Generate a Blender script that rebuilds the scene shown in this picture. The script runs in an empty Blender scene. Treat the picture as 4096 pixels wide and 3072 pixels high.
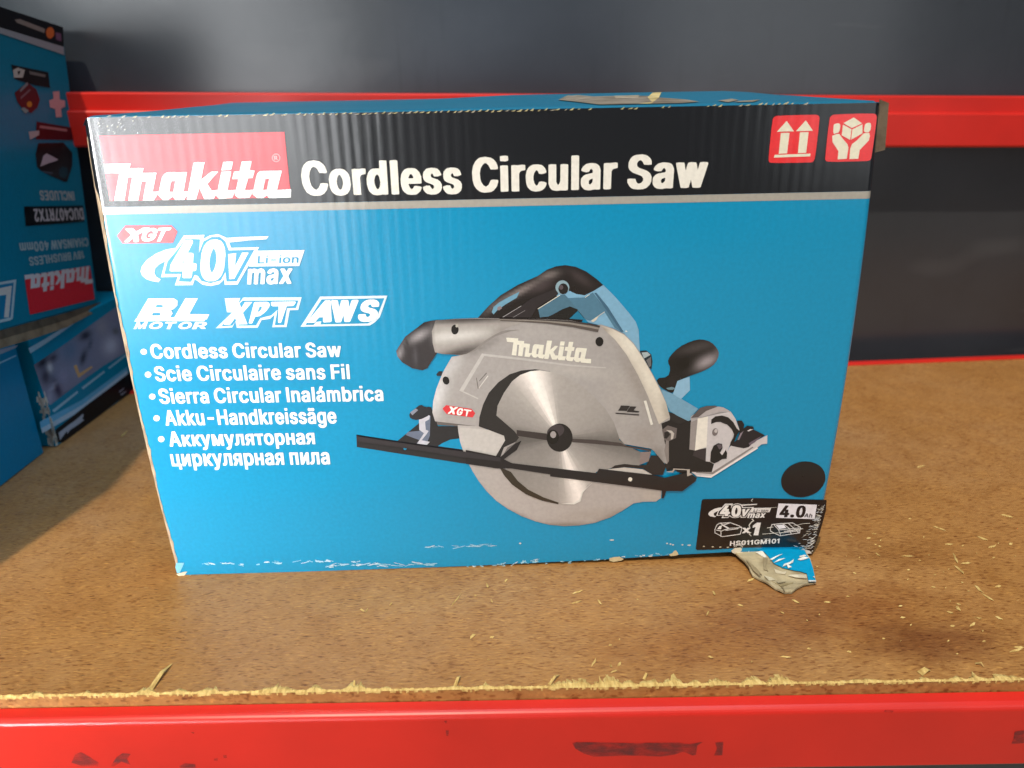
import bpy, bmesh, math, random
from mathutils import Vector, Matrix
from mathutils.geometry import tessellate_polygon, delaunay_2d_cdt

scene = bpy.context.scene
COL = scene.collection
random.seed(11)

# ------------------------------------------------------------------ camera
cam = bpy.data.cameras.new("camera")
cam.lens = 27.246
cam.sensor_width = 36.0
cam.clip_start = 0.01
cam.clip_end = 60
cam.dof.use_dof = True
cam.dof.focus_distance = 0.50
cam.dof.aperture_fstop = 6.5
cam_ob = bpy.data.objects.new("camera", cam)
COL.objects.link(cam_ob)
CAM_R, CAM_U, CAM_F = (Vector(v) for v in [(0.9995122, -0.0262131, -0.0169798), (0.0254082, 0.3663101, 0.9301459), (0.0181621, 0.9301235, -0.3667974)])
CAM_P = Vector((0.002613, -0.463404, 0.320886))
cam_ob.matrix_world = Matrix.Translation(CAM_P) @ Matrix((CAM_R, CAM_U, -CAM_F)).transposed().to_4x4()
scene.camera = cam_ob

# ------------------------------------------------------------------ world, lamps, exposure
world = bpy.data.worlds.new("World")
scene.world = world
world.use_nodes = True
wn = world.node_tree
wn.nodes["Background"].inputs["Color"].default_value = (0.72, 0.86, 1.0, 1)
wn.nodes["Background"].inputs["Strength"].default_value = 0.13

def lamp(name, loc, target, sx, sy, power, color):
    d = bpy.data.lights.new(name, 'AREA')
    d.shape = 'RECTANGLE'; d.size = sx; d.size_y = sy
    d.energy = power; d.color = color
    o = bpy.data.objects.new(name, d)
    COL.objects.link(o)
    o.location = loc
    o.rotation_euler = (Vector(target) - Vector(loc)).to_track_quat('-Z', 'Y').to_euler()
    return o
lamp("ceiling_lamp", (-2.73, -6.60, 12.0), (0.0, 0.05, 0.1), 0.24, 0.24, 1480.0, (1.0, 0.86, 0.66))
lamp("overhead_fill", (0.1, -0.45, 2.6), (0.0, 0.0, 0.1), 2.0, 1.4, 35.0, (0.68, 0.86, 1.0))  # added cool fill that lifts the board and its shadows, no known opening
lamp("high_front_fill", (0.25, -1.55, 1.95), (0.0, 0.0, 0.15), 1.5, 1.2, 5.0, (0.84, 0.94, 1.0))  # unseen soft fill added high in front to lift the box face
dl = lamp("doorway_light", (-0.62, -1.05, 0.34), (-0.20, 0.0, 0.30), 0.72, 1.0, 1.05, (0.95, 0.98, 1.0))
dl.data.spread = math.radians(44)
pl = lamp("left_pool_fill", (-1.30, -1.50, 0.12), (-0.50, 0.0, 0.12), 0.25, 0.35, 2.2, (0.96, 0.98, 1.0))  # added narrow fill, brightens the left part of the box front
pl.data.spread = math.radians(26)
lamp("window_light", (0.95, -1.15, 0.55), (0.30, 0.1, 0.25), 0.7, 0.9, 2.2, (0.92, 0.97, 1.0))

scene.view_settings.view_transform = 'Standard'
scene.view_settings.look = 'None'
scene.view_settings.exposure = 0.0
scene.view_settings.gamma = 1.0
scene.view_settings.use_curve_mapping = False

# ------------------------------------------------------------------ helpers
def lin(h):
    def f(c):
        c /= 255.0
        return c / 12.92 if c <= 0.04045 else ((c + 0.055) / 1.055) ** 2.4
    return tuple(f(int(h[i:i + 2], 16)) for i in (1, 3, 5)) + (1.0,)

def link(ob, parent=None):
    COL.objects.link(ob)
    if parent is not None:
        ob.parent = parent
        ob.matrix_parent_inverse = parent.matrix_world.inverted()
    return ob

def tag(o, label=None, cat=None, group=None, kind=None):
    if label: o["label"] = label
    if cat: o["category"] = cat
    if group: o["group"] = group
    if kind: o["kind"] = kind
    return o

def thing(name, loc, label, cat, group=None):
    e = bpy.data.objects.new(name, None)
    e.empty_display_size = 0.05
    COL.objects.link(e)
    e.location = loc
    e.matrix_world = Matrix.Translation(loc)
    return tag(e, label, cat, group)

class MB:
    """collects faces with a colour each and links them as ONE mesh object"""
    def __init__(s): s.v = []; s.f = []; s.c = []
    def face(s, pts, col):
        b = len(s.v); s.v += [tuple(p) for p in pts]
        s.f.append(tuple(range(b, b + len(pts)))); s.c.append([col] * len(pts))
    def tri_cols(s, pts, cols):
        b = len(s.v); s.v += [tuple(p) for p in pts]
        s.f.append(tuple(range(b, b + len(pts)))); s.c.append(list(cols))
    def grid(s, rows, col, flip=False):
        n = len(rows[0]); b = len(s.v)
        for r in rows: s.v += [tuple(p) for p in r]
        for i in range(len(rows) - 1):
            for j in range(n - 1):
                q = (b + i*n + j, b + i*n + j + 1, b + (i+1)*n + j + 1, b + (i+1)*n + j)
                s.f.append(q[::-1] if flip else q); s.c.append([col] * 4)
    def box(s, p0, p1, col):
        x0, y0, z0 = p0; x1, y1, z1 = p1
        P = [(x0,y0,z0),(x1,y0,z0),(x1,y1,z0),(x0,y1,z0),(x0,y0,z1),(x1,y0,z1),(x1,y1,z1),(x0,y1,z1)]
        for q in ((3,2,1,0),(4,5,6,7),(0,1,5,4),(1,2,6,5),(2,3,7,6),(3,0,4,7)):
            s.face([P[i] for i in q], col)
    def hexa(s, P, col):
        """P: four base corners then four top corners, same order, base counter-clockwise from above"""
        for q in ((3,2,1,0),(4,5,6,7),(0,1,5,4),(1,2,6,5),(2,3,7,6),(3,0,4,7)):
            s.face([P[i] for i in q], col)
    def build(s, name, mat, parent=None, smooth=False, weld=False, bevel=0.0, seg=2):
        me = bpy.data.meshes.new(name)
        me.from_pydata(s.v, [], s.f)
        ca = me.color_attributes.new("Col", 'FLOAT_COLOR', 'CORNER')
        i = 0
        for f in s.c:
            for c in f:
                ca.data[i].color = c; i += 1
        if weld or bevel:
            bm = bmesh.new(); bm.from_mesh(me)
            bmesh.ops.remove_doubles(bm, verts=bm.verts, dist=1e-6)
            bmesh.ops.recalc_face_normals(bm, faces=bm.faces)
            if bevel:
                bmesh.ops.bevel(bm, geom=list(bm.edges), offset=bevel, segments=seg, profile=0.5, affect='EDGES', clamp_overlap=True)
            bm.to_mesh(me); bm.free()
        if smooth:
            for p in me.polygons: p.use_smooth = True
        me.materials.append(mat)
        return link(bpy.data.objects.new(name, me), parent)

def smoothstep(a, b, x):
    t = max(0.0, min(1.0, (x - a) / (b - a)))
    return t * t * (3 - 2 * t)

# ------------------------------------------------------------------ materials
def new_mat(name):
    m = bpy.data.materials.new(name); m.use_nodes = True
    nt = m.node_tree
    return m, nt, nt.nodes["Principled BSDF"]

def N(nt, kind, **kw):
    n = nt.nodes.new(kind)
    for k, v in kw.items():
        if k in ("operation", "noise_dimensions", "bands_direction", "wave_type", "wave_profile", "feature", "data_type", "blend_type", "attribute_name", "voronoi_dimensions"):
            setattr(n, k, v)
        else:
            n.inputs[k].default_value = v
    return n

def mapping(nt, src, scale, rot=(0, 0, 0), loc=(0, 0, 0)):
    m = nt.nodes.new("ShaderNodeMapping")
    m.inputs["Scale"].default_value = scale; m.inputs["Rotation"].default_value = rot; m.inputs["Location"].default_value = loc
    nt.links.new(src, m.inputs["Vector"])
    return m.outputs["Vector"]

def ramp(nt, fac, stops):
    r = nt.nodes.new("ShaderNodeValToRGB")
    e = r.color_ramp.elements
    while len(e) < len(stops): e.new(0.5)
    for k, (p, c) in zip(e, stops):
        k.position = p; k.color = c if len(c) == 4 else tuple(c) + (1,)
    nt.links.new(fac, r.inputs["Fac"])
    return r.outputs["Color"]

def mixc(nt, fac, a, b, mode='MIX'):
    m = nt.nodes.new("ShaderNodeMix"); m.data_type = 'RGBA'; m.blend_type = mode
    if isinstance(fac, (int, float)): m.inputs[0].default_value = fac
    else: nt.links.new(fac, m.inputs[0])
    for s, i in ((a, 6), (b, 7)):
        if isinstance(s, tuple): m.inputs[i].default_value = s
        else: nt.links.new(s, m.inputs[i])
    return m.outputs[2]

def fmath(nt, op, a, b=None, clamp=False):
    m = nt.nodes.new("ShaderNodeMath"); m.operation = op; m.use_clamp = clamp
    for i, s in enumerate((a, b)):
        if s is None: continue
        if isinstance(s, (int, float)): m.inputs[i].default_value = s
        else: nt.links.new(s, m.inputs[i])
    return m.outputs[0]

def carton_print(name, rough, flute_axis='X', amp=1.0, coat=0.35):
    """varnished print on corrugated board: colour from the print, flutes telegraph through as soft ridges"""
    m, nt, b = new_mat(name)
    at = nt.nodes.new("ShaderNodeVertexColor"); at.layer_name = "Col"
    tc = nt.nodes.new("ShaderNodeTexCoord").outputs["Object"]
    fine = N(nt, "ShaderNodeTexNoise", Scale=420.0, Detail=2.0); nt.links.new(tc, fine.inputs["Vector"])
    tone = ramp(nt, fine.outputs["Fac"], [(0.3, (0.94, 0.94, 0.94)), (0.7, (1.04, 1.04, 1.04))])
    nt.links.new(mixc(nt, 1.0, at.outputs["Color"], tone, 'MULTIPLY'), b.inputs["Base Color"])
    wv = nt.nodes.new("ShaderNodeTexWave"); wv.wave_type = 'BANDS'; wv.bands_direction = flute_axis
    wv.inputs["Scale"].default_value = 50.0; wv.inputs["Distortion"].default_value = 0.0
    nt.links.new(tc, wv.inputs["Vector"])
    sc = (75, 75, 4) if flute_axis in 'XY' else (4, 75, 75)
    n1 = N(nt, "ShaderNodeTexNoise", Scale=1.0, Detail=3.0, Roughness=0.65); nt.links.new(mapping(nt, tc, sc), n1.inputs["Vector"])
    n2 = N(nt, "ShaderNodeTexNoise", Scale=22.0, Detail=3.0); nt.links.new(tc, n2.inputs["Vector"])
    h = fmath(nt, 'ADD', fmath(nt, 'MULTIPLY', wv.outputs["Fac"], fmath(nt, 'ADD', fmath(nt, 'MULTIPLY', n2.outputs["Fac"], 1.3), -0.34)), fmath(nt, 'MULTIPLY', n1.outputs["Fac"], 1.1))
    h = fmath(nt, 'ADD', h, fmath(nt, 'MULTIPLY', n2.outputs["Fac"], 1.3))
    n3 = N(nt, "ShaderNodeTexNoise", Scale=6.0, Detail=2.0); nt.links.new(tc, n3.inputs["Vector"])
    h = fmath(nt, 'ADD', h, fmath(nt, 'MULTIPLY', n3.outputs["Fac"], 7.0))
    h = fmath(nt, 'ADD', h, fmath(nt, 'MULTIPLY', fine.outputs["Fac"], 0.05))
    bp = nt.nodes.new("ShaderNodeBump"); bp.inputs["Strength"].default_value = 1.0; bp.inputs["Distance"].default_value = 0.00010 * amp
    nt.links.new(h, bp.inputs["Height"]); nt.links.new(bp.outputs["Normal"], b.inputs["Normal"])
    rr = N(nt, "ShaderNodeTexNoise", Scale=9.0, Detail=4.0); nt.links.new(tc, rr.inputs["Vector"])
    nt.links.new(fmath(nt, 'ADD', fmath(nt, 'MULTIPLY', rr.outputs["Fac"], 0.16), rough - 0.08), b.inputs["Roughness"])
    b.inputs["Specular IOR Level"].default_value = 0.12
    b.inputs["Coat Weight"].default_value = coat; b.inputs["Coat Roughness"].default_value = 0.17; b.inputs["Coat IOR"].default_value = 1.65
    nt.links.new(bp.outputs["Normal"], b.inputs["Coat Normal"])
    return m

MAT_PRINT = carton_print("varnished_print", 0.36, coat=0.9)
MAT_PRINT_TOP = carton_print("varnished_print_top", 0.40, amp=0.6, coat=0.15)
MAT_PRINT_SIDE = carton_print("varnished_print_side", 0.45, 'Y', 0.5, coat=0.1)

def kraft():
    m, nt, b = new_mat("kraft_paper")
    at = nt.nodes.new("ShaderNodeVertexColor"); at.layer_name = "Col"
    tc = nt.nodes.new("ShaderNodeTexCoord").outputs["Object"]
    n = N(nt, "ShaderNodeTexNoise", Scale=260.0, Detail=5.0, Roughness=0.7); nt.links.new(tc, n.inputs["Vector"])
    n2 = N(nt, "ShaderNodeTexNoise", Scale=70.0, Detail=4.0); nt.links.new(tc, n2.inputs["Vector"])
    k = ramp(nt, n2.outputs["Fac"], [(0.3, (0.55, 0.52, 0.48)), (0.55, (1, 1, 1)), (0.75, (1.15, 1.12, 1.05))])
    c = mixc(nt, 1.0, at.outputs["Color"], k, 'MULTIPLY')
    nt.links.new(c, b.inputs["Base Color"]); b.inputs["Roughness"].default_value = 0.9; b.inputs["Specular IOR Level"].default_value = 0.2
    bp = nt.nodes.new("ShaderNodeBump"); bp.inputs["Distance"].default_value = 0.0006
    nt.links.new(n.outputs["Fac"], bp.inputs["Height"]); nt.links.new(bp.outputs["Normal"], b.inputs["Normal"])
    return m
MAT_KRAFT = kraft()

def chipboard():
    m, nt, b = new_mat("chipboard")
    tc = nt.nodes.new("ShaderNodeTexCoord").outputs["Object"]
    big = N(nt, "ShaderNodeTexNoise", Scale=7.0, Detail=6.0, Roughness=0.6); nt.links.new(tc, big.inputs["Vector"])
    mid = N(nt, "ShaderNodeTexNoise", Scale=42.0, Detail=5.0, Roughness=0.65, Distortion=0.6); nt.links.new(tc, mid.inputs["Vector"])
    base = ramp(nt, big.outputs["Fac"], [(0.30, (0.360, 0.164, 0.044)), (0.5, (0.400, 0.192, 0.060)), (0.70, (0.410, 0.212, 0.080))])
    md = ramp(nt, mid.outputs["Fac"], [(0.28, (0.86, 0.80, 0.72)), (0.5, (1, 1, 1)), (0.74, (1.08, 1.08, 1.04))])
    col = mixc(nt, 1.0, base, md, 'MULTIPLY')
    # fibres lying in several directions
    dirn = N(nt, "ShaderNodeTexNoise", Scale=55.0, Detail=1.0); nt.links.new(tc, dirn.inputs["Vector"])
    wob = N(nt, "ShaderNodeTexNoise", Scale=60.0, Detail=2.0); nt.links.new(tc, wob.inputs["Vector"])
    tcw = nt.nodes.new("ShaderNodeVectorMath"); tcw.operation = 'MULTIPLY_ADD'
    nt.links.new(wob.outputs["Color"], tcw.inputs[0]); tcw.inputs[1].default_value = (0.006, 0.006, 0); nt.links.new(tc, tcw.inputs[2])
    heights = None
    for i, (ang, lo, hi) in enumerate(((0.35, 0.0, 0.45), (1.25, 0.40, 0.60), (-0.5, 0.55, 1.0), (2.2, 0.3, 0.52))):
        fb = N(nt, "ShaderNodeTexNoise", Scale=1.0, Detail=2.0, Roughness=0.5)
        nt.links.new(mapping(nt, tcw.outputs[0], (170, 760, 200), (0, 0, ang), (i * 3.1, i * 1.7, 0)), fb.inputs["Vector"])
        msk = ramp(nt, dirn.outputs["Fac"], [(max(0, lo - 0.06), (0, 0, 0)), (lo + 0.02, (1, 1, 1)), (hi - 0.02, (1, 1, 1)), (min(1, hi + 0.06), (0, 0, 0))])
        dk = ramp(nt, fb.outputs["Fac"], [(0.29, (0.55, 0.44, 0.37)), (0.38, (0.95, 0.93, 0.90)), (0.6, (1, 1, 1)), (0.70, (1.22, 1.24, 1.18))])
        col2 = mixc(nt, 1.0, col, dk, 'MULTIPLY')
        col = mixc(nt, msk, col, col2)
        heights = fb.outputs["Fac"] if heights is None else fmath(nt, 'ADD', heights, fb.outputs["Fac"])
    # pressed flakes: long cells, each its own tone, in four lying directions
    for i, (ang, sx, sy) in enumerate(((0.2, 190, 760), (1.0, 230, 820), (-0.7, 180, 700), (2.0, 220, 800))):
        vo = nt.nodes.new("ShaderNodeTexVoronoi"); vo.voronoi_dimensions = '3D'; vo.inputs["Scale"].default_value = 1.0
        nt.links.new(mapping(nt, tcw.outputs[0], (sx, sy, 420), (0, 0, ang), (i * 5.3, i * 2.9, 0)), vo.inputs["Vector"])
        sep = nt.nodes.new("ShaderNodeSeparateColor"); nt.links.new(vo.outputs["Color"], sep.inputs["Color"])
        tone = ramp(nt, sep.outputs["Red"], [(0.03, (0.62, 0.50, 0.42)), (0.10, (0.92, 0.89, 0.85)), (0.16, (1, 1, 1)), (0.90, (1, 1, 1)), (0.93, (1.06, 1.07, 1.04)), (0.99, (1.18, 1.22, 1.16))])
        inn = ramp(nt, vo.outputs["Distance"], [(0.28, (1, 1, 1)), (0.46, (0, 0, 0))])
        col = mixc(nt, inn, col, mixc(nt, 1.0, col, tone, 'MULTIPLY'))
    # dark specks and pale flecks
    sp = N(nt, "ShaderNodeTexNoise", Scale=1.0, Detail=2.0); nt.links.new(mapping(nt, tcw.outputs[0], (210, 420, 200), (0, 0, 0.8)), sp.inputs["Vector"])
    col = mixc(nt, ramp(nt, sp.outputs["Fac"], [(0.69, (0, 0, 0)), (0.78, (0.5, 0.5, 0.5))]), col, (0.075, 0.036, 0.016, 1))
    sp2 = N(nt, "ShaderNodeTexNoise", Scale=1.0, Detail=2.0); nt.links.new(mapping(nt, tcw.outputs[0], (160, 430, 200), (0, 0, 2.4), (9, 4, 1)), sp2.inputs["Vector"])
    col = mixc(nt, ramp(nt, sp2.outputs["Fac"], [(0.73, (0, 0, 0)), (0.80, (0.5, 0.5, 0.5))]), col, (0.55, 0.40, 0.17, 1))
    # oily brown stains near the front right, then three bluer patches
    def stain_or_tint(cx, cy, rx, ry, rot, strength, tint, cc):
        v = mapping(nt, tc, (1 / rx, 1 / ry, 0.0), (0, 0, 0), (-cx / rx, -cy / ry, 0))
        nz = N(nt, "ShaderNodeTexNoise", Scale=2.2, Detail=6.0, Roughness=0.65); nt.links.new(v, nz.inputs["Vector"])
        ln = nt.nodes.new("ShaderNodeVectorMath"); ln.operation = 'LENGTH'; nt.links.new(v, ln.inputs[0])
        d = fmath(nt, 'ADD', ln.outputs["Value"], fmath(nt, 'MULTIPLY', fmath(nt, 'SUBTRACT', nz.outputs["Fac"], 0.5), 1.5))
        f = ramp(nt, d, [(0.35, (strength,) * 3), (1.0, (0, 0, 0))])
        return mixc(nt, f, cc, mixc(nt, 1.0, cc, tint, 'MULTIPLY'))
    col = stain_or_tint(0.205, -0.060, 0.105, 0.036, 0, 1.0, (0.70, 0.57, 0.48, 1), col)
    col = stain_or_tint(0.262, -0.092, 0.060, 0.022, 0, 1.0, (0.58, 0.47, 0.44, 1), col)
    col = stain_or_tint(0.125, -0.088, 0.095, 0.026, 0, 0.9, (0.80, 0.68, 0.56, 1), col)
    col = stain_or_tint(0.290, 0.000, 0.050, 0.020, 0, 0.7, (0.72, 0.64, 0.52, 1), col)
    col = stain_or_tint(0.34, 0.17, 0.16, 0.10, 0, 0.7, (0.94, 0.98, 1.15, 1), col)
    col = stain_or_tint(-0.36, 0.20, 0.14, 0.16, 0, 0.8, (0.86, 0.98, 1.45, 1), col)  # cool cast of the stack's shadow, painted into the board colour
    col = stain_or_tint(-0.05, -0.035, 0.10, 0.02, 0, 0.55, (1.05, 1.15, 1.3, 1), col)
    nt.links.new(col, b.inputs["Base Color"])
    b.inputs["Roughness"].default_value = 0.42; b.inputs["Specular IOR Level"].default_value = 0.45
    bp = nt.nodes.new("ShaderNodeBump"); bp.inputs["Distance"].default_value = 0.00035; bp.inputs["Strength"].default_value = 0.55
    nt.links.new(fmath(nt, 'ADD', heights, mid.outputs["Fac"]), bp.inputs["Height"]); nt.links.new(bp.outputs["Normal"], b.inputs["Normal"])
    return m
MAT_BOARD = chipboard()

def simple(name, col, rough, noise=0.0, nscale=20.0, spec=0.5, bump=0.0, bscale=80.0, coat=0.0):
    m, nt, b = new_mat(name)
    tc = nt.nodes.new("ShaderNodeTexCoord").outputs["Object"]
    n = N(nt, "ShaderNodeTexNoise", Scale=nscale, Detail=6.0, Roughness=0.6); nt.links.new(tc, n.inputs["Vector"])
    lo = tuple(max(0, c * (1 - noise)) for c in col); hi = tuple(c * (1 + noise) for c in col)
    nt.links.new(ramp(nt, n.outputs["Fac"], [(0.3, lo), (0.7, hi)]), b.inputs["Base Color"])
    r2 = N(nt, "ShaderNodeTexNoise", Scale=nscale * 0.6, Detail=5.0); nt.links.new(tc, r2.inputs["Vector"])
    nt.links.new(fmath(nt, 'ADD', fmath(nt, 'MULTIPLY', r2.outputs["Fac"], 0.24), rough - 0.12), b.inputs["Roughness"])
    b.inputs["Specular IOR Level"].default_value = spec; b.inputs["Coat Weight"].default_value = coat
    if bump:
        n3 = N(nt, "ShaderNodeTexNoise", Scale=bscale, Detail=4.0); nt.links.new(tc, n3.inputs["Vector"])
        bp = nt.nodes.new("ShaderNodeBump"); bp.inputs["Distance"].default_value = bump
        nt.links.new(n3.outputs["Fac"], bp.inputs["Height"]); nt.links.new(bp.outputs["Normal"], b.inputs["Normal"])
    return m
MAT_RED = simple("red_paint", (0.62, 0.018, 0.010), 0.36, 0.10, 9.0, 0.5, 0.00004, 160.0)
MAT_FLOOR = simple("concrete_floor", (0.42, 0.36, 0.28), 0.8, 0.15, 6.0)
def rub_mat():
    m, nt, p = new_mat("dark_rub_marks")
    tc = nt.nodes.new("ShaderNodeTexCoord").outputs["Object"]
    n = N(nt, "ShaderNodeTexNoise", Scale=1.0, Detail=6.0, Roughness=0.7); nt.links.new(mapping(nt, tc, (90, 90, 260)), n.inputs["Vector"])
    p.inputs["Base Color"].default_value = (0.085, 0.030, 0.032, 1); p.inputs["Roughness"].default_value = 0.5
    nt.links.new(ramp(nt, n.outputs["Fac"], [(0.34, (0.12, 0.12, 0.12)), (0.50, (0.42, 0.42, 0.42)), (0.66, (0.70, 0.70, 0.70))]), p.inputs["Alpha"])
    return m
MAT_SCUFF = rub_mat()

def panel_mat():
    m, nt, b = new_mat("dark_grey_sheet")
    tc = nt.nodes.new("ShaderNodeTexCoord").outputs["Object"]
    n = N(nt, "ShaderNodeTexNoise", Scale=4.0, Detail=6.0, Roughness=0.6); nt.links.new(tc, n.inputs["Vector"])
    col = ramp(nt, n.outputs["Fac"], [(0.3, (0.026, 0.030, 0.038)), (0.7, (0.040, 0.046, 0.056))])
    for i, (sc, rot) in enumerate((((3, 60, 9), 0.6), ((55, 4, 4), 0.25), ((5, 50, 30), -0.7), ((40, 3, 6), -0.3))):
        w = N(nt, "ShaderNodeTexNoise", Scale=1.0, Detail=2.0)
        nt.links.new(mapping(nt, tc, sc, (0, rot, 0), (i * 2.3, 0, i)), w.inputs["Vector"])
        col = mixc(nt, ramp(nt, w.outputs["Fac"], [(0.66, (0, 0, 0)), (0.80, (0.42, 0.42, 0.42))]), col, (0.13, 0.14, 0.15, 1) if i % 2 == 0 else (0.022, 0.024, 0.028, 1))
    nt.links.new(col, b.inputs["Base Color"])
    r2 = N(nt, "ShaderNodeTexNoise", Scale=6.0, Detail=5.0); nt.links.new(tc, r2.inputs["Vector"])
    nt.links.new(fmath(nt, 'ADD', fmath(nt, 'MULTIPLY', r2.outputs["Fac"], 0.14), 0.17), b.inputs["Roughness"])
    b.inputs["Specular IOR Level"].default_value = 0.8
    bp = nt.nodes.new("ShaderNodeBump"); bp.inputs["Distance"].default_value = 0.0015; bp.inputs["Strength"].default_value = 0.35
    nt.links.new(n.outputs["Fac"], bp.inputs["Height"]); nt.links.new(bp.outputs["Normal"], b.inputs["Normal"])
    return m
MAT_PANEL = panel_mat()

def fibre_mat():
    m, nt, b = new_mat("raw_wood_fibre")
    tc = nt.nodes.new("ShaderNodeTexCoord").outputs["Object"]
    n = N(nt, "ShaderNodeTexNoise", Scale=1.0, Detail=4.0); nt.links.new(mapping(nt, tc, (500, 160, 300)), n.inputs["Vector"])
    nt.links.new(ramp(nt, n.outputs["Fac"], [(0.3, (0.42, 0.25, 0.07)), (0.55, (0.66, 0.45, 0.15)), (0.75, (0.74, 0.55, 0.22))]), b.inputs["Base Color"])
    b.inputs["Roughness"].default_value = 0.85
    bp = nt.nodes.new("ShaderNodeBump"); bp.inputs["Distance"].default_value = 0.0008
    nt.links.new(n.outputs["Fac"], bp.inputs["Height"]); nt.links.new(bp.outputs["Normal"], b.inputs["Normal"])
    return m
MAT_FIBRE = fibre_mat()
WHITE = (1, 1, 1, 1)

# ------------------------------------------------------------------ floor, back sheet, racking
mb = MB(); mb.box((-6, -6, -1.02), (6, 5, -1.0), WHITE)
tag(mb.build("floor", MAT_FLOOR), kind="structure")

BACK_O = Vector((-0.41, 0.362, 0.0)); BACK_D = Vector((1, 0.0386, 0)).normalized(); BACK_N = Vector((-BACK_D.y, BACK_D.x, 0))   # BACK_N points away from the camera
def back(s, off, z):
    return BACK_O + BACK_D * s + BACK_N * off + Vector((0, 0, z))
mb = MB()
rows = []
for i in range(9):
    z = -0.5 + i * 0.2
    rows.append([back(s, 0.040 + 0.002 * math.sin(s * 5 + i), z) for s in [-1.6 + 0.2 * k for k in range(20)]])
mb.grid(rows, WHITE)
rows2 = [[p + BACK_N * 0.012 for p in r] for r in rows]
mb.grid(rows2, WHITE, flip=True)
tag(mb.build("back_panel", MAT_PANEL, smooth=True), "scuffed dark grey back sheet closing the rear of the shelf", "panel")

def extrude_profile(prof, pos, s0, s1, n=1):
    """prof: list of (off, z); pos(s, off, z)"""
    mb = MB()
    ss = [s0 + (s1 - s0) * i / n for i in range(n + 1)]
    k = len(prof)
    for a, b in zip(ss[:-1], ss[1:]):
        for i in range(k):
            p, q = prof[i], prof[(i + 1) % k]
            mb.face([pos(a, *p), pos(b, *p), pos(b, *q), pos(a, *q)], WHITE)
    mb.face([pos(ss[0], *p) for p in prof], WHITE); mb.face([pos(ss[-1], *p) for p in prof][::-1], WHITE)
    return mb

# rear cross beam: runs slightly downhill to the right, upper flange set back from the face
BEAM_Z0, BEAM_K = (0.31552, -0.02214)
def beam_pos(s, off, z): return back(s, off, BEAM_Z0 + BEAM_K * s + z)
prof = [(0.036, 0.0), (0.003, 0.0), (0.001, -0.0015), (0.001, -0.01642), (-0.0035, -0.01642 - 0.0006), (-0.0045, -0.01642 - 0.002), (-0.0045, -0.05145 + 0.002), (-0.003, -0.05145), (0.036, -0.05145)]
tag(extrude_profile(prof, beam_pos, -1.2, 2.0).build("rear_beam", MAT_RED, weld=True), "red steel beam along the back sheet behind the large box", "beam", "red racking beams")
# rear ledge: lip that carries the back of the board
prof = [(0.006, 0.0022), (0.0, 0.0022), (-0.002, 0.001), (-0.002, -0.05), (0.006, -0.05)]
lp = lambda s, off, z: back(s, off - 0.0105, z)
tag(extrude_profile(prof, lp, -1.2, 2.0).build("rear_ledge", MAT_RED, weld=True), "thin red ledge showing along the rear edge of the chipboard", "beam", "red racking beams")

# shelf board
FA = Vector((-0.28346, -0.11295, 0.0)); FB = Vector((0.29515, -0.12537, 0.0))           # two points of the board's front top edge
FD = (FB - FA).normalized(); FN = Vector((FD.y, -FD.x, 0))     # FN points towards the camera
def front(s, off, z): return FA + FD * s + FN * off + Vector((0, 0, z))
board = thing("shelf_board", (0, 0.12, 0), "worn brown chipboard shelf board with a frayed pale front edge", "shelf board")
BT = 0.018
c = [front(-0.9, 0, 0), front(1.7, 0, 0), back(1.9, -0.013, 0), back(-0.8, -0.013, 0)]
mb = MB(); mb.hexa([p - Vector((0, 0, BT)) for p in c] + c, WHITE)
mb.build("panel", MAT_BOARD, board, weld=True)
# frayed raw fibres along the front edge
mb = MB()
rnd = random.Random(4)
CL = [(0.0144, 0.0249, 0.0071), (0.0239, 0.0325, 0.0033), (0.0409, 0.0534, 0.0046), (0.056, 0.0655, 0.005), (0.0744, 0.0891, 0.0075), (0.0934, 0.1078, 0.0046), (0.1091, 0.1261, 0.0063), (0.1268, 0.1386, 0.0029), (0.1452, 0.1669, 0.0076), (0.1721, 0.1836, 0.0071), (0.1924, 0.2104, 0.008), (0.214, 0.2229, 0.0076), (0.2258, 0.2317, 0.0063), (0.2447, 0.252, 0.0038), (0.2526, 0.2638, 0.0051), (0.2676, 0.2814, 0.0063), (0.284, 0.2907, 0.0076), (0.2887, 0.2946, 0.0051), (0.311, 0.3365, 0.0067), (0.3345, 0.3535, 0.0106), (0.3515, 0.362, 0.0093), (0.36, 0.3757, 0.0084), (0.3731, 0.3875, 0.011), (0.3855, 0.4006, 0.0042), (0.3986, 0.4149, 0.0067), (0.4188, 0.4353, 0.0071), (0.4333, 0.451, 0.008), (0.4595, 0.4667, 0.005), (0.4791, 0.5006, 0.0042), (0.5176, 0.5281, 0.005), (0.5339, 0.5489, 0.0046), (0.5469, 0.5594, 0.0088), (0.5574, 0.5797, 0.005)]
def fray(s):
    h = 0.0006 + 0.0012 * rnd.random()
    for a, b, hh in CL:
        if a < s < b: h = max(h, hh * min(1.0, (s - a) / 0.006, (b - s) / 0.006) * rnd.uniform(0.5, 1.1))
    return h
ss = -0.12
pts = []
while ss < 0.75:
    pts.append((ss, fray(ss))); ss += rnd.uniform(0.0008, 0.0026)
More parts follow.
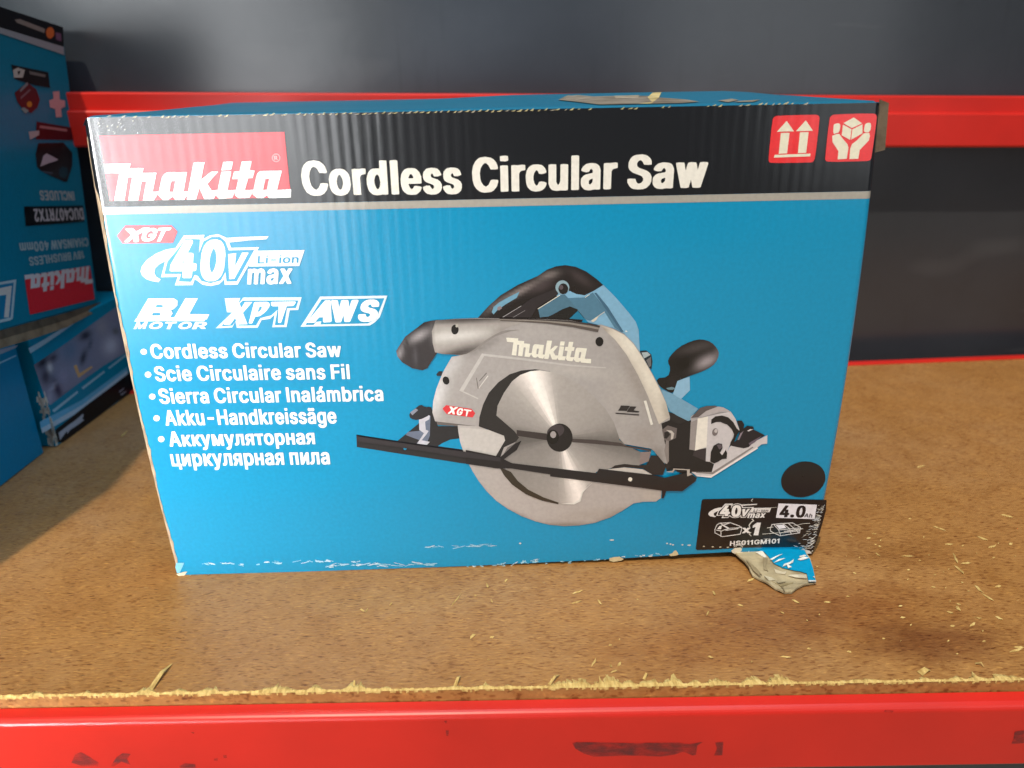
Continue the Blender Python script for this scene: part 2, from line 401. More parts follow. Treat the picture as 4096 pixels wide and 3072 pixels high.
for (a, ha), (b, hb) in zip(pts[:-1], pts[1:]):
    z0 = 0.0004
    za = 0.0005 + rnd.random() * 0.0007; zb = 0.0005 + rnd.random() * 0.0007
    mb.face([front(a, 0.0004, z0), front(b, 0.0004, z0), front(b, -hb * 0.45, z0 + zb), front(a, -ha * 0.45, z0 + za)], WHITE)
    mb.face([front(a, -ha * 0.45, z0 + za), front(b, -hb * 0.45, z0 + zb), front(b + rnd.uniform(-.001, .001), -hb, 0.00025), front(a + rnd.uniform(-.001, .001), -ha, 0.00025)], WHITE)
    if rnd.random() < 0.5: mb.face([front(a, 0.0005, -0.0003 - 0.0012 * rnd.random()), front(b, 0.0005, -0.0003 - 0.0012 * rnd.random()), front(b, 0.0004, z0), front(a, 0.0004, z0)], WHITE)
mb.build("frayed_edge", MAT_FIBRE, board)
# single splinters standing out of the fray
for p in [((-0.2, -0.1122, 0.0), (-0.1955, -0.0904, 0.0), 0.0032), ((-0.0261, -0.1164, 0.0), (-0.0234, -0.1082, 0.0), 0.002), ((-0.0835, -0.1138, 0.0), (-0.0838, -0.1097, 0.0), 0.0012), ((0.0273, -0.1174, 0.0), (0.0338, -0.1099, 0.0), 0.0018), ((0.0816, -0.1157, 0.0), (0.0847, -0.111, 0.0), 0.0016), ((0.2755, -0.1114, 0.0), (0.2788, -0.1144, 0.0), 0.0014), ((0.2394, -0.1182, 0.0), (0.2467, -0.1157, -0.0), 0.004)]:
    mb = MB()
    a, b, w = Vector(p[0]), Vector(p[1]), p[2]
    d = (b - a); L = d.length; d = d / L; n = Vector((-d.y, d.x, 0)) * w / 2
    up = Vector((0, 0, 1))
    z0, z1 = 0.0005, 0.0026
    mb.face([a - n + up * z0, a + n + up * z0, a + d * L * .6 + n * .8 + up * z1, a + d * L * .6 - n * .8 + up * z1], WHITE)
    mb.face([a + d * L * .6 - n * .8 + up * z1, a + d * L * .6 + n * .8 + up * z1, b + n * .25 + up * z0, b - n * .25 + up * z0], WHITE)
    mb.build("splinter", MAT_FIBRE, board)

# loose chips lying on the board
mb = MB()
rnd = random.Random(21)
def chip(p, L, w, a):
    d = Vector((math.cos(a), math.sin(a), 0)); n = Vector((-d.y, d.x, 0))
    z = Vector((0, 0, 0.0006)); p = Vector(p)
    k = rnd.uniform(-.3, .3)
    q = [p - d * L / 2 + n * w * rnd.uniform(-.4, .4) + z * .4, p - d * L * .25 + n * w * rnd.uniform(.2, .6) + z * 1.6, p + d * L * .3 + n * w * rnd.uniform(.2, .6) + z * 1.6, p + d * L / 2 + n * w * rnd.uniform(-.6, .6) + z * (1 + rnd.random()), p + d * L * .1 - n * w * rnd.uniform(.2, .6) + z * .6]
    mb.face(q, WHITE)
for x, y, L, w, a in [(-0.0893, -0.0457, 0.0053, 0.0022, -0.65), (-0.0865, -0.0461, 0.0047, 0.0018, 1.36), (-0.0284, -0.0374, 0.0161, 0.0014, 1.09), (-0.0715, -0.0402, 0.003, 0.0012, 0.86), (-0.0084, -0.0228, 0.0067, 0.003, -1.33), (-0.0172, -0.0744, 0.0049, 0.004, 0.79), (-0.005, -0.076, 0.0029, 0.003, 0.14), (-0.0054, -0.0398, 0.005, 0.0015, -1.35), (0.0047, -0.0182, 0.0041, 0.002, 1.17), (0.0524, -0.0334, 0.0092, 0.0022, 0.38), (0.0506, -0.0441, 0.0079, 0.0018, 0.33), (0.0656, -0.0448, 0.007, 0.003, -1.33), (0.1424, -0.0388, 0.0057, 0.002, -1.5), (0.133, -0.0596, 0.0051, 0.0022, 1.1), (0.0552, -0.1006, 0.0081, 0.0026, 1.07), (0.0645, -0.1039, 0.0035, 0.0022, -1.31), (0.0655, -0.1087, 0.0044, 0.0016, 0.28), (0.0697, -0.103, 0.0045, 0.0026, 0.96), (0.1716, -0.0255, 0.0072, 0.0028, 0.43), (0.1242, -0.0994, 0.0038, 0.0016, -0.75), (0.1469, -0.1043, 0.0015, 0.002, -1.17), (0.1562, -0.0525, 0.004, 0.0015, -0.7), (0.1932, -0.0501, 0.006, 0.0026, -0.97), (0.2132, -0.052, 0.0047, 0.0016, -0.17), (0.193, -0.0693, 0.0023, 0.002, -1.44), (0.2581, -0.058, 0.0026, 0.0018, -0.04), (0.2541, -0.0694, 0.0033, 0.0018, -0.41), (0.3179, -0.0433, 0.01, 0.0035, -1.55), (0.3186, -0.0516, 0.0102, 0.0028, -1.14), (0.286, -0.0658, 0.004, 0.003, -0.68), (0.2804, -0.0786, 0.003, 0.0025, -0.24), (0.2934, -0.0779, 0.0062, 0.0028, 0.51), (0.3132, -0.0727, 0.005, 0.0026, -1.18), (0.2932, -0.062, 0.0058, 0.003, -1.62), (0.1683, -0.1013, 0.0068, 0.0014, -0.22), (0.2072, -0.0985, 0.0025, 0.0016, -0.45), (0.3054, -0.102, 0.0094, 0.003, 0.17), (0.3087, -0.0994, 0.006, 0.0026, -0.13), (0.3322, -0.0409, 0.0047, 0.003, 0.21), (0.2328, -0.0882, 0.0018, 0.0016, 0.0), (0.3004, -0.0721, 0.0044, 0.0018, -0.58), (0.3686, 0.1286, 0.0094, 0.002, 0.29), (0.3925, 0.0453, 0.0085, 0.003, -0.7), (0.3223, -0.0076, 0.0146, 0.004, -1.86), (0.3172, -0.0212, 0.0111, 0.003, -1.4), (0.2903, -0.0036, 0.0086, 0.0014, -0.13), (0.3318, 0.0308, 0.0099, 0.002, -0.87), (0.2609, 0.0242, 0.0059, 0.0018, -1.24), (0.2735, 0.0204, 0.0032, 0.003, -0.3), (0.3555, 0.0157, 0.008, 0.004, -0.93), (0.3273, 0.0096, 0.0054, 0.003, -0.05), (0.3567, 0.0051, 0.0087, 0.003, 0.3), (0.3715, 0.0076, 0.003, 0.003, 0.2), (0.3258, -0.0142, 0.008, 0.002, 0.12), (0.2765, 0.0094, 0.0023, 0.002, -0.52), (0.2701, -0.0007, 0.006, 0.002, -1.33), (-0.3678, 0.2415, 0.0174, 0.0022, 1.5)]: chip((x, y, 0), L, w * 0.55, a)
for i in range(66):
    if i < 46:
        x = rnd.gauss(0.33, 0.055); y = rnd.gauss(-0.022, 0.038)
    else:
        x = rnd.uniform(-0.1, 0.45); y = rnd.uniform(-0.10, 0.02)
    if y > -0.004 and x < 0.24: continue
    if y < -0.105: continue
    chip((x, y, 0), rnd.uniform(0.0010, 0.0042) * rnd.uniform(.5, 1), rnd.uniform(0.0003, 0.0009), rnd.gauss(-0.1, 0.6))
tag(mb.build("wood_chips", MAT_FIBRE), "pale wood chips scattered over the chipboard", "wood chips", kind="stuff")

# front beam: step with a rounded nose below the board
fb = thing("front_beam", tuple(front(0.3, 0.01, -0.07)), "red steel beam with rounded top edge along the front of the shelf", "beam", "red racking beams")
prof = [(-0.03, -BT - 0.001), (-0.03, -0.0075), (0.0, -0.0075), (0.00834 - 0.003, -0.0082)]
for k in range(7):
    a = math.pi / 2 * k / 6
    prof.append((0.00834 - 0.003 + 0.0045 * math.sin(a), -0.0127 + 0.0045 * math.cos(a)))
prof += [(0.00834 + 0.0015, -0.05369 + 0.002), (0.00834, -0.05369), (-0.03, -0.05369)]
# keep the seat under the board clear of it
prof[0] = (-0.03, -BT - 0.03); prof[1] = (0.0004, -BT - 0.03); prof[2] = (0.0006, -0.0075)
o = extrude_profile(prof, front, -0.9, 1.8).build("face", MAT_RED, fb, weld=True)
for p in o.data.polygons: p.use_smooth = False
mb = MB()
FO = 0.00834 + 0.0015 + 0.00025
for poly in [[(0.3233, -0.0304), (0.3259, -0.0297), (0.3549, -0.0311), (0.3844, -0.0314), (0.3898, -0.0327), (0.3976, -0.0311), (0.3945, -0.0337), (0.3943, -0.0406), (0.3924, -0.0413), (0.3869, -0.0383), (0.3817, -0.0404), (0.3745, -0.0416), (0.3552, -0.0405), (0.3354, -0.0409), (0.33, -0.0384), (0.3253, -0.0348)], [(0.4045, -0.0317), (0.4091, -0.0314), (0.4093, -0.0414), (0.4046, -0.0416), (0.4059, -0.0365)], [(0.5734, -0.0273), (0.5786, -0.0265), (0.5808, -0.036), (0.5735, -0.0366), (0.5739, -0.0324)], [(0.037, -0.0389), (0.0404, -0.0328), (0.0441, -0.031), (0.0474, -0.0339), (0.0525, -0.0392), (0.0516, -0.0419), (0.0418, -0.0412)], [(0.059, -0.0416), (0.0637, -0.0351), (0.0675, -0.0325), (0.072, -0.0331), (0.0692, -0.037), (0.0703, -0.0414), (0.0656, -0.0386), (0.0609, -0.0421)], [(0.098, -0.0429), (0.1017, -0.0408), (0.1075, -0.0418), (0.1071, -0.044), (0.0984, -0.0442)], [(0.1244, -0.0351), (0.1264, -0.0352), (0.1261, -0.0373), (0.1244, -0.0373)], [(0.1188, -0.0376), (0.1211, -0.0372), (0.1205, -0.0394), (0.1185, -0.0391)], [(0.1089, -0.0175), (0.1108, -0.018), (0.1103, -0.019)], [(0.2514, -0.0126), (0.2531, -0.0122), (0.2526, -0.0148)], [(0.2521, -0.0194), (0.2539, -0.0194), (0.2532, -0.0237), (0.2522, -0.0232)], [(0.4974, -0.01), (0.5023, -0.0105), (0.5017, -0.0122), (0.497, -0.0113)]]:
    mb.face([front(s, FO, z) for s, z in poly], WHITE)
mb.build("rub_marks", MAT_SCUFF, fb)

# ------------------------------------------------------------------ printed art
# every entry: colour, layer, then loops of tenth-millimetres (first pair absolute, then steps); '|' parts polygons, ';' starts a hole
ART = {
 'box/logo_panel': [
  "#f0303c 3:-2182 2948 1037 1 -7 -363 -1044 2",
 ],
 'box/logo_panel/logo_lettering': [
  "#fbfaf8 4:-1777 2584 -2 1 -41 1 -10 18 -5 -2 -27 -16 -29 1 -4 4 -19 26 4 10 -33 -41 -62 1 -1 2 39 101 1 3 -1 0 -6 0 -3 1 -15 0 -3 -2 -36 -96 -4 -9 -55 0 -1 2 47 128 0 2 -1 0 -20 0 -2 -1 -45 -126 -2 -4 -57 0 0 4 61 151 -79 1 0 49 24 0 3 1 124 0 1 -1 -10 -21 0 -4 77 -1 -1 -4 -9 -21 1 -2 77 0 0 -2 -37 -95 -2 -7 1 -2 21 0 3 1 8 0 2 1 31 76 18 21 18 8 49 0 3 -1 59 0 -1 -5 -36 -101 0 -1 2 -1 24 1 5 12 51 141 4 6 59 1 1 -1 -34 -90 -2 -7 65 45 40 0 -4 -5 -67 -62 0 -2 17 -35 18 -1 3 1 15 1 2 4 35 98 56 0 -3 -10 -34 -93 0 -1 2 -1 31 0 3 1 12 0 -27 -44 -8 -1 -3 -1 -18 0 -3 -1 -18 0 -3 -1 -18 0 -5 -1 -14 19 5 11 -1 0 -22 -28 -16 -1 -3 -1 -35 1 -17 60 -2 4 -29 -65 -54 0 0 1 9 26 -5 -5 -18 -23;-1845 2631 22 0 23 62 -20 0 -3 -2 -9 -14|-1279 2585 -7 14 -1 2 -1 0 -23 -15 -13 -1 -3 1 -13 0 -9 2 -21 20 0 3 4 9 1 4 -25 -34 -2 -1 -17 0 -3 -1 -41 0 -6 4 -13 13 0 4 33 86 -1 1 -33 0 -1 1 0 3 16 37 9 1 23 1 20 54 29 0 3 1 24 0 -1 -4 -15 -39 -2 -9 28 -1 -17 -40 -26 -2 -27 -62 0 -3 1 -2 48 2 27 76 4 8 8 12 14 8 123 0 -41 -107 1 -1 2 -1 3 1 20 0 3 1 21 0 3 1 28 1 0 -1 -6 -42 -1 -4 -83 -1 -3 -1;-1307 2632 10 -1 3 1 9 0 2 2 16 49 3 10 0 2 -8 0 -3 -1 -7 0 -4 -2|-1528 2745 -1 2 1 4 16 38 2 3 15 0 3 1 36 0 -6 -17 -11 -27 -6 -2 -20 0 -3 -1 -20 0",
 ],
 'box/logo_panel/registered_mark': [
  "#f58a90 4:-1184 2809 -1 -5 -3 -5 -3 -5 -5 -4 -4 -2 -6 -2 -6 0 -5 0 -5 2 -4 3 -4 4 -2 5 -1 5 0 5 1 5 3 5 3 5 5 3 5 3 5 2 6 0 5 0 5 -2 4 -3 4 -4 2 -5 1 -5",
  "#f0303c 5.013:-1191 2809 -1 -4 -2 -4 -2 -3 -3 -3 -4 -2 -4 -1 -4 0 -4 0 -3 2 -3 2 -3 3 -1 3 -1 4 0 4 1 4 2 4 2 3 3 3 4 2 4 1 4 0 4 0 3 -2 3 -2 3 -3 1 -3 1 -4",
  "#f9a8ac 6.026:-1217 2798 -1 0 -1 1 0 20 0 1 1 0 9 1 4 -1 1 0 2 -2 1 -3 0 -2 -1 -2 0 -2 -2 -1 0 -1 4 -7 0 -1 -1 -1 -4 0 -5 8 -1 0 -2 0 0 -7 0 -1 -2 0;-1213 2810 4 0 1 1 1 1 0 1 0 2 0 1 -1 0 -2 1 -4 0",
 ],
 'box/title_lettering': [
  "#f1ebe0 4:-1009 2592 -18 3 -13 6 -16 13 -6 10 -6 12 -8 27 -1 46 8 35 13 23 16 14 12 6 31 4 31 -6 16 -11 11 -14 6 -12 4 -17 0 -7 -2 -4 -13 -1 -27 2 -10 22 -10 10 -9 4 -10 -5 -7 -7 -9 -16 -6 -27 1 -30 6 -22 11 -17 14 -8 15 10 13 26 14 2 26 -2 3 -3 0 -9 -10 -26 -18 -20 -14 -7 -10 -3|-867 2590 -22 5 -10 7 -11 12 -6 12 -4 17 -1 39 6 25 9 16 10 9 17 8 27 2 13 -2 12 -4 18 -18 6 -12 4 -17 2 -37 -8 -30 -16 -21 -15 -8 -19 -3;-863 2624 7 0 6 8 8 24 0 19 -3 15 -7 14 -6 5 -5 -1 -6 -8 -8 -25 0 -18 3 -15 4 -10|-772 2592 -12 2 -2 3 1 139 2 2 14 2 22 -2 26 3 14 -2 2 -3 -1 -25 -2 -2 -22 -3 -6 -6 -5 -10 -1 -95 -2 -2 -13 -1|-652 2588 -18 3 -10 6 -12 13 -5 9 -7 30 0 31 4 18 9 20 14 15 14 6 38 0 1 40 1 3 14 2 25 -2 2 -3 -2 -185 -2 -2 -13 -2 -21 2 -8 -3;-645 2622 7 2 7 13 5 23 -4 32 -5 9 -7 6 -11 -11 -7 -21 0 -20 4 -15 4 -10|-551 2590 -12 2 -2 3 1 184 4 3 25 2 13 -2 3 -4 -2 -184 -4 -3|-454 2586 -17 3 -9 5 -17 16 -5 12 -5 17 -1 37 6 28 10 16 10 10 17 7 25 1 19 -3 9 -5 15 -16 9 -24 1 -36 -2 -4 -14 -1 -59 0 -2 -2 5 -14 5 -9 8 -6 9 7 6 11 13 1 24 -5 5 -3 0 -6 -8 -17 -17 -14 -13 -5;-462 2680 29 0 -1 10 -5 9 -6 6 -7 -2 -4 -6 -6 -13|-334 2585 -23 5 -12 9 -9 13 -3 11 1 7 18 7 22 -1 9 -16 6 -3 4 3 5 7 -1 10 -8 6 -34 13 -9 7 -6 9 -3 10 0 19 5 14 14 15 9 4 19 3 25 -2 13 -4 12 -12 8 -18 0 -7 -19 -6 -20 0 -4 2 -7 14 -2 1 -7 -6 -1 -9 3 -6 6 -4 29 -10 16 -12 7 -16 0 -21 -7 -16 -14 -13 -16 -6|-218 2584 -22 4 -12 10 -9 13 -3 11 0 7 19 7 22 -1 8 -16 6 -3 5 3 5 7 -2 10 -7 6 -34 13 -10 7 -5 9 -3 10 0 19 4 14 14 15 9 4 20 3 25 -2 13 -4 12 -12 7 -18 0 -7 -18 -6 -21 0 -3 2 -7 14 -3 1 -6 -6 -2 -9 4 -6 5 -4 30 -10 15 -12 8 -16 -1 -21 -6 -16 -14 -13 -16 -6",
  "#f1ebe0 4.013:-23 2590 -18 3 -13 6 -16 13 -7 10 -7 12 -7 28 -2 46 8 35 13 24 15 14 13 7 31 4 32 -6 17 -11 11 -14 6 -12 5 -17 0 -7 -3 -4 -13 -1 -27 1 -11 23 -10 10 -10 3 -9 -5 -7 -7 -10 -16 -6 -28 2 -31 6 -21 12 -18 14 -7 15 10 14 27 13 2 28 -2 2 -3 0 -9 -9 -26 -18 -21 -14 -8 -11 -2|86 2593 -12 1 -3 4 0 139 2 4 14 1 25 -1 4 -3 1 -140 -4 -4|85 2765 -12 1 -2 2 0 23 1 3 30 2 15 -3 1 -23 -2 -3 -14 -3|149 2593 -12 1 -2 4 0 141 2 2 13 2 23 -2 27 3 14 -2 2 -3 0 -25 -2 -1 -23 -4 -6 -6 -5 -11 0 -96 -2 -2 -14 -1|275 2590 -23 5 -10 7 -12 12 -6 12 -4 17 -2 39 6 27 9 16 10 9 18 9 27 1 22 -4 10 -6 12 -14 6 -14 0 -7 -2 -4 -13 -4 -12 -2 -13 2 -3 2 -4 9 -6 8 -3 1 -5 -1 -9 -14 -5 -19 0 -19 5 -19 7 -11 6 -4 7 4 8 17 15 2 13 -2 12 -4 3 -3 0 -8 -4 -10 -7 -12 -13 -10 -16 -6|396 2592 -18 3 -9 4 -10 12 -6 15 -2 10 0 103 2 2 14 2 25 -1 4 -3 0 -96 7 -14 5 -4 6 7 6 16 0 91 2 2 14 2 27 -2 2 -3 0 -141 -2 -2 -13 -2 -27 1 -17 -2|498 2594 -12 1 -2 4 -1 186 4 4 25 1 14 -2 2 -3 1 -186 -4 -4|583 2591 -17 3 -9 5 -7 7 -7 10 -3 12 0 23 3 10 12 13 13 7 39 8 2 3 0 10 -4 7 -6 4 -6 -5 -7 -12 -14 -2 -12 2 -15 5 -2 4 0 6 9 16 17 13 23 5 15 0 19 -3 10 -5 10 -9 8 -21 0 -110 -2 -1 -13 -2 -21 1 -21 -4;594 2624 9 7 5 7 2 18 -6 0 -12 -4 -6 -10 1 -13|687 2594 -12 2 -3 3 0 141 2 2 14 2 22 -1 28 3 13 -2 2 -3 0 -25 -2 -2 -22 -4 -7 -6 -4 -10 -1 -96 -2 -2 -13 -2",
  "#f1ebe0 4.026:873 2590 -26 4 -10 5 -13 12 -11 20 -1 18 2 2 14 2 31 -2 4 -13 5 -8 8 -6 7 -1 13 6 5 6 4 8 -1 10 -5 9 -8 6 -48 18 -17 13 -6 8 -4 12 0 25 9 20 10 11 11 7 16 4 31 2 21 -4 13 -6 12 -10 11 -18 1 -19 -2 -1 -15 -2 -28 2 -8 16 -8 7 -7 3 -12 -7 -6 -10 1 -16 12 -10 48 -18 16 -12 7 -11 4 -10 0 -28 -9 -19 -19 -18 -21 -6|1006 2590 -17 3 -11 5 -7 7 -7 10 -3 11 0 23 3 10 13 13 13 6 42 7 3 4 -1 9 -4 8 -6 3 -6 -4 -8 -13 -15 -1 -13 1 -16 6 -2 4 0 5 10 16 18 13 24 5 16 -1 21 -3 11 -4 10 -10 9 -20 -1 -107 -2 -2 -14 -2 -23 2 -22 -4;1018 2622 10 7 5 7 2 17 -6 0 -13 -4 -7 -9 2 -13|1143 2593 -13 1 -4 5 -31 122 -2 15 17 3 29 -2 3 -3 7 -33 2 -5 2 -1 7 33 4 8 16 3 29 -2 4 -6 9 -36 9 37 3 5 15 2 30 -2 2 -9 -35 -131 -3 -3 -15 -2 -28 2 -3 3 -11 42 -11 -44 -16 -3",
 ],
 'box/series_badge': [
  "#f0404a 3:-2196 2385 59 59 269 -4 28 -38 -38 -65 -294 2",
 ],
 'box/series_badge/badge_lettering': [
  "#ffffff 4:-2156 2347 -3 2 1 4 45 35 -26 33 2 5 7 1 32 1 4 -1 14 -18 1 -1 41 20 5 1 32 0 4 -1 0 -1 -4 -4 -71 -34 -1 -35 -1 -2 -6 -4 -5 -2 -16 0 -2 1 -1 3 -2 19 -30 -22 -3 0",
  "#ffffff 4.013:-2034 2348 -10 2 -5 2 -5 7 -1 4 0 8 3 8 7 14 5 7 7 8 6 4 9 6 10 4 10 3 10 1 16 0 8 -2 4 -2 5 -5 1 -9 0 -3 -4 -6 -5 -2 -17 0 -2 2 0 4 -3 5 -5 2 -6 0 -10 -4 -4 -3 -8 -7 -4 -6 -4 -6 -2 -9 2 -6 4 -3 5 -2 4 1 10 4 8 7 -16 0 -3 1 0 1 6 11 2 1 4 2 37 0 3 0 0 -2 -11 -18 -4 -4 -8 -7 -12 -7 -8 -3 -8 -2",
  "#ffffff 4.026:-1967 2346 -1 1 0 2 38 61 -20 0 -2 1 0 2 6 11 6 2 67 1 2 -1 0 -2 -8 -11 -2 -1 -4 -1 -19 0 -2 -1 -42 -62 -5 -2",
 ],
 'box/voltage_logo': [
  "#e9f2f7 3:-1870 2306 -59 -9 -59 -22 -62 -37 -37 -39 -13 -30 5 -26 23 -23 26 -10 40 -9 16 17 -23 17 -7 23 10 28 26 22 43 22 25 16",
 ],
 'box/voltage_logo/outline': [
  "#e9f2f7 4:-1867 2306 61 73 122 1 -11 -25 41 21 50 6 41 -19 17 -36 6 -27 166 0 -160 -224 -78 0 2 33 -35 -28 -51 -10 -49 9 -29 27 -13 6 -17 -34 -107 1 27 52 -100 0 43 98",
  "#e9f2f7 5.013:-1577 2359 96 4 171 1 -15 -18 -104 -4 -122 -10",
  "#0090be 5.526:-1798 2360 84 -5 -19 -80 36 66 53 26 49 -1 28 -28 11 -53 152 0 -132 -189 -62 0 3 58 -35 -50 -64 -16 -53 15 -17 32 -18 6 -27 -42 -74 5 22 45 -100 2 34 78 42 39",
 ],
 'box/voltage_logo/numeral': [
  "#fdfdfd 6.5:-1850 2124 -7 6 9 36 -69 1 -6 3 -1 4 11 33 108 142 8 4 33 0 7 -6 -3 -13 -40 -58 26 -1 8 -6 -13 -54 1 -2 13 -1 7 -5 -8 -34 -4 -5 -6 -2 -15 -1 -9 -34 -5 -6 -6 -2;-1845 2214 11 0 6 23",
  "#fdfdfd 6.513:-1706 2101 -13 5 -8 7 -10 17 -4 20 0 24 4 26 17 66 15 35 11 17 19 19 24 13 34 2 21 -8 6 -5 9 -17 5 -23 -3 -40 -20 -80 -10 -22 -11 -19 -10 -12 -18 -16 -25 -9;-1678 2154 8 3 12 17 10 21 10 29 5 33 0 19 -3 15 -5 8 -7 -5 -8 -11 -10 -20 -9 -23 -7 -29 -2 -23 1 -22",
  "#fdfdfd 6.526:-1562 2263 48 5 -20 -81 56 83 38 -1 -108 -157 -30 -1",
 ],
 'box/voltage_logo/chemistry_bar': [
  "#e9f2f7 4.2:-1392 2279 284 -2 -42 -96 -302 4",
 ],
 'box/voltage_logo/chemistry_lettering': [
  "#0090be 6:-1394 2202 -2 1 9 44 0 1 3 0 6 0 2 -1 -7 -38 25 0 2 -1 0 -5 -1 -1 -2 0|-1345 2202 -2 0 0 1 6 32 1 1 2 1 6 -1 2 0 0 -1 -6 -32 -1 -1 -2 0|-1337 2242 -2 1 1 5 0 1 2 0 7 0 3 -1 -1 -4 -1 -1 -2 -1|-1312 2218 -2 0 0 1 1 5 2 1 26 -1 3 0 -2 -6 -2 0|-1266 2201 -1 1 -1 0 7 33 1 1 2 0 6 0 2 0 0 -1 -6 -33 -1 0 -2 -1|-1258 2242 -2 1 1 5 1 0 2 1 7 0 2 -1 -1 -5 0 -1 -2 0|-1228 2200 -5 2 -5 1 -3 3 -2 2 -1 4 0 4 1 5 1 3 2 4 3 2 4 3 5 2 7 1 7 0 5 -1 5 -2 5 -5 1 -3 0 -4 -2 -8 -3 -4 -2 -2 -6 -4 -9 -2;-1227 2207 7 0 2 1 4 3 3 4 1 3 0 5 -2 4 -4 2 -6 0 -3 -1 -4 -3 -2 -3 -2 -6 1 -3 2 -3|-1191 2201 -1 0 -1 1 7 33 3 1 6 0 2 -1 0 -1 0 -1 4 2 5 1 6 0 6 -2 3 -1 2 -3 1 -5 -5 -24 -3 0 -6 0 -2 1 4 21 0 1 -1 3 -3 2 -5 0 -5 -2 -3 -3 -1 -2 -4 -20 -3 -1",
 ],
 'box/voltage_logo/unit_lettering': [
  "#f4f7f8 6:-1470 2076 -5 0 -1 3 18 88 2 2 15 2 7 -2 14 3 12 -3 5 -5 11 6 12 2 14 -4 6 -9 2 -5 0 -12 -13 -64 -3 -2 -15 -1 -6 1 -1 2 12 62 0 6 -4 3 -3 0 -3 -3 -6 -10 -12 -58 -2 -2 -7 -1 -8 0 -6 2 -1 2 12 58 0 9 -5 4 -5 -4 -5 -8 -13 -60 -2 -2 -6 -1|-1337 2072 -8 2 -5 3 -6 9 -1 4 0 7 4 17 4 6 8 7 8 3 27 5 1 2 1 4 -2 6 -4 2 -7 -3 -7 -8 -6 -1 -6 1 -7 3 -2 2 0 4 2 4 10 11 5 4 7 2 11 2 9 0 13 -4 8 -9 1 -7 0 -4 0 -6 -13 -63 -3 -2 -6 -1 -16 1 -12 -3;-1326 2094 6 2 5 5 4 7 1 6 -11 -2 -8 -5 -2 -3 0 -6 2 -3|-1277 2074 -6 1 -1 2 1 3 31 42 -12 38 1 6 1 2 7 1 16 -1 8 -20 15 20 16 1 6 -2 2 -2 -2 -4 -29 -40 14 -41 -1 -4 -2 -2 -6 -1 -17 1 -8 22 -17 -21",
 ],
 'box/motor_lettering': [
  "#d3e8f4 3:-2183 1878 237 2 -12 -23 -240 1",
  "#d3e8f4 3.013:-1955 1874 203 1 -20 -25 -195 5",
  "#fbfbfa 4.026:-2085 2002 152 -2 21 -15 -6 -31 -27 -22 -17 -5 7 -22 -21 -25 -39 -11 -164 9 52 70;-2042 1961 28 -1 13 -6 -11 -9 -41 1;-2073 1912 39 -1 9 -7 -11 -11 -49 1",
  "#fbfbfa 4.039:-1861 1998 74 -2 -68 -98 121 -5 -20 -31 -203 7",
 ],
 'box/motor_lettering/unit_lettering': [
  "#f4f7f8 4:-2209 1811 -1 1 28 42 1 1 2 1 14 0 1 -1 0 -26 31 26 2 1 14 0 2 -1 -24 -43 -1 -1 -2 0 -11 0 -2 1 10 18 -23 -18 -2 -1 -11 0 -1 0 0 1 0 19 -12 -19 -3 -1",
  "#f4f7f8 4.313:-2091 1809 -7 1 -8 3 -4 3 -2 4 0 4 1 4 5 7 4 4 3 3 7 4 7 3 9 2 6 2 10 1 8 0 7 -1 8 -2 4 -2 2 -2 3 -4 1 -3 -1 -5 -4 -8 -5 -5 -4 -3 -6 -3 -6 -3 -7 -2 -7 -1 -9 -1;-2079 1818 2 0 7 1 8 2 7 4 5 6 1 5 -1 4 -6 4 -3 0 -7 0 -9 -2 -6 -4 -7 -5 -2 -4 -1 -3 1 -3 1 -2 3 -1 3 -2",
  "#f4f7f8 4.626:-2006 1807 -2 0 0 1 21 34 -22 1 -2 0 0 1 4 6 4 2 63 -1 2 0 1 -1 -3 -6 -2 -1 -2 -1 -22 0 -21 -34 -3 -2",
  "#f4f7f8 4.939:-1912 1804 -7 1 -8 3 -4 4 -3 3 0 5 1 3 5 7 4 5 3 2 7 4 7 3 9 3 6 1 10 1 8 0 8 -1 7 -2 4 -2 3 -2 2 -3 1 -4 -1 -5 -4 -8 -4 -5 -4 -3 -6 -3 -6 -2 -7 -2 -7 -2 -9 -1;-1900 1813 2 0 7 1 7 2 8 5 5 5 1 5 -2 5 -5 3 -4 1 -7 -1 -8 -2 -7 -3 -6 -5 -3 -5 0 -2 0 -3 2 -2 2 -2 4 -1",
  "#f4f7f8 5.252:-1850 1802 -2 0 -1 2 27 42 1 0 3 1 44 0 11 -2 7 -3 3 -3 0 -3 0 -3 -3 -5 -4 -3 -4 -2 -11 -4 9 -13 1 -1 -2 -3 -4 0 -19 0 -2 0 -2 1 -10 14 -10 1 -1 -1 -9 -14 -4 -1;-1813 1827 16 0 5 0 5 2 2 1 2 1 1 2 -2 3 -4 2 -4 0 -15 0",
 ],
 'box/shift_logo': [
  "#d9ebf6 3:-1625 1992 94 0 -17 -39 36 41 353 -7 -30 -79 -52 -1 -32 -107 -88 1 25 81 -32 -27 -53 -6 -31 -49 -127 2 -3 43 -25 -39 -102 -3 116 99 -31 2",
  "#0090be 4.013:-1557 1942 38 33 339 -7 -21 -47 -54 -1 -31 -106 -58 0 29 98 -42 -34 -69 -16 -33 -46 -105 1 4 51 -45 -50 -68 -3 99 88",
 ],
 'box/shift_logo/logo_lettering': [
  "#fdfdfd 5:-1499 1830 -1 1 0 4 49 125 4 3 5 1 67 0 10 -3 5 -4 3 -12 -6 -14 -17 -20 -7 -7 -13 -11 -16 -11 -11 -6 -15 -3 -14 -1 -22 -38 -4 -4 -3 -1;-1439 1902 7 0 8 4 7 6 3 4 6 10 1 5 -3 4 -3 1 -7 0",
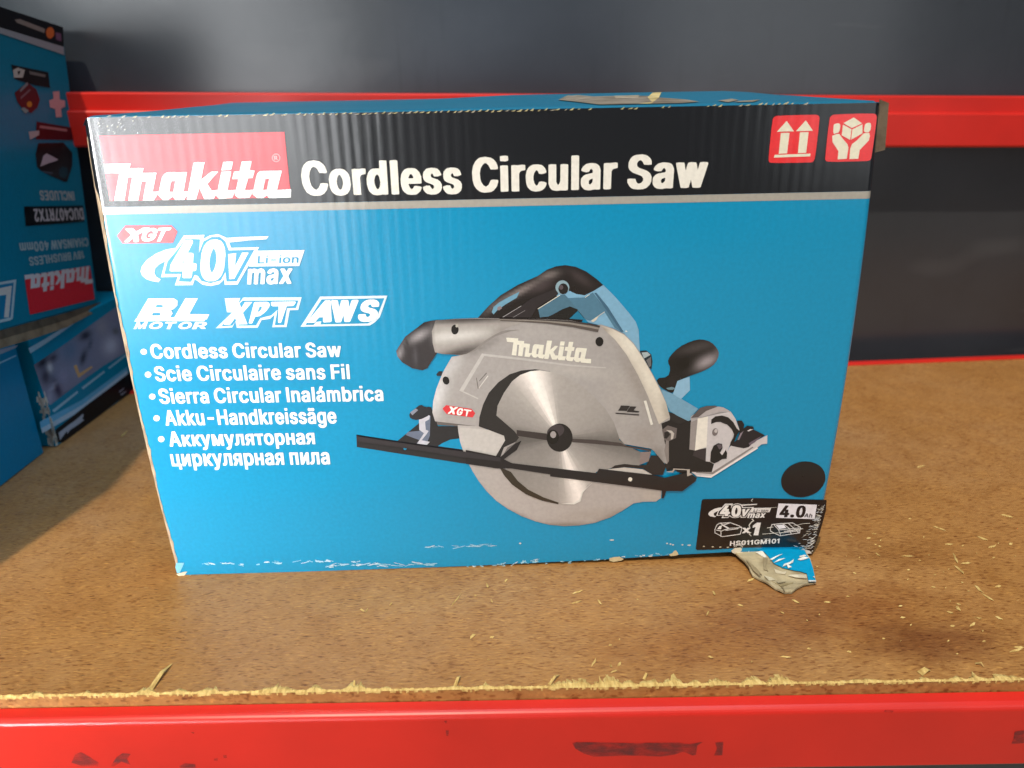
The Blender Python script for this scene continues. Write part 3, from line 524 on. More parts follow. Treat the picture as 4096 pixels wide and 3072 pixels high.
  "#fdfdfd 5.013:-1319 1829 -1 1 -1 4 16 99 -2 2 -32 0 -5 2 -4 3 -1 19 4 3 5 1 137 -1 4 -1 2 -4 -13 -18 -5 -3 -7 -2 -32 0 -2 -1 -46 -101 -3 -3 -2 -1",
  "#fdfdfd 5.026:-1614 1968 72 -1 9 -38 28 37 44 -1 -67 -67 18 -73 -60 0 -9 43 -36 -42 -41 0 70 74",
 ],
 'box/alert_logo': [
  "#d9ebf6 3:-1046 1989 410 -4 -57 -135 -32 -32 -35 -21 -427 3",
  "#0090be 4.013:-1039 1971 383 -2 -54 -114 -25 -26 -36 -18 -292 1 8 20 -32 -2 -19 -20 -49 1",
 ],
 'box/alert_logo/logo_lettering': [
  "#fdfdfd 5:-1139 1824 -4 4 5 8 114 123 5 4 4 1 26 0 3 -1 1 -5 -6 -120 -3 -9 -5 -3 -5 -1 -34 -1 -4 2 -3 4 3 28 -23 0 -4 -3 -23 -25 -6 -5 -6 -1",
  "#fdfdfd 5.013:-965 1823 -4 3 -1 6 -12 119 0 8 3 4 5 2 28 -1 4 -2 2 -5 2 -40 1 0 17 42 4 4 4 1 29 0 4 -2 3 -3 0 -42 1 0 17 40 5 5 5 2 28 0 5 -4 -2 -8 -8 -17 -51 -105 -3 -4 -5 -2 -25 0 -3 1 -2 6 -1 39 -15 -36 -2 -6 -3 -3 -4 -2",
  "#fdfdfd 5.026:-794 1822 -10 2 -11 4 -9 11 -4 12 4 16 4 3 5 1 32 1 5 -4 2 -11 6 -4 4 0 8 4 5 5 2 6 -3 5 -6 3 -28 8 -7 4 -9 9 -3 9 0 8 7 20 11 12 9 7 12 6 17 4 30 0 6 -1 13 -5 10 -12 2 -7 0 -6 -3 -12 -4 -3 -5 -1 -30 0 -5 3 -2 10 -6 4 -9 -4 -4 -5 -1 -4 1 -3 2 -3 7 -3 26 -8 9 -5 7 -8 4 -8 0 -8 -4 -16 -3 -5 -9 -11 -13 -10 -11 -5 -18 -5",
 ],
 'box/feature_list': [
  "#f3f5f6 4:-2104 1614 -9 3 -9 5 -5 6 -4 8 -3 8 -1 12 0 14 1 10 2 6 5 9 4 5 6 6 6 3 6 3 14 0 8 -2 8 -4 8 -8 5 -11 2 -6 0 -3 -3 -2 -15 0 -2 2 -4 10 -5 5 -4 2 -5 0 -6 -3 -7 -7 -4 -12 -1 -16 2 -11 4 -8 3 -4 5 -3 5 -1 7 2 3 2 5 6 2 7 2 1 15 0 2 -2 0 -4 -2 -7 -4 -7 -6 -7 -5 -4 -12 -4|-2031 1612 -5 2 -8 5 -4 5 -3 5 -3 14 0 13 1 8 5 11 6 6 6 4 6 2 14 0 4 -1 10 -6 4 -6 4 -9 2 -11 0 -10 -2 -8 -4 -10 -8 -9 -6 -4 -6 -1;-2025 1628 4 0 5 5 3 6 1 6 0 13 -3 7 -4 5 -3 2 -3 -1 -5 -3 -3 -6 -2 -8 0 -9 2 -8 1 -3 4 -4|-1982 1613 -2 2 1 69 3 2 13 0 2 -2 5 2 13 0 2 -1 1 -2 -1 -12 -3 -1 -8 0 -2 -1 -4 -3 -2 -5 -1 -4 -1 -43 -2 -2|-1920 1610 -5 2 -7 4 -4 6 -3 6 -3 13 0 14 3 12 3 7 6 6 6 4 5 1 13 0 6 -2 1 23 2 1 14 0 2 -3 -2 -91 -2 -2 -13 0 -3 1 -7 -2;-1913 1626 3 0 4 3 4 7 1 7 1 10 -2 8 -4 6 -5 3 -5 -2 -3 -3 -2 -4 -2 -8 0 -10 2 -8 3 -6|-1868 1611 -2 2 1 91 1 2 2 0 13 0 2 -1 1 -1 -2 -91 0 -1 -2 -2|-1818 1608 -6 3 -5 3 -9 10 -3 11 -1 5 1 12 1 8 5 12 5 6 7 4 6 2 13 -1 4 -1 6 -2 4 -4 5 -7 2 -5 2 -9 -1 -14 -2 -2 -38 1 0 -1 0 -3 4 -8 6 -4 5 1 4 3 3 4 2 2 6 0 8 -3 2 -2 0 -2 -2 -5 -3 -5 -5 -4 -5 -3 -7 -2;-1821 1655 20 0 0 3 -4 7 -5 3 -4 -1 -3 -3 -4 -7|-1756 1608 -6 1 -8 6 -5 9 -1 2 1 4 2 2 9 2 5 0 2 -2 3 -7 3 -2 4 0 5 4 1 4 -3 4 -18 6 -6 4 -3 5 -2 5 0 11 2 5 5 6 7 4 5 2 14 -1 4 -1 6 -3 5 -6 3 -7 0 -4 -2 -1 -9 -3 -4 1 -3 1 -2 4 -2 3 -3 2 -4 -2 -2 -2 -1 -3 0 -2 4 -4 16 -5 7 -5 3 -3 2 -5 1 -4 -1 -10 -2 -5 -4 -5 -7 -4 -7 -2|-1696 1606 -5 2 -9 6 -4 9 -1 3 0 3 2 2 9 2 5 0 2 -2 3 -7 4 -2 3 0 5 4 2 4 -4 4 -17 6 -6 4 -4 5 -2 5 0 11 3 5 4 6 7 4 5 2 14 -1 4 -1 6 -3 6 -6 2 -7 0 -4 -2 -2 -8 -2 -5 0 -3 2 -1 4 -3 3 -3 2 -4 -2 -2 -2 -1 -3 0 -2 4 -4 16 -5 8 -5 2 -4 2 -4 1 -4 -1 -10 -2 -5 -4 -5 -6 -4 -8 -2|-1597 1605 -9 3 -9 6 -5 6 -4 7 -2 9 -2 11 0 15 2 9 1 7 5 9 4 5 6 5 6 4 6 2 14 0 8 -1 8 -5 8 -8 6 -11 1 -5 0 -4 -3 -2 -14 1 -2 2 -5 10 -5 5 -4 1 -5 0 -6 -2 -7 -8 -4 -12 -1 -15 2 -12 4 -7 3 -4 5 -3 5 -2 7 2 3 2 5 7 2 6 2 2 15 0 2 -2 0 -4 -2 -7 -4 -8 -6 -7 -5 -3 -12 -4|-1543 1605 -2 3 1 69 3 1 14 0 3 -2 -2 -69 -2 -2|-1541 1689 -3 3 1 10 1 2 2 1 13 -1 3 -1 0 -12 -1 -1 -2 -1|-1512 1605 -2 2 2 69 2 2 14 0 2 -2 5 2 12 0 2 -1 1 -2 0 -12 -3 -1 -8 0 -3 -1 -4 -3 -2 -5 0 -3 -1 -44 -3 -2|-1448 1602 -5 2 -8 5 -4 5 -3 5 -4 14 1 13 1 8 5 11 5 7 6 3 7 2 14 0 3 -1 6 -3 8 -7 3 -7 1 -5 -2 -2 -8 -2 -6 0 -3 2 -1 4 -4 4 -4 2 -4 -2 -5 -5 -3 -11 0 -9 2 -8 1 -3 3 -4 4 -2 6 1 3 5 2 4 2 2 7 -1 7 -2 2 -2 0 -4 -4 -8 -4 -4 -8 -6 -6 -1|-1387 1602 -6 2 -3 3 -6 7 -1 6 -1 4 1 50 3 2 13 0 2 -2 0 -44 1 -6 1 -2 3 -3 3 -2 4 2 2 2 2 4 2 6 1 42 2 2 13 0 2 -1 1 -2 -1 -68 -3 -2 -13 0 -3 2 -6 -3|-1335 1602 -2 2 2 91 0 1 2 2 13 -1 3 -1 0 -1 -1 -91 -1 -2 -2 0|-1292 1600 -4 1 -5 3 -6 7 -2 8 1 12 2 4 4 5 5 3 7 2 16 2 2 1 0 4 -2 5 -3 2 -3 0 -5 -3 -3 -5 -2 -1 -8 0 -8 3 -1 2 1 3 2 6 4 4 8 5 6 2 14 -1 7 -2 5 -3 4 -5 3 -9 0 -5 -1 -48 -2 -2 -13 0 -3 2 -7 -3;-1285 1615 3 0 3 1 4 4 3 6 0 5 -12 -1 -4 -3 -2 -5 0 -2 2 -3|-1240 1600 -2 3 1 69 3 1 13 0 2 -1 5 2 13 -1 2 -1 1 -1 -1 -13 -2 -1 -9 0 -2 -1 -4 -3 -2 -5 -1 -3 -1 -43 -2 -2|-1150 1597 -9 3 -9 8 -4 7 -2 8 0 4 3 2 15 -1 2 -1 2 -8 2 -3 4 -2 6 -1 7 3 3 4 2 5 0 4 -3 4 -4 3 -21 7 -9 7 -4 6 -2 5 -1 5 1 9 4 9 4 4 7 5 9 3 15 0 3 -2 9 -4 7 -8 3 -8 1 -4 -1 -4 -2 -1 -14 1 -2 1 -3 8 -3 3 -6 2 -5 -2 -3 -2 -2 -2 -2 -6 2 -6 3 -2 20 -8 12 -8 4 -6 2 -5 1 -6 -1 -9 -4 -8 -5 -7 -5 -3 -11 -3|-1085 1596 -5 2 -5 3 -5 6 -3 8 1 13 2 3 5 5 4 3 7 2 16 2 2 2 0 4 -2 5 -2 1 -4 1 -5 -3 -3 -5 -2 -1 -7 -1 -8 4 -1 1 0 4 2 5 5 5 8 5 5 1 15 0 7 -2 4 -4 4 -5 3 -8 1 -5 -1 -49 -3 -1 -13 0 -2 1 -8 -2;-1079 1612 4 -1 2 1 5 5 2 5 0 6 -12 -2 -4 -3 -2 -4 1 -2 1 -3|-1021 1597 -2 2 -1 4 -15 62 1 4 2 1 14 0 2 -2 7 -31 1 1 7 30 2 1 15 0 3 -1 6 -31 1 0 8 31 2 1 14 -1 2 -1 0 -5 -17 -63 -1 -2 -2 -1 -14 0 -2 1 -8 31 -8 -30 -3 -2",
  "#f3f5f6 4.013:-2113 1462 -10 3 -9 8 -4 7 -2 8 0 5 3 1 15 0 2 -2 2 -7 2 -3 4 -2 7 -2 7 4 3 3 2 6 -1 4 -2 4 -5 3 -21 8 -9 7 -4 6 -2 5 -1 5 1 10 4 9 4 5 7 4 9 3 15 0 4 -1 9 -4 7 -9 3 -8 1 -4 -1 -4 -2 -1 -15 0 -2 2 -3 8 -2 3 -7 2 -5 -2 -3 -2 -2 -2 -2 -7 2 -5 3 -3 21 -8 12 -8 4 -7 2 -5 0 -6 -1 -9 -3 -9 -6 -7 -4 -3 -12 -3|-2042 1461 -4 1 -8 6 -5 5 -3 5 -3 15 0 13 1 9 5 11 6 7 6 4 7 2 14 0 3 -1 6 -3 8 -8 3 -7 1 -6 -2 -1 -8 -2 -6 0 -3 1 -2 5 -3 4 -4 2 -5 -2 -4 -5 -4 -11 0 -10 2 -8 2 -3 3 -5 4 -2 5 2 4 4 2 5 2 1 7 0 7 -2 2 -2 0 -5 -4 -8 -4 -4 -8 -6 -6 -2|-1995 1462 -2 2 1 72 3 2 14 -1 3 -2 -2 -72 -2 -2|-1994 1549 -2 2 0 11 1 2 2 1 14 0 3 -2 0 -12 -1 -2 -2 -1|-1944 1459 -6 3 -5 3 -9 10 -3 12 -1 5 0 13 2 8 5 12 5 7 8 4 5 2 13 -1 4 -1 6 -3 4 -3 5 -7 3 -6 1 -9 0 -15 -3 -2 -37 1 -1 -1 0 -3 5 -9 6 -4 5 1 3 3 3 5 2 2 7 0 7 -3 2 -2 0 -3 -2 -5 -3 -4 -4 -5 -5 -3 -8 -2;-1947 1508 20 -1 0 3 -3 8 -5 3 -5 -1 -3 -3 -4 -7|-1842 1458 -10 3 -8 6 -5 7 -4 7 -3 9 -2 12 0 15 2 10 2 6 4 10 4 5 6 6 6 4 7 2 14 0 8 -1 9 -5 8 -8 5 -12 1 -5 0 -4 -3 -2 -14 1 -2 1 -5 11 -5 5 -5 2 -4 0 -6 -3 -7 -8 -4 -12 -1 -16 2 -12 4 -8 3 -4 5 -3 5 -2 7 2 3 2 5 7 2 7 2 1 15 0 2 -2 0 -4 -2 -7 -4 -8 -5 -7 -6 -4 -12 -4|-1787 1459 -2 2 1 72 2 1 15 0 2 -2 -1 -72 -3 -2|-1786 1546 -2 2 0 11 1 2 2 1 14 0 3 -2 -1 -12 -1 -2 -1 -1|-1756 1458 -2 3 2 71 2 2 14 0 2 -1 5 1 13 0 1 -1 1 -1 0 -13 -3 -2 -8 0 -3 -1 -3 -3 -2 -5 -1 -3 -1 -45 -3 -2|-1692 1456 -4 1 -8 5 -5 6 -3 5 -3 15 0 13 1 8 5 12 6 7 6 4 7 2 14 0 3 -1 6 -3 8 -8 3 -8 1 -5 -2 -1 -8 -3 -6 0 -3 2 -2 4 -3 5 -4 1 -5 -1 -4 -6 -4 -10 0 -10 2 -8 2 -4 3 -4 4 -2 5 1 4 5 2 4 2 2 7 0 7 -3 2 -1 0 -5 -4 -8 -4 -5 -8 -5 -6 -2|-1629 1455 -6 3 -4 2 -5 8 -2 6 -1 5 1 51 3 2 13 0 3 -2 -1 -45 1 -7 2 -2 2 -3 4 -2 4 3 2 2 2 4 1 5 1 45 3 2 13 -1 2 -1 1 -1 -1 -72 -3 -2 -13 1 -3 1 -6 -2|-1577 1455 -2 3 2 94 0 2 2 1 14 0 2 -1 1 -2 -2 -94 -1 -2 -2 -1|-1533 1453 -5 2 -5 3 -5 7 -3 8 1 13 2 4 5 5 5 3 6 2 17 2 2 2 0 4 -3 5 -2 2 -4 0 -4 -3 -4 -5 -2 -1 -7 0 -8 3 -1 1 0 4 3 6 4 5 8 5 5 1 15 0 7 -3 5 -3 4 -5 3 -9 0 -5 0 -50 -3 -2 -13 0 -3 1 -7 -2;-1526 1470 3 -1 3 1 4 4 2 6 0 6 -11 -2 -5 -3 -1 -4 0 -2 1 -3|-1481 1454 -2 2 1 72 3 2 15 -1 2 -2 -1 -72 -3 -1|-1479 1541 -2 3 0 11 1 1 2 1 14 0 2 -2 0 -12 -1 -1 -2 -1|-1449 1454 -2 2 1 72 3 1 13 0 3 -1 5 2 12 0 2 -1 1 -2 -1 -13 -2 -1 -8 0 -3 -1 -4 -4 -2 -4 -1 -4 0 -45 -3 -2|-1384 1451 -7 2 -5 3 -8 11 -4 11 0 5 0 14 1 8 5 11 6 7 7 5 5 1 14 0 3 -1 6 -3 4 -3 5 -8 3 -6 2 -9 -1 -14 -2 -2 -38 0 -1 -1 1 -3 4 -8 6 -4 5 1 3 3 3 5 3 1 6 0 8 -3 2 -1 -1 -3 -1 -5 -4 -5 -4 -4 -5 -3 -7 -2;-1388 1499 21 0 -1 3 -3 7 -5 4 -4 -1 -4 -3 -4 -8|-1296 1450 -6 1 -8 6 -5 9 -1 3 1 4 1 2 10 2 5 0 2 -2 3 -7 4 -2 3 0 5 4 2 4 -4 5 -18 5 -6 5 -4 5 -1 5 0 12 2 5 5 6 7 4 5 2 14 0 4 -1 6 -4 6 -6 2 -8 0 -4 -2 -1 -8 -2 -5 0 -3 1 -1 5 -3 3 -3 1 -4 -2 -2 -2 -1 -3 0 -2 4 -4 16 -5 8 -5 3 -4 2 -5 0 -3 -1 -11 -2 -5 -4 -5 -6 -4 -8 -3|-1238 1449 -5 1 -4 3 -6 7 -2 8 1 14 1 3 5 6 5 3 7 2 16 2 2 2 0 3 -2 6 -3 1 -3 0 -5 -2 -3 -6 -2 -1 -8 0 -8 3 -1 2 0 4 3 5 4 5 8 5 6 2 14 -1 8 -2 4 -3 4 -5 3 -9 1 -5 -1 -51 -3 -1 -13 0 -3 1 -7 -3;-1231 1465 3 0 3 1 4 4 3 6 0 6 -12 -2 -5 -3 -1 -5 0 -2 2 -3|-1185 1450 -3 2 2 72 2 1 14 0 3 -1 6 2 13 0 4 -2 6 -4 4 -6 3 -11 -1 -53 -2 -2 -14 1 -2 2 0 45 -1 6 -2 4 -5 3 -6 -3 -3 -8 -1 -4 -1 -43 -2 -2|-1102 1447 -6 1 -9 6 -4 9 -1 3 0 4 2 2 9 2 5 0 3 -2 2 -7 4 -2 4 0 5 4 1 4 -3 5 -18 6 -6 4 -4 5 -2 5 1 12 2 5 5 6 6 4 6 2 14 0 4 -1 6 -4 5 -6 3 -8 0 -4 -2 -1 -9 -2 -5 0 -2 1 -2 5 -2 3 -4 1 -3 -1 -2 -2 -1 -4 0 -2 4 -4 15 -5 8 -5 3 -4 2 -5 1 -3 -1 -11 -2 -5 -4 -5 -7 -4 -7 -3|-1030 1447 -2 3 2 95 3 2 51 -1 2 -1 0 -2 0 -11 -2 -2 -34 0 -1 -1 0 -25 32 0 2 -3 -1 -12 -2 -2 -31 0 -1 -39 -3 -1|-963 1446 -2 2 1 72 3 2 15 0 2 -3 -1 -71 -3 -2|-961 1533 -3 3 1 11 1 1 2 1 14 0 2 -2 0 -12 -1 -1 -2 -1|-931 1446 -2 2 2 95 0 1 2 1 14 0 2 -1 1 -2 -2 -94 -1 -2 -2 -1",
  "#f3f5f6 4.026:-2115 1307 -9 3 -9 8 -4 8 -2 8 0 5 3 1 15 0 2 -2 2 -7 2 -3 4 -3 6 -1 7 3 3 4 2 6 0 4 -3 4 -4 3 -21 8 -9 7 -4 7 -2 5 -1 5 1 10 4 10 4 5 6 5 10 3 15 -1 3 -1 9 -4 7 -9 3 -8 1 -5 -1 -4 -2 -1 -14 0 -2 2 -3 9 -3 2 -6 2 -5 -1 -3 -2 -2 -3 -2 -7 2 -5 3 -3 20 -8 12 -9 4 -6 2 -6 1 -6 -1 -10 -4 -9 -6 -6 -4 -4 -12 -4|-2062 1308 -2 2 1 74 2 2 15 0 2 -3 -1 -74 -3 -2|-2061 1398 -2 2 0 12 1 1 2 1 14 0 2 -2 0 -12 -1 -2 -2 -1|-2012 1306 -6 2 -5 3 -9 11 -3 12 -1 5 1 13 1 9 5 12 6 7 7 4 5 2 13 0 4 -1 6 -3 4 -4 5 -7 2 -6 2 -9 0 -16 -3 -2 -37 1 -1 -1 0 -3 5 -9 6 -4 5 1 3 3 3 5 2 1 7 0 7 -2 2 -2 0 -3 -2 -5 -3 -5 -5 -5 -4 -2 -8 -3;-2015 1355 20 0 0 3 -4 8 -5 3 -4 -1 -3 -3 -4 -7|-1965 1306 -2 3 1 74 3 2 13 -1 3 -1 5 2 12 0 2 -1 1 -2 -1 -13 -2 -2 -8 1 -3 -1 -4 -4 -2 -5 -1 -4 0 -46 -3 -2|-1920 1306 -2 2 1 74 3 2 13 0 2 -1 5 1 13 0 1 -1 1 -1 0 -14 -3 -1 -8 0 -2 -1 -4 -4 -2 -4 -1 -4 -1 -47 -2 -2|-1863 1303 -5 2 -5 3 -5 7 -3 9 1 13 2 4 4 5 5 4 7 2 16 2 2 2 0 4 -2 5 -3 2 -3 0 -5 -3 -3 -5 -2 -2 -7 0 -8 4 -1 1 0 4 2 6 5 5 7 5 6 2 14 0 8 -3 4 -3 4 -6 3 -9 1 -5 -1 -52 -3 -2 -13 0 -3 2 -7 -3;-1857 1320 3 0 3 1 5 4 2 6 0 6 -12 -1 -4 -4 -2 -4 0 -2 2 -4|-1758 1302 -9 3 -9 7 -5 6 -4 8 -3 9 -1 12 0 16 1 10 2 7 5 10 4 5 6 6 6 4 6 2 14 1 8 -2 9 -5 8 -9 5 -11 1 -6 0 -4 -3 -2 -14 1 -2 1 -5 11 -5 6 -4 1 -5 0 -6 -3 -7 -7 -4 -13 -1 -17 2 -12 4 -8 3 -5 5 -3 5 -2 7 3 3 2 5 7 2 7 2 2 15 -1 2 -1 0 -5 -2 -8 -4 -8 -6 -7 -5 -4 -12 -4|-1704 1303 -2 2 2 74 2 2 15 -1 2 -2 -1 -74 -3 -2|-1702 1392 -2 3 0 11 1 2 2 1 13 0 3 -2 0 -12 -1 -2 -2 -1|-1672 1302 -2 3 1 73 3 2 13 0 2 -1 5 2 13 0 1 -1 1 -2 0 -13 -3 -2 -8 0 -2 -1 -4 -3 -2 -5 -1 -4 -1 -46 -2 -2|-1609 1300 -5 1 -7 6 -5 5 -3 6 -3 15 0 14 2 8 4 12 6 7 6 4 6 2 14 0 4 -1 6 -3 7 -8 4 -8 0 -5 -2 -2 -7 -2 -7 0 -2 2 -2 4 -3 5 -4 1 -5 -1 -4 -6 -4 -11 0 -10 2 -8 1 -4 4 -5 4 -2 5 2 4 4 1 5 3 2 7 0 7 -3 2 -2 0 -4 -4 -8 -4 -5 -9 -6 -6 -2|-1547 1299 -6 3 -3 3 -6 8 -2 6 0 4 0 54 3 2 13 -1 3 -2 -1 -46 2 -7 1 -3 2 -2 4 -2 4 2 2 2 2 4 1 6 1 46 3 2 13 0 2 -1 1 -2 -1 -74 -3 -2 -13 1 -3 1 -6 -2|-1495 1300 -2 2 1 98 1 1 2 1 13 0 2 -1 1 -2 -1 -97 -1 -2 -2 -1|-1452 1297 -4 2 -5 3 -6 7 -2 9 1 13 2 4 4 5 5 4 7 2 16 2 2 2 0 4 -2 5 -3 2 -3 0 -5 -3 -3 -5 -2 -2 -8 0 -8 4 -1 1 0 4 3 6 4 5 8 5 6 2 14 0 7 -3 5 -3 4 -6 3 -9 1 -5 -1 -52 -3 -2 -13 0 -3 2 -7 -3;-1445 1314 3 0 3 1 4 4 3 6 0 6 -12 -1 -4 -4 -2 -4 0 -2 2 -4|-1400 1298 -2 3 1 74 3 1 13 0 3 -1 4 2 13 0 2 -1 1 -2 -1 -13 -2 -2 -9 0 -2 -1 -4 -3 -2 -5 0 -4 -1 -46 -3 -2|-1329 1297 -2 3 1 97 1 2 2 1 13 0 2 -2 1 -1 -2 -98 0 -1 -2 -1|-1298 1297 -2 2 1 74 3 2 13 0 3 -2 6 2 12 0 5 -1 6 -5 4 -6 3 -11 -1 -55 -3 -1 -13 0 -2 2 0 47 -1 6 -2 4 -5 4 -6 -5 -3 -7 -1 -4 -1 -45 -2 -2|-1219 1294 -5 2 -4 3 -6 7 -2 8 1 14 1 4 5 5 5 3 7 2 16 3 2 1 0 4 -3 6 -2 1 -4 1 -4 -3 -4 -6 -1 -1 -8 0 -8 4 -1 1 0 4 3 5 4 6 8 5 6 1 14 0 7 -2 5 -4 4 -5 3 -9 0 -6 0 -51 -3 -2 -13 0 -3 1 -7 -2;-1212 1311 3 -1 3 1 4 5 3 6 -1 6 -11 -2 -5 -3 -1 -5 0 -2 2 -3|-1166 1295 -3 2 2 98 1 1 2 1 13 0 2 -1 1 -2 -2 -97 -1 -1 -2 -2|-1123 1292 -5 2 -5 3 -5 7 -3 9 1 13 2 4 5 6 4 3 7 2 16 2 2 2 0 4 -2 5 -2 2 -4 0 -4 -2 -4 -6 -2 -1 -7 -1 -8 4 -1 2 0 3 2 6 5 5 8 5 5 2 15 0 7 -3 4 -3 4 -5 3 -10 1 -5 -1 -52 -3 -2 -13 1 -2 1 -7 -3;-1117 1309 4 0 2 1 5 5 2 6 0 6 -12 -2 -4 -3 -2 -5 1 -2 1 -3|-1118 1376 -2 1 0 3 8 19 2 1 14 0 3 -2 0 -4 -10 -18 -2 -1|-1071 1293 -2 3 1 73 0 2 2 1 14 0 3 -2 7 3 6 0 6 -2 7 -5 9 6 12 0 6 -2 5 -3 5 -6 3 -11 -1 -55 -1 -2 -2 -1 -13 0 -2 2 0 50 -2 8 -4 3 -2 0 -3 -3 -3 -7 -1 -51 -3 -2 -14 1 -2 1 0 1 0 52 -2 5 -1 2 -3 1 -2 -1 -4 -4 -2 -9 -1 -46 -3 -2|-951 1290 -6 3 -3 -1 -13 0 -3 2 1 98 3 2 13 0 2 -1 1 -1 0 -23 6 2 13 -1 5 -1 5 -3 6 -7 3 -8 2 -7 1 -5 0 -19 -4 -13 -4 -7 -6 -6 -6 -3 -3 -1;-947 1307 4 1 4 4 3 6 2 10 0 10 -3 9 -4 5 -3 2 -4 -1 -4 -4 -3 -5 -2 -10 0 -6 2 -10 2 -6 3 -4|-904 1291 -3 3 2 73 2 2 13 0 3 -1 5 2 12 0 2 -1 1 -2 0 -13 -3 -2 -8 0 -3 -1 -3 -3 -2 -5 -1 -4 -1 -47 -3 -1|-860 1290 -2 3 1 74 3 2 14 -1 2 -2 -1 -74 -3 -2|-859 1380 -2 3 0 11 1 2 2 1 14 0 3 -2 0 -13 -1 -1 -2 -1|-810 1288 -4 2 -8 5 -5 6 -3 5 -3 15 0 14 2 8 5 13 5 6 6 4 6 3 14 -1 4 -1 6 -3 7 -8 4 -7 0 -6 -2 -1 -7 -3 -7 0 -2 2 -2 4 -3 5 -4 2 -5 -2 -4 -5 -4 -12 0 -10 2 -8 1 -3 4 -5 4 -3 5 2 4 5 2 5 2 1 7 0 7 -2 2 -2 0 -5 -4 -8 -4 -5 -8 -6 -6 -1|-751 1287 -5 2 -5 3 -5 7 -3 8 1 14 2 4 5 5 4 3 7 3 16 2 2 2 0 3 -2 6 -2 2 -4 0 -4 -3 -4 -5 -2 -2 -7 0 -8 4 -1 1 0 4 2 6 5 5 8 5 5 2 15 -1 7 -2 4 -3 4 -6 3 -9 1 -5 -1 -52 -3 -2 -13 0 -2 1 -7 -2;-745 1304 4 0 2 0 5 5 2 6 0 6 -12 -2 -4 -3 -2 -4 1 -3 1 -3",
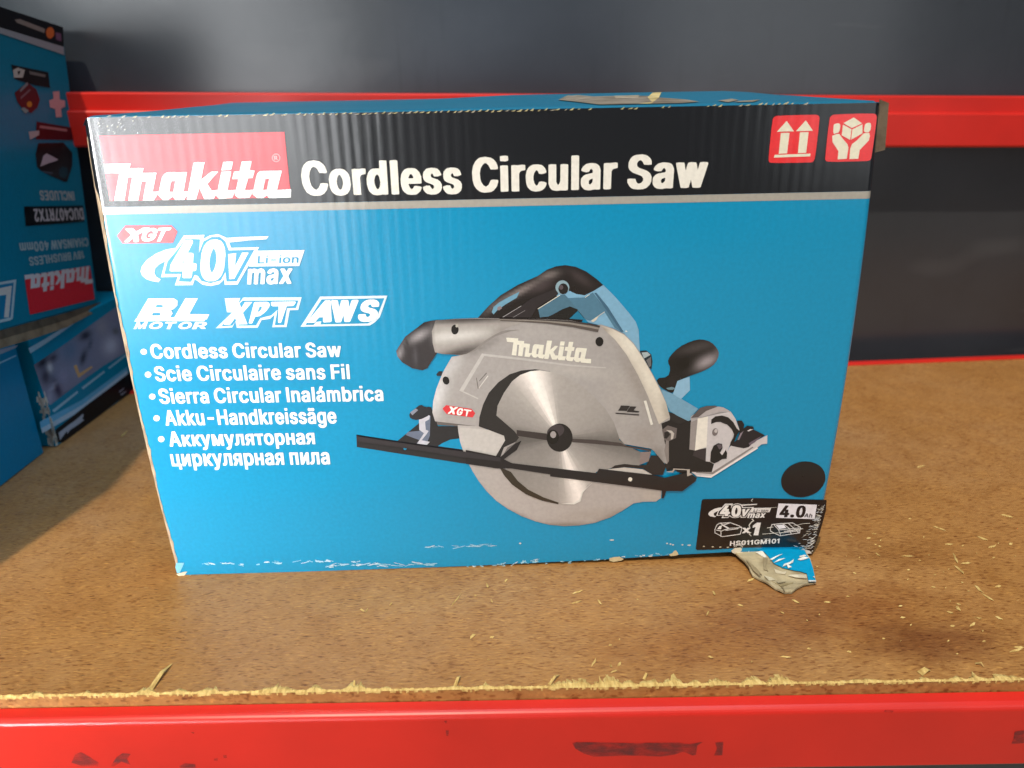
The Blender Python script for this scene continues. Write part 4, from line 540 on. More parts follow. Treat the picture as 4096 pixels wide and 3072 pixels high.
  "#f3f5f6 4.039:-2128 1155 -2 2 0 3 28 101 3 2 15 0 2 -1 1 -2 23 -94 1 -6 0 -4 -2 -2 -14 0 -2 1 -7 27 -21 1 -2 -3 -5 -23 -2 -1 -2 -1;-2098 1202 12 -1 -6 25|-2048 1154 -2 2 1 104 1 1 2 1 13 0 2 -1 0 -2 0 -45 17 22 16 0 2 -2 0 -4 -22 -30 22 -41 1 -3 -1 -2 -2 -1 -15 0 -2 1 -16 29 -1 -1 -1 -27 -2 -1|-1988 1153 -2 3 1 103 1 1 2 2 13 -1 2 -1 0 -2 0 -45 18 22 15 0 3 -2 -1 -4 -22 -30 22 -41 1 -3 -1 -2 -2 -1 -15 0 -2 1 -16 29 -1 -1 0 -27 -3 -1|-1913 1151 -6 2 -3 3 -5 9 -2 6 -1 5 1 57 3 2 12 -1 3 -2 -1 -49 2 -7 1 -3 2 -3 3 -2 5 3 1 2 2 4 2 7 0 48 3 2 13 0 2 -1 0 -2 -1 -78 -3 -2 -12 0 -3 2 -6 -3|-1854 1189 -2 2 0 13 2 2 37 0 3 -2 -1 -13 -2 -3|-1792 1150 -2 3 2 104 2 1 14 0 2 -2 0 -42 28 0 1 1 1 41 2 2 13 0 2 -2 1 -1 -2 -104 -2 -2 -14 0 -2 2 0 45 -28 0 -1 -1 -1 -43 -2 -2|-1701 1147 -5 2 -5 3 -5 8 -2 8 1 15 1 4 5 6 5 3 6 2 16 3 1 1 1 4 -3 6 -2 2 -4 0 -4 -2 -3 -6 -2 -2 -7 0 -8 4 -1 1 0 4 3 6 4 6 8 5 5 2 14 0 7 -3 4 -3 4 -6 3 -10 0 -5 -1 -55 -2 -2 -13 0 -2 1 -7 -2;-1695 1165 3 -1 2 1 5 5 2 7 0 6 -11 -2 -4 -3 -2 -5 0 -3 2 -3|-1652 1148 -2 3 2 78 2 2 13 -1 3 -1 5 2 12 0 5 -2 5 -4 4 -7 3 -12 -1 -57 -2 -2 -13 0 -2 2 0 50 -1 7 -2 4 -5 3 -6 -4 -3 -8 0 -4 -1 -47 -3 -2|-1571 1145 -4 2 -7 5 -4 6 -3 7 -3 15 0 16 3 13 3 8 6 7 6 4 5 2 12 0 5 -2 2 25 2 2 13 -1 2 -2 -2 -104 -2 -2 -12 0 -3 2 -6 -3;-1564 1163 4 0 3 4 4 8 1 7 0 11 -1 9 -5 8 -4 2 -4 -1 -3 -4 -2 -5 -2 -8 0 -12 1 -8 4 -8|-1521 1146 -2 3 1 103 1 1 2 1 13 0 2 -1 0 -2 0 -45 18 22 15 0 3 -2 -1 -4 -21 -30 22 -41 0 -3 -1 -2 -2 -1 -15 0 -2 1 -16 29 -1 -1 -1 -27 -2 -1|-1461 1145 -2 3 1 78 3 2 13 0 2 -2 4 2 13 0 1 -1 1 -2 0 -14 -3 -1 -8 0 -2 -1 -4 -4 -2 -5 0 -4 -1 -49 -3 -2|-1400 1142 -6 3 -5 3 -8 12 -3 12 0 6 0 14 1 9 5 13 5 7 7 5 5 2 13 0 3 -2 6 -3 3 -3 6 -8 2 -7 2 -10 -1 -16 -2 -2 -36 1 -1 -1 1 -4 4 -9 5 -4 5 1 3 3 3 6 2 1 7 0 6 -3 2 -2 0 -3 -2 -5 -2 -5 -5 -5 -4 -3 -7 -3;-1403 1195 19 0 0 3 -3 8 -5 4 -4 -1 -3 -3 -4 -8|-1355 1144 -2 2 1 78 3 2 14 0 2 -3 -1 -78 -3 -2|-1353 1238 -2 3 0 12 1 2 2 1 13 0 2 -2 0 -13 -1 -2 -2 -1|-1311 1141 -5 2 -8 7 -4 9 -1 4 0 4 2 1 9 3 4 0 3 -2 2 -7 4 -3 3 0 5 4 1 5 -3 5 -17 6 -6 5 -3 5 -2 6 1 13 2 6 4 6 7 5 5 1 13 0 4 -1 6 -4 5 -7 2 -8 0 -4 -2 -2 -8 -2 -4 0 -3 2 -1 4 -3 4 -3 1 -4 -1 -1 -3 -1 -3 0 -3 3 -4 15 -5 8 -6 3 -4 1 -5 1 -4 -1 -12 -2 -5 -4 -6 -6 -5 -7 -2|-1253 1140 -5 2 -8 7 -4 9 -1 4 0 4 2 2 9 2 4 0 3 -2 2 -7 4 -3 3 0 5 4 1 5 -3 5 -17 6 -6 5 -3 5 -2 6 0 13 2 6 5 6 6 5 6 2 13 -1 3 -1 7 -4 5 -7 2 -8 0 -4 -2 -2 -8 -2 -4 0 -3 2 -1 5 -3 3 -3 1 -4 -1 -1 -3 -2 -3 1 -3 3 -4 15 -5 8 -6 2 -4 2 -5 1 -4 -1 -12 -2 -5 -4 -6 -6 -5 -7 -2|-1197 1139 -5 2 -4 3 -6 8 -2 9 1 14 2 4 4 6 5 3 6 3 16 2 2 2 0 4 -3 6 -2 1 -3 1 -5 -3 -3 -6 -2 -1 -7 -1 -7 4 -2 2 0 4 3 6 4 6 8 5 5 1 14 0 7 -2 4 -4 4 -6 3 -9 0 -6 -1 -55 -2 -2 -13 0 -2 2 -7 -3;-1191 1157 3 0 2 1 5 5 2 6 0 6 -11 -1 -4 -4 -2 -5 1 -2 1 -3|-1200 1230 -5 6 -1 2 0 7 3 5 3 3 9 -1 3 -1 3 -5 3 5 3 1 8 0 4 -2 2 -4 1 -2 -1 -8 -2 -3 -3 -3 -10 0 -2 2 -3 5 -3 -4 -3 -3|-1131 1110 -7 2 -5 5 -6 8 -1 4 0 3 8 6 6 0 2 -1 7 -9 6 -1 3 2 3 3 2 6 1 4 -1 1 -5 -2 -13 0 -3 1 -8 6 -5 6 -3 10 -2 11 0 14 4 15 3 8 4 4 9 7 14 1 7 -3 3 1 13 0 2 -3 -1 -81 -2 -9 -2 -7 -4 -5 -7 -5 -8 -3;-1125 1159 3 0 2 1 5 4 2 8 1 9 0 8 -2 9 -3 5 -5 3 -3 -1 -3 -3 -4 -8 -1 -7 0 -10 1 -9 3 -6|-1062 1138 -7 2 -4 3 -8 12 -4 12 0 6 0 14 1 9 5 13 5 7 7 5 5 2 13 -1 3 -1 6 -3 4 -3 5 -9 2 -6 2 -10 -1 -16 -2 -2 -36 1 -1 -1 1 -4 4 -9 6 -4 4 1 3 3 3 5 2 2 7 0 7 -3 2 -2 0 -3 -2 -6 -3 -4 -5 -5 -4 -3 -7 -3;-1066 1190 20 0 0 3 -4 8 -4 4 -5 -1 -3 -3 -4 -9",
  "#f3f5f6 4.052:-2129 1004 -2 2 0 3 29 101 3 2 16 0 2 -1 1 -2 26 -94 1 -6 0 -4 -3 -2 -14 0 -3 2 -7 26 -23 1 -1 -3 -6 -22 -2 -2 -2 -1;-2098 1051 13 0 -6 24|-2044 1003 -2 3 1 78 3 2 13 0 3 -2 0 -26 18 26 2 1 16 0 2 -1 1 -4 -23 -35 22 -37 0 -4 -3 -2 -16 1 -2 1 -17 29 -1 -28 -3 -2|-1980 1003 -2 2 1 78 2 2 14 0 2 -2 1 -26 18 27 2 1 16 -1 2 -1 0 -4 -22 -35 21 -36 0 -5 -2 -1 -16 0 -2 1 -18 29 -1 -28 -2 -2|-1915 973 -5 2 0 5 2 7 2 4 9 1 3 6 1 8 -20 71 0 5 2 2 15 0 3 -2 11 -42 13 42 3 2 14 0 2 -2 1 -1 -1 -4 -28 -92 -5 -7 -5 -4 -5 -2|-1851 1001 -2 3 1 77 0 1 2 2 19 -1 2 -1 14 -44 15 44 2 1 19 0 2 -2 0 -78 -1 -2 -2 -1 -14 0 -2 2 0 28 -10 -28 -3 -2 -13 1 -3 2 -9 27 0 -28 -3 -1|-1761 971 -5 3 0 4 2 8 2 3 9 1 3 6 1 8 -20 71 -1 5 3 2 15 0 2 -1 12 -43 13 42 3 2 14 0 2 -1 0 -2 0 -4 -28 -92 -5 -7 -5 -4 -5 -1|-1704 999 -3 3 1 13 2 2 5 1 2 4 2 8 3 50 2 2 44 -1 2 -1 0 -2 -1 -78 -2 -1 -14 0 -2 2 0 62 -1 1 -10 0 0 -1 -2 -37 -2 -11 -3 -7 -3 -4 -6 -4 -3 -1|-1636 999 -2 1 0 4 13 26 -6 7 -3 6 -1 7 1 12 4 10 8 6 9 3 32 0 2 -2 1 -1 -2 -78 -2 -2 -14 0 -2 1 0 2 0 25 -1 1 -5 0 -1 -1 -13 -27 -2 -1;-1606 1044 8 -1 0 21 -4 0 -9 -2 -2 -2 -2 -4 0 -4 1 -4 3 -3|-1553 998 -2 2 0 62 -16 1 -2 1 -1 2 1 12 2 2 53 0 2 -1 0 -2 0 -12 0 -2 -2 -1 -16 0 -1 -1 -1 -62 -2 -2|-1490 995 -5 2 -8 6 -5 6 -2 5 -4 16 0 15 2 9 4 12 6 8 6 4 7 2 14 0 4 -1 10 -7 5 -6 4 -11 2 -13 0 -10 -2 -10 -4 -11 -8 -10 -6 -4 -6 -2;-1484 1013 5 1 4 5 3 7 2 7 -1 14 -3 9 -4 5 -3 1 -3 0 -5 -4 -3 -6 -2 -9 0 -10 2 -9 1 -4 4 -5|-1440 968 -2 2 1 106 3 2 13 0 3 -1 8 3 10 0 6 -2 7 -4 7 -11 2 -7 2 -9 0 -20 -1 -8 -3 -7 -7 -11 -11 -6 -15 0 -5 2 -2 -28 -2 -1;-1413 1013 4 -1 2 2 4 5 2 5 2 10 -1 12 -2 8 -4 5 -4 3 -4 -2 -4 -4 -3 -7 -1 -8 0 -7 2 -12 3 -6|-1369 996 -2 2 1 78 3 2 13 0 2 -1 1 -2 0 -28 17 -1 1 2 0 28 3 2 14 0 2 -2 1 -1 -1 -79 -3 -1 -14 0 -2 1 -1 2 0 30 -16 1 -1 -1 -1 -31 -3 -2|-1288 993 -4 2 -5 3 -6 8 -3 8 1 15 2 4 5 5 5 4 7 2 16 3 2 1 0 4 -2 6 -3 2 -3 0 -5 -3 -3 -5 -2 -2 -8 0 -8 4 -1 1 0 4 3 6 4 6 8 5 6 2 14 0 8 -3 4 -3 5 -6 3 -10 0 -5 0 -55 -3 -2 -14 0 -2 1 -8 -2;-1281 1011 3 -1 3 1 5 5 2 7 0 6 -12 -2 -4 -3 -2 -5 0 -3 2 -3|-1240 994 -2 2 0 3 13 27 -7 7 -2 5 -2 7 1 13 5 9 8 7 8 2 32 0 2 -1 1 -2 -1 -78 -3 -2 -13 1 -2 1 -1 1 0 25 -1 1 -4 0 -1 -1 -13 -26 -2 -1;-1210 1039 7 0 0 20 -4 1 -9 -2 -2 -2 -2 -4 0 -5 2 -4 2 -3",
  "#f3f5f6 4.065:-2096 834 -2 3 0 21 -43 1 -2 2 1 85 1 1 2 1 13 0 3 -2 -1 -67 1 -1 17 0 2 68 2 2 15 0 2 -2 -1 -68 1 -1 5 0 2 -2 -1 -38 0 -2 -3 -1|-2071 858 -2 3 2 85 2 2 14 0 3 -3 0 -39 20 40 2 1 13 0 2 -1 1 -2 -2 -85 -2 -2 -14 0 -2 2 0 39 -20 -39 -2 -1|-2001 826 -2 3 2 115 2 2 14 0 3 -2 8 3 10 0 7 -2 6 -4 7 -12 3 -7 2 -10 -1 -22 -1 -9 -3 -8 -7 -11 -11 -7 -16 0 -5 2 -1 -30 -3 -2;-1973 874 3 0 3 2 4 5 2 5 2 12 -1 12 -2 9 -4 6 -4 3 -5 -2 -3 -5 -3 -7 -2 -9 0 -8 3 -13 3 -6|-1929 856 -2 3 2 85 2 2 14 -1 3 -2 0 -28 18 29 2 1 17 0 2 -2 0 -4 -23 -38 22 -40 0 -4 -3 -2 -16 0 -2 1 -18 32 -1 -31 -2 -2|-1862 823 -5 3 0 5 1 8 3 4 9 1 3 6 1 9 -20 77 0 6 2 2 16 0 2 -2 12 -46 13 46 3 2 14 0 2 -2 1 -2 -1 -4 -29 -100 -5 -7 -5 -4 -5 -2|-1805 854 -2 3 1 14 2 2 5 1 2 4 2 9 3 55 2 1 45 0 2 -2 1 -1 -2 -85 -2 -2 -14 0 -3 2 1 67 -1 2 -10 0 -1 -1 -2 -40 -2 -13 -3 -7 -3 -5 -6 -3 -3 -1|-1735 853 -2 2 0 3 13 29 -6 8 -3 6 -1 7 1 14 5 10 8 8 8 2 33 0 2 -2 1 -1 -2 -85 -2 -2 -14 0 -2 1 -1 2 0 27 -1 2 -4 0 -1 -2 -14 -28 -2 -2;-1704 902 7 -1 1 22 -5 1 -9 -2 -2 -2 -2 -4 0 -6 1 -4 3 -3|-1664 821 -2 3 2 115 3 2 14 0 3 -2 7 3 11 0 6 -2 6 -4 8 -12 2 -7 2 -11 0 -21 -2 -9 -2 -8 -7 -11 -11 -7 -16 0 -6 2 -1 -30 -2 -2;-1636 869 4 0 2 2 4 5 2 5 2 12 0 12 -2 9 -4 6 -5 3 -4 -2 -4 -5 -3 -7 -1 -9 0 -8 2 -13 3 -6|-1591 851 -2 3 1 85 3 1 14 0 1 -1 1 -2 0 -31 17 0 1 1 1 31 2 2 15 0 2 -2 1 -2 -2 -84 -2 -2 -15 0 -2 1 -1 2 1 33 -17 1 -1 -1 -1 -34 -3 -2|-1509 848 -5 1 -5 4 -5 8 -3 10 1 15 2 5 5 6 5 4 7 2 17 3 2 2 0 4 -3 6 -2 2 -4 1 -5 -3 -3 -7 -2 -1 -8 0 -8 4 -1 1 0 5 3 6 4 6 8 6 6 2 15 0 8 -3 4 -4 4 -6 4 -11 0 -6 -1 -59 -3 -2 -14 0 -2 1 -8 -3;-1502 867 4 -1 2 2 5 5 2 7 0 7 -12 -2 -4 -4 -2 -5 0 -3 2 -3|-1461 849 -2 2 0 3 14 29 -7 8 -2 6 -2 7 1 14 5 10 8 7 8 3 33 0 2 -2 1 -2 -2 -84 -2 -2 -14 0 -2 1 -1 2 1 27 -1 1 -5 1 -1 -2 -14 -29 -1 -1;-1430 897 8 0 0 22 -4 1 -9 -2 -3 -2 -1 -4 -1 -6 2 -4 2 -3|-1362 847 -2 3 1 85 3 2 52 -1 2 -1 0 -2 -1 -85 -3 -2 -14 0 -3 2 1 69 -17 1 -1 -2 -1 -67 -3 -2|-1293 846 -2 3 2 85 2 2 14 0 3 -3 0 -39 20 40 2 1 13 0 2 -1 1 -2 -2 -85 -2 -2 -14 0 -3 3 1 38 -20 -39 -2 -1|-1230 845 -2 3 0 14 2 2 6 1 2 5 2 8 2 55 3 2 45 -1 2 -1 0 -2 -1 -85 -3 -2 -14 0 -2 3 1 67 -1 1 -10 0 -1 -1 -2 -40 -2 -12 -3 -7 -4 -5 -5 -4 -3 -1|-1142 842 -5 2 -5 3 -5 9 -3 9 1 16 2 4 5 7 5 3 7 3 17 2 2 2 0 5 -3 6 -2 2 -4 0 -5 -3 -3 -6 -2 -2 -8 0 -8 4 -1 2 0 4 3 6 4 7 8 5 6 2 15 0 8 -3 4 -4 5 -6 2 -10 1 -7 -1 -59 -3 -2 -13 0 -3 2 -8 -3;-1135 861 4 0 2 1 5 5 2 7 0 7 -12 -2 -4 -4 -2 -5 0 -2 2 -4",
  "#f3f5f6 4.078:-2157 1661 -3 -8 -7 -7 -9 -3 -9 0 -7 4 -4 7 -1 8 4 9 7 7 8 3 9 0 8 -4 4 -7",
  "#f3f5f6 4.091:-2158 1509 -4 -8 -7 -7 -9 -4 -9 0 -7 5 -4 7 -1 8 4 9 7 7 9 4 9 0 7 -5 4 -7",
  "#f3f5f6 4.104:-2160 1359 -4 -9 -6 -7 -9 -4 -9 1 -8 4 -4 7 -1 9 4 9 7 7 9 4 9 -1 8 -4 4 -7",
  "#f3f5f6 4.117:-2160 1208 -4 -9 -7 -7 -9 -4 -9 0 -7 5 -5 7 0 9 4 9 7 8 9 3 9 0 7 -4 5 -8",
  "#f3f5f6 4.13:-2157 1058 -4 -9 -7 -7 -9 -4 -9 0 -8 5 -4 7 -1 10 4 9 7 7 9 4 10 0 7 -4 5 -8",
 ],
 'box/upright_symbol': [
  "#ee2e30 3:1712 2986 112 1 60 -1 9 -4 6 -6 3 -9 2 -57 1 -108 -2 -60 -4 -9 -6 -7 -10 -2 -61 -1 -113 1 -61 2 -8 3 -5 6 -2 7 -2 58 0 107 2 58 4 9 6 6 9 4",
 ],
 'box/upright_symbol/arrow': [
  "#eee5cd 4:1714 2956 48 -57 -98 -1",
  "#eee5cd 4.013:1688 2891 50 0 -2 -114 -48 -1",
  "#eee5cd 4.026:1824 2957 48 -57 -98 -1",
  "#eee5cd 4.039:1798 2892 50 1 0 -115 -48 -1",
 ],
 'box/upright_symbol/ground_line': [
  "#eee5cd 4:1666 2770 208 3 0 -15 -212 -3",
 ],
 'box/fragile_symbol': [
  "#ee2e30 3:2041 2987 111 1 61 -2 10 -3 6 -7 4 -11 2 -58 1 -108 -1 -59 -4 -8 -7 -5 -11 -2 -172 -1 -60 2 -9 4 -6 6 -2 9 -2 59 -2 107 1 57 4 7 7 6 9 4",
 ],
 'box/fragile_symbol/hands': [
  "#eee5cd 4:1989 2930 4 4 7 2 10 2 8 -1 7 -5 3 -12 -1 -21 -5 -12 -26 -7 -5 12 -2 24",
  "#eee5cd 4.013:1988 2870 25 9 15 0 23 -26 31 -30 10 -20 -1 -63 -53 -2 -2 46 -41 50",
  "#eee5cd 4.026:2175 2934 9 3 9 0 8 -2 5 -13 0 -25 -9 -12 -18 0 -10 7 -1 15 2 21",
  "#eee5cd 4.039:2170 2880 30 2 8 -16 -3 -26 -45 -52 -1 -49 -52 -1 -4 58 7 26 25 19 23 26",
 ],
 'box/fragile_symbol/parcel': [
  "#eee5cd 4:2099 2968 52 -33 -55 -25 -52 28",
  "#eee5cd 4.013:2042 2930 53 -26 1 -59 -53 27",
  "#eee5cd 4.026:2100 2903 55 27 7 -50 -61 -34",
 ],
 'box/round_sticker': [
  "#17171c 3:2238 666 5 -19 3 -20 -1 -20 -5 -19 -7 -18 -10 -18 -12 -16 -15 -14 -18 -12 -19 -9 -20 -7 -21 -4 -22 -1 -22 2 -22 4 -20 8 -20 9 -17 13 -16 14 -13 16 -11 18 -7 18 -5 20 -2 19 1 20 5 19 7 18 10 17 13 16 15 14 17 11 19 9 20 7 21 4 21 1 22 -2 21 -4 20 -7 20 -10 17 -11 16 -14 13 -16 11 -18",
 ],
 'box/battery_label': [
  "#131215 3:1424 496 354 -3 498 -30 7 -82 -11 -103 -9 -77 -14 -78 -17 -92 -75 56 -242 4 -194 3 -77 -3 -125 -5 -115 0 -11 10 13 386 6 11",
 ],
 'box/battery_label/voltage_logo': [
  "#e7e0dc 4:1549 428 -26 -3 -24 -8 -23 -14 -13 -15 -2 -11 5 -10 13 -9 13 -3 18 -4 6 7 -13 6 -5 9 1 10 10 8 16 8 10 6",
  "#131215 7.013:1773 387 -1 0 4 19 1 0 1 0 2 0 1 0 0 -1 -3 -15 10 -1 1 0 0 -2 -1 -1|1794 386 -1 0 0 1 3 13 0 1 1 0 2 0 1 0 0 -1 -3 -13 0 -1 -1 0|1797 403 -1 1 1 2 1 0 3 0 1 0 -1 -2 -1 -1|1808 393 -1 0 0 2 1 1 11 -1 1 0 0 -2 -1 0|1827 386 -1 0 3 14 1 0 3 0 1 0 -3 -14 -1 0 0 -1|1831 403 -1 0 0 2 1 1 3 -1 1 0 0 -2 -1 0 0 -1|1843 385 -3 0 -1 1 -2 1 0 1 -1 2 0 2 0 2 1 1 1 1 1 2 2 0 2 1 3 1 3 0 2 -1 2 -1 2 -2 0 -1 0 -2 -1 -3 -1 -2 -1 -1 -2 -1 -4 -1;1843 388 3 0 1 0 2 1 1 2 0 1 0 2 0 2 -2 1 -3 0 -1 0 -2 -2 0 -1 -1 -2 0 -2 1 -1|1858 385 -1 0 4 14 1 0 2 0 1 0 0 -1 2 1 2 0 2 0 3 0 1 -1 1 -1 0 -2 -2 -10 -1 -1 -3 0 0 1 2 9 0 1 -1 1 -1 0 -2 0 -2 0 -2 -2 -2 -9 -1 0",
  "#efe8e4 7.026:1737 339 -2 0 -1 1 7 33 1 1 7 1 3 -1 6 1 6 -1 2 -2 5 2 5 1 7 -1 3 -4 1 -2 0 -4 -5 -24 -1 -1 -7 -1 -3 1 0 1 4 23 0 2 -2 2 -1 -1 -1 0 -3 -4 -4 -22 -1 -1 -3 0 -4 0 -3 0 0 1 4 22 0 4 -2 1 -3 -2 -2 -2 -4 -23 -1 -1 -3 0|1798 338 -4 0 -2 1 -3 4 -1 1 0 3 2 6 2 3 3 2 4 1 11 2 1 1 0 1 -1 3 -2 0 -3 -1 -3 -3 -2 0 -3 0 -3 1 -1 1 0 2 1 1 4 4 2 2 3 1 5 0 4 0 6 -1 4 -4 1 -2 0 -2 0 -2 -5 -24 -1 -1 -3 0 -7 0 -6 0;1802 346 3 0 2 2 2 3 0 2 -5 -1 -4 -1 0 -1 0 -3 1 -1|1824 338 -2 0 0 1 0 2 13 15 -6 15 0 2 1 1 3 0 8 -1 3 -7 7 7 7 1 3 -1 1 -1 -1 -1 -13 -15 7 -16 0 -1 -1 -1 -3 0 -7 0 -4 8 -8 -8",
 ],
 'box/battery_label/voltage_logo/outline': [
  "#e7e0dc 5:1550 428 20 28 55 0 -2 -10 16 8 22 2 21 -7 11 -14 6 -10 75 -1 -50 -83 -35 0 -2 13 -13 -11 -22 -3 -23 3 -15 10 -7 2 -4 -12 -48 0 7 20 -45 0 8 36",
  "#e7e0dc 6.013:1676 447 43 1 77 1 -5 -7 -47 -2 -54 -3",
  "#131215 6.526:1576 448 38 -2 0 -30 9 25 22 10 22 -1 16 -11 10 -20 68 0 -40 -71 -27 1 -5 21 -11 -18 -26 -6 -26 6 -11 12 -9 2 -7 -16 -34 2 5 17 -45 1 7 29 14 14",
 ],
 'box/battery_label/voltage_logo/numeral': [
  "#efe8e4 7.5:1578 360 -4 2 0 13 -31 1 -3 1 -1 2 1 12 34 53 3 2 15 -1 4 -2 0 -5 -12 -22 12 0 4 -2 0 -20 1 -1 5 0 4 -2 0 -13 -1 -2 -2 -1 -7 0 0 -13 -2 -2 -3 -1;1570 394 5 -1 0 9",
  "#efe8e4 7.513:1644 351 -6 2 -4 2 -6 7 -4 7 -3 9 -1 10 1 25 3 13 3 6 7 7 9 5 15 1 11 -3 3 -2 6 -7 4 -8 4 -15 -2 -30 -2 -8 -3 -8 -3 -4 -7 -6 -10 -3;1652 370 3 2 4 6 2 8 1 11 -1 12 -2 7 -3 6 -3 3 -3 -2 -2 -4 -2 -8 -2 -8 0 -11 1 -9 3 -8",
  "#efe8e4 7.526:1693 411 21 2 -1 -31 17 31 17 0 -33 -59 -13 0",
 ],
 'box/battery_label/voltage_logo/chemistry_bar': [
  "#e7e0dc 5.2:1768 416 128 -1 -10 -36 -136 2",
 ],
 'box/battery_label/capacity_panel': [
  "#ece6ec 4:1943 446 270 -19 -2 -115 -274 20",
 ],
 'box/battery_label/capacity_lettering': [
  "#15151b 5:1997 335 -3 0 -1 2 0 15 -31 2 -2 1 -2 2 1 11 33 59 4 2 15 -1 3 -1 1 -1 -1 -5 -13 -25 13 -1 3 -1 1 -1 0 -23 0 -1 8 -1 1 -1 0 -13 -2 -2 -8 -1 -1 -14 -2 -3 -3 0;1987 371 7 0 1 15|2043 332 -5 2 -3 6 0 7 2 4 3 3 5 1 9 0 4 -2 4 -5 1 -2 -1 -7 -1 -4 -3 -2 -4 -2|2097 329 -7 2 -7 5 -5 7 -3 9 -2 17 1 18 2 9 3 11 4 7 5 5 4 3 13 3 13 -1 6 -3 4 -3 4 -3 5 -10 2 -8 1 -11 -2 -27 -3 -11 -3 -7 -7 -8 -5 -3 -9 -2;2105 347 5 3 4 7 3 14 0 10 -1 11 -3 9 -4 5 -3 -1 -2 -2 -4 -7 -2 -7 -2 -11 1 -10 1 -11 3 -6",
  "#2a2a33 5.013:2136 331 -1 1 -1 0 14 28 2 0 4 0 2 0 9 -30 -1 -1 -1 -1 -4 1 -1 0 -2 8 -11 1 -4 -7 -1 0;2147 343 7 -1 -2 10 -1 -1 -4 -7|2170 328 -2 0 0 1 3 29 2 0 3 0 1 0 0 -1 0 -7 4 0 4 0 3 -2 2 -1 1 -2 0 -5 -1 -13 -1 -1 -1 0 -3 0 -2 1 1 14 0 2 0 1 -2 1 -2 1 -1 -1 -2 0 -1 -3 -1 -14 -2 0",
 ],
 'box/battery_label/model_lettering': [
  "#efe8e4 5:1635 115 -2 0 -1 1 0 36 2 1 4 0 3 0 0 -1 1 -14 15 0 1 1 -1 14 1 0 2 1 4 0 3 -1 1 -36 -3 -1 -4 0 -2 0 -1 0 0 16 -16 -1 0 -15 -3 -1|1688 116 -6 1 -2 1 -3 2 -1 2 -1 1 -1 2 0 3 3 0 6 0 2 -3 2 -1 2 -1 4 0 2 1 2 2 1 1 0 1 -2 2 -1 1 -13 3 -4 2 -2 2 -1 2 0 1 -1 5 1 1 1 3 2 2 4 2 6 1 7 0 3 -1 3 -1 4 -3 1 -3 0 -3 -2 -1 -7 0 -1 3 -2 1 -3 1 -2 0 -3 -1 -1 -1 -1 -2 0 -1 2 -1 2 -2 12 -2 4 -2 2 -2 1 -2 0 -2 1 -4 -1 -2 -1 -3 -4 -2 -5 -2 -4 -1|1727 117 -3 1 -4 1 -3 3 -2 2 -1 4 -1 2 -1 10 1 2 1 5 2 3 2 3 4 2 7 1 5 -1 3 -1 3 -2 2 -2 2 -4 1 -4 0 -9 -1 -4 -1 -4 -1 -2 -3 -3 -4 -2 -4 -1;1728 124 1 0 2 0 2 2 1 3 2 5 -1 6 -1 4 -2 4 -4 1 -2 -1 -2 -2 -2 -4 0 -4 0 -4 1 -5 3 -3|1762 118 -2 1 -1 0 -1 25 -8 0 -1 1 0 5 1 0 6 1 2 4 1 1 2 0 6 0 1 0 1 -36 0 -1 -3 0|1788 119 -2 1 -1 24 -9 1 0 5 0 1 7 1 2 4 1 1 2 0 6 0 1 -1 1 -36 -1 0 -2 -1|1822 120 -5 0 -5 2 -5 4 -1 3 -2 5 0 2 0 8 1 4 1 2 1 2 4 3 3 2 4 1 4 1 6 -1 6 -1 2 -2 3 -2 2 -4 1 -2 0 -2 -1 0 -2 0 -7 0 -2 3 -2 2 -1 1 -3 1 -2 0 -4 -2 -2 -2 -1 -2 -2 -5 0 -2 0 -3 1 -2 2 -3 2 -3 5 -1 3 0 4 2 1 1 2 4 -8 0 -2 0 0 6 2 1 14 0 3 0 0 -1 0 -7 0 -4 -2 -2 -2 -2 -3 -3 -5 -2 -4 0|1852 121 -2 0 -1 1 -1 36 1 0 2 1 6 0 3 -1 11 -23 1 2 9 22 2 1 7 0 3 -1 1 -36 -1 -1 -2 0 -4 0 -3 0 -1 18 -7 -18 -3 0 -6 0 -9 17 1 -17 -1 -1 -2 0|1911 122 -2 1 -1 0 0 25 -9 0 -1 0 0 6 1 0 7 1 1 4 1 1 2 0 7 0 1 -36 0 -1 -2 0|1942 123 -4 0 -4 2 -3 2 -1 2 -2 4 -1 3 0 10 0 2 1 5 2 3 3 3 3 2 7 1 5 -1 4 -1 2 -2 2 -3 2 -3 1 -5 0 -9 0 -3 -2 -4 -1 -3 -3 -2 -4 -2 -4 -1;1943 130 2 0 2 2 2 3 1 5 0 5 -2 5 -2 4 -3 1 -3 -1 -2 -3 -2 -3 0 -4 0 -4 2 -5 2 -4|1976 124 -2 0 -1 1 0 24 -9 1 0 5 0 1 7 1 1 4 1 1 2 0 7 0 0 -1 1 -36 -2 -1",
 ],
 'box/battery_label/count_lettering': [
  "#efe8e4 5:1713 214 -3 2 0 2 17 19 -17 17 1 3 3 1 13 1 2 -1 9 -9 9 9 2 1 14 0 2 -1 1 -1 0 -2 -16 -17 0 -1 17 -17 0 -4 -3 -1 -13 0 -3 1 -9 9 -10 -10 -2 0",
  "#efe8e4 5.013:1781 275 26 23 28 -1 -8 -102 -34 0 8 69 -21 -8",
 ],
 'box/battery_label/battery_icon': [
  "#e6dfdb 5:1527 286 21 15 -3 4 -21 -14",
  "#e6dfdb 5.143:1544 299 79 2 -1 6 -79 -2",
  "#e6dfdb 5.286:1619 302 67 -30 1 6 -67 29",
  "#e6dfdb 5.429:1683 274 23 -16 2 4 -23 17",
  "#e6dfdb 5.572:1704 264 -8 -56 5 -1 7 55",
  "#e6dfdb 5.715:1699 212 -128 -17 1 -6 129 17",
  "#e6dfdb 5.858:1575 194 -58 35 -1 -5 58 -35",
  "#e6dfdb 6.001:1520 224 -2 31 -5 1 3 -32",
  "#e6dfdb 6.144:1517 251 13 38 -5 3 -12 -38",
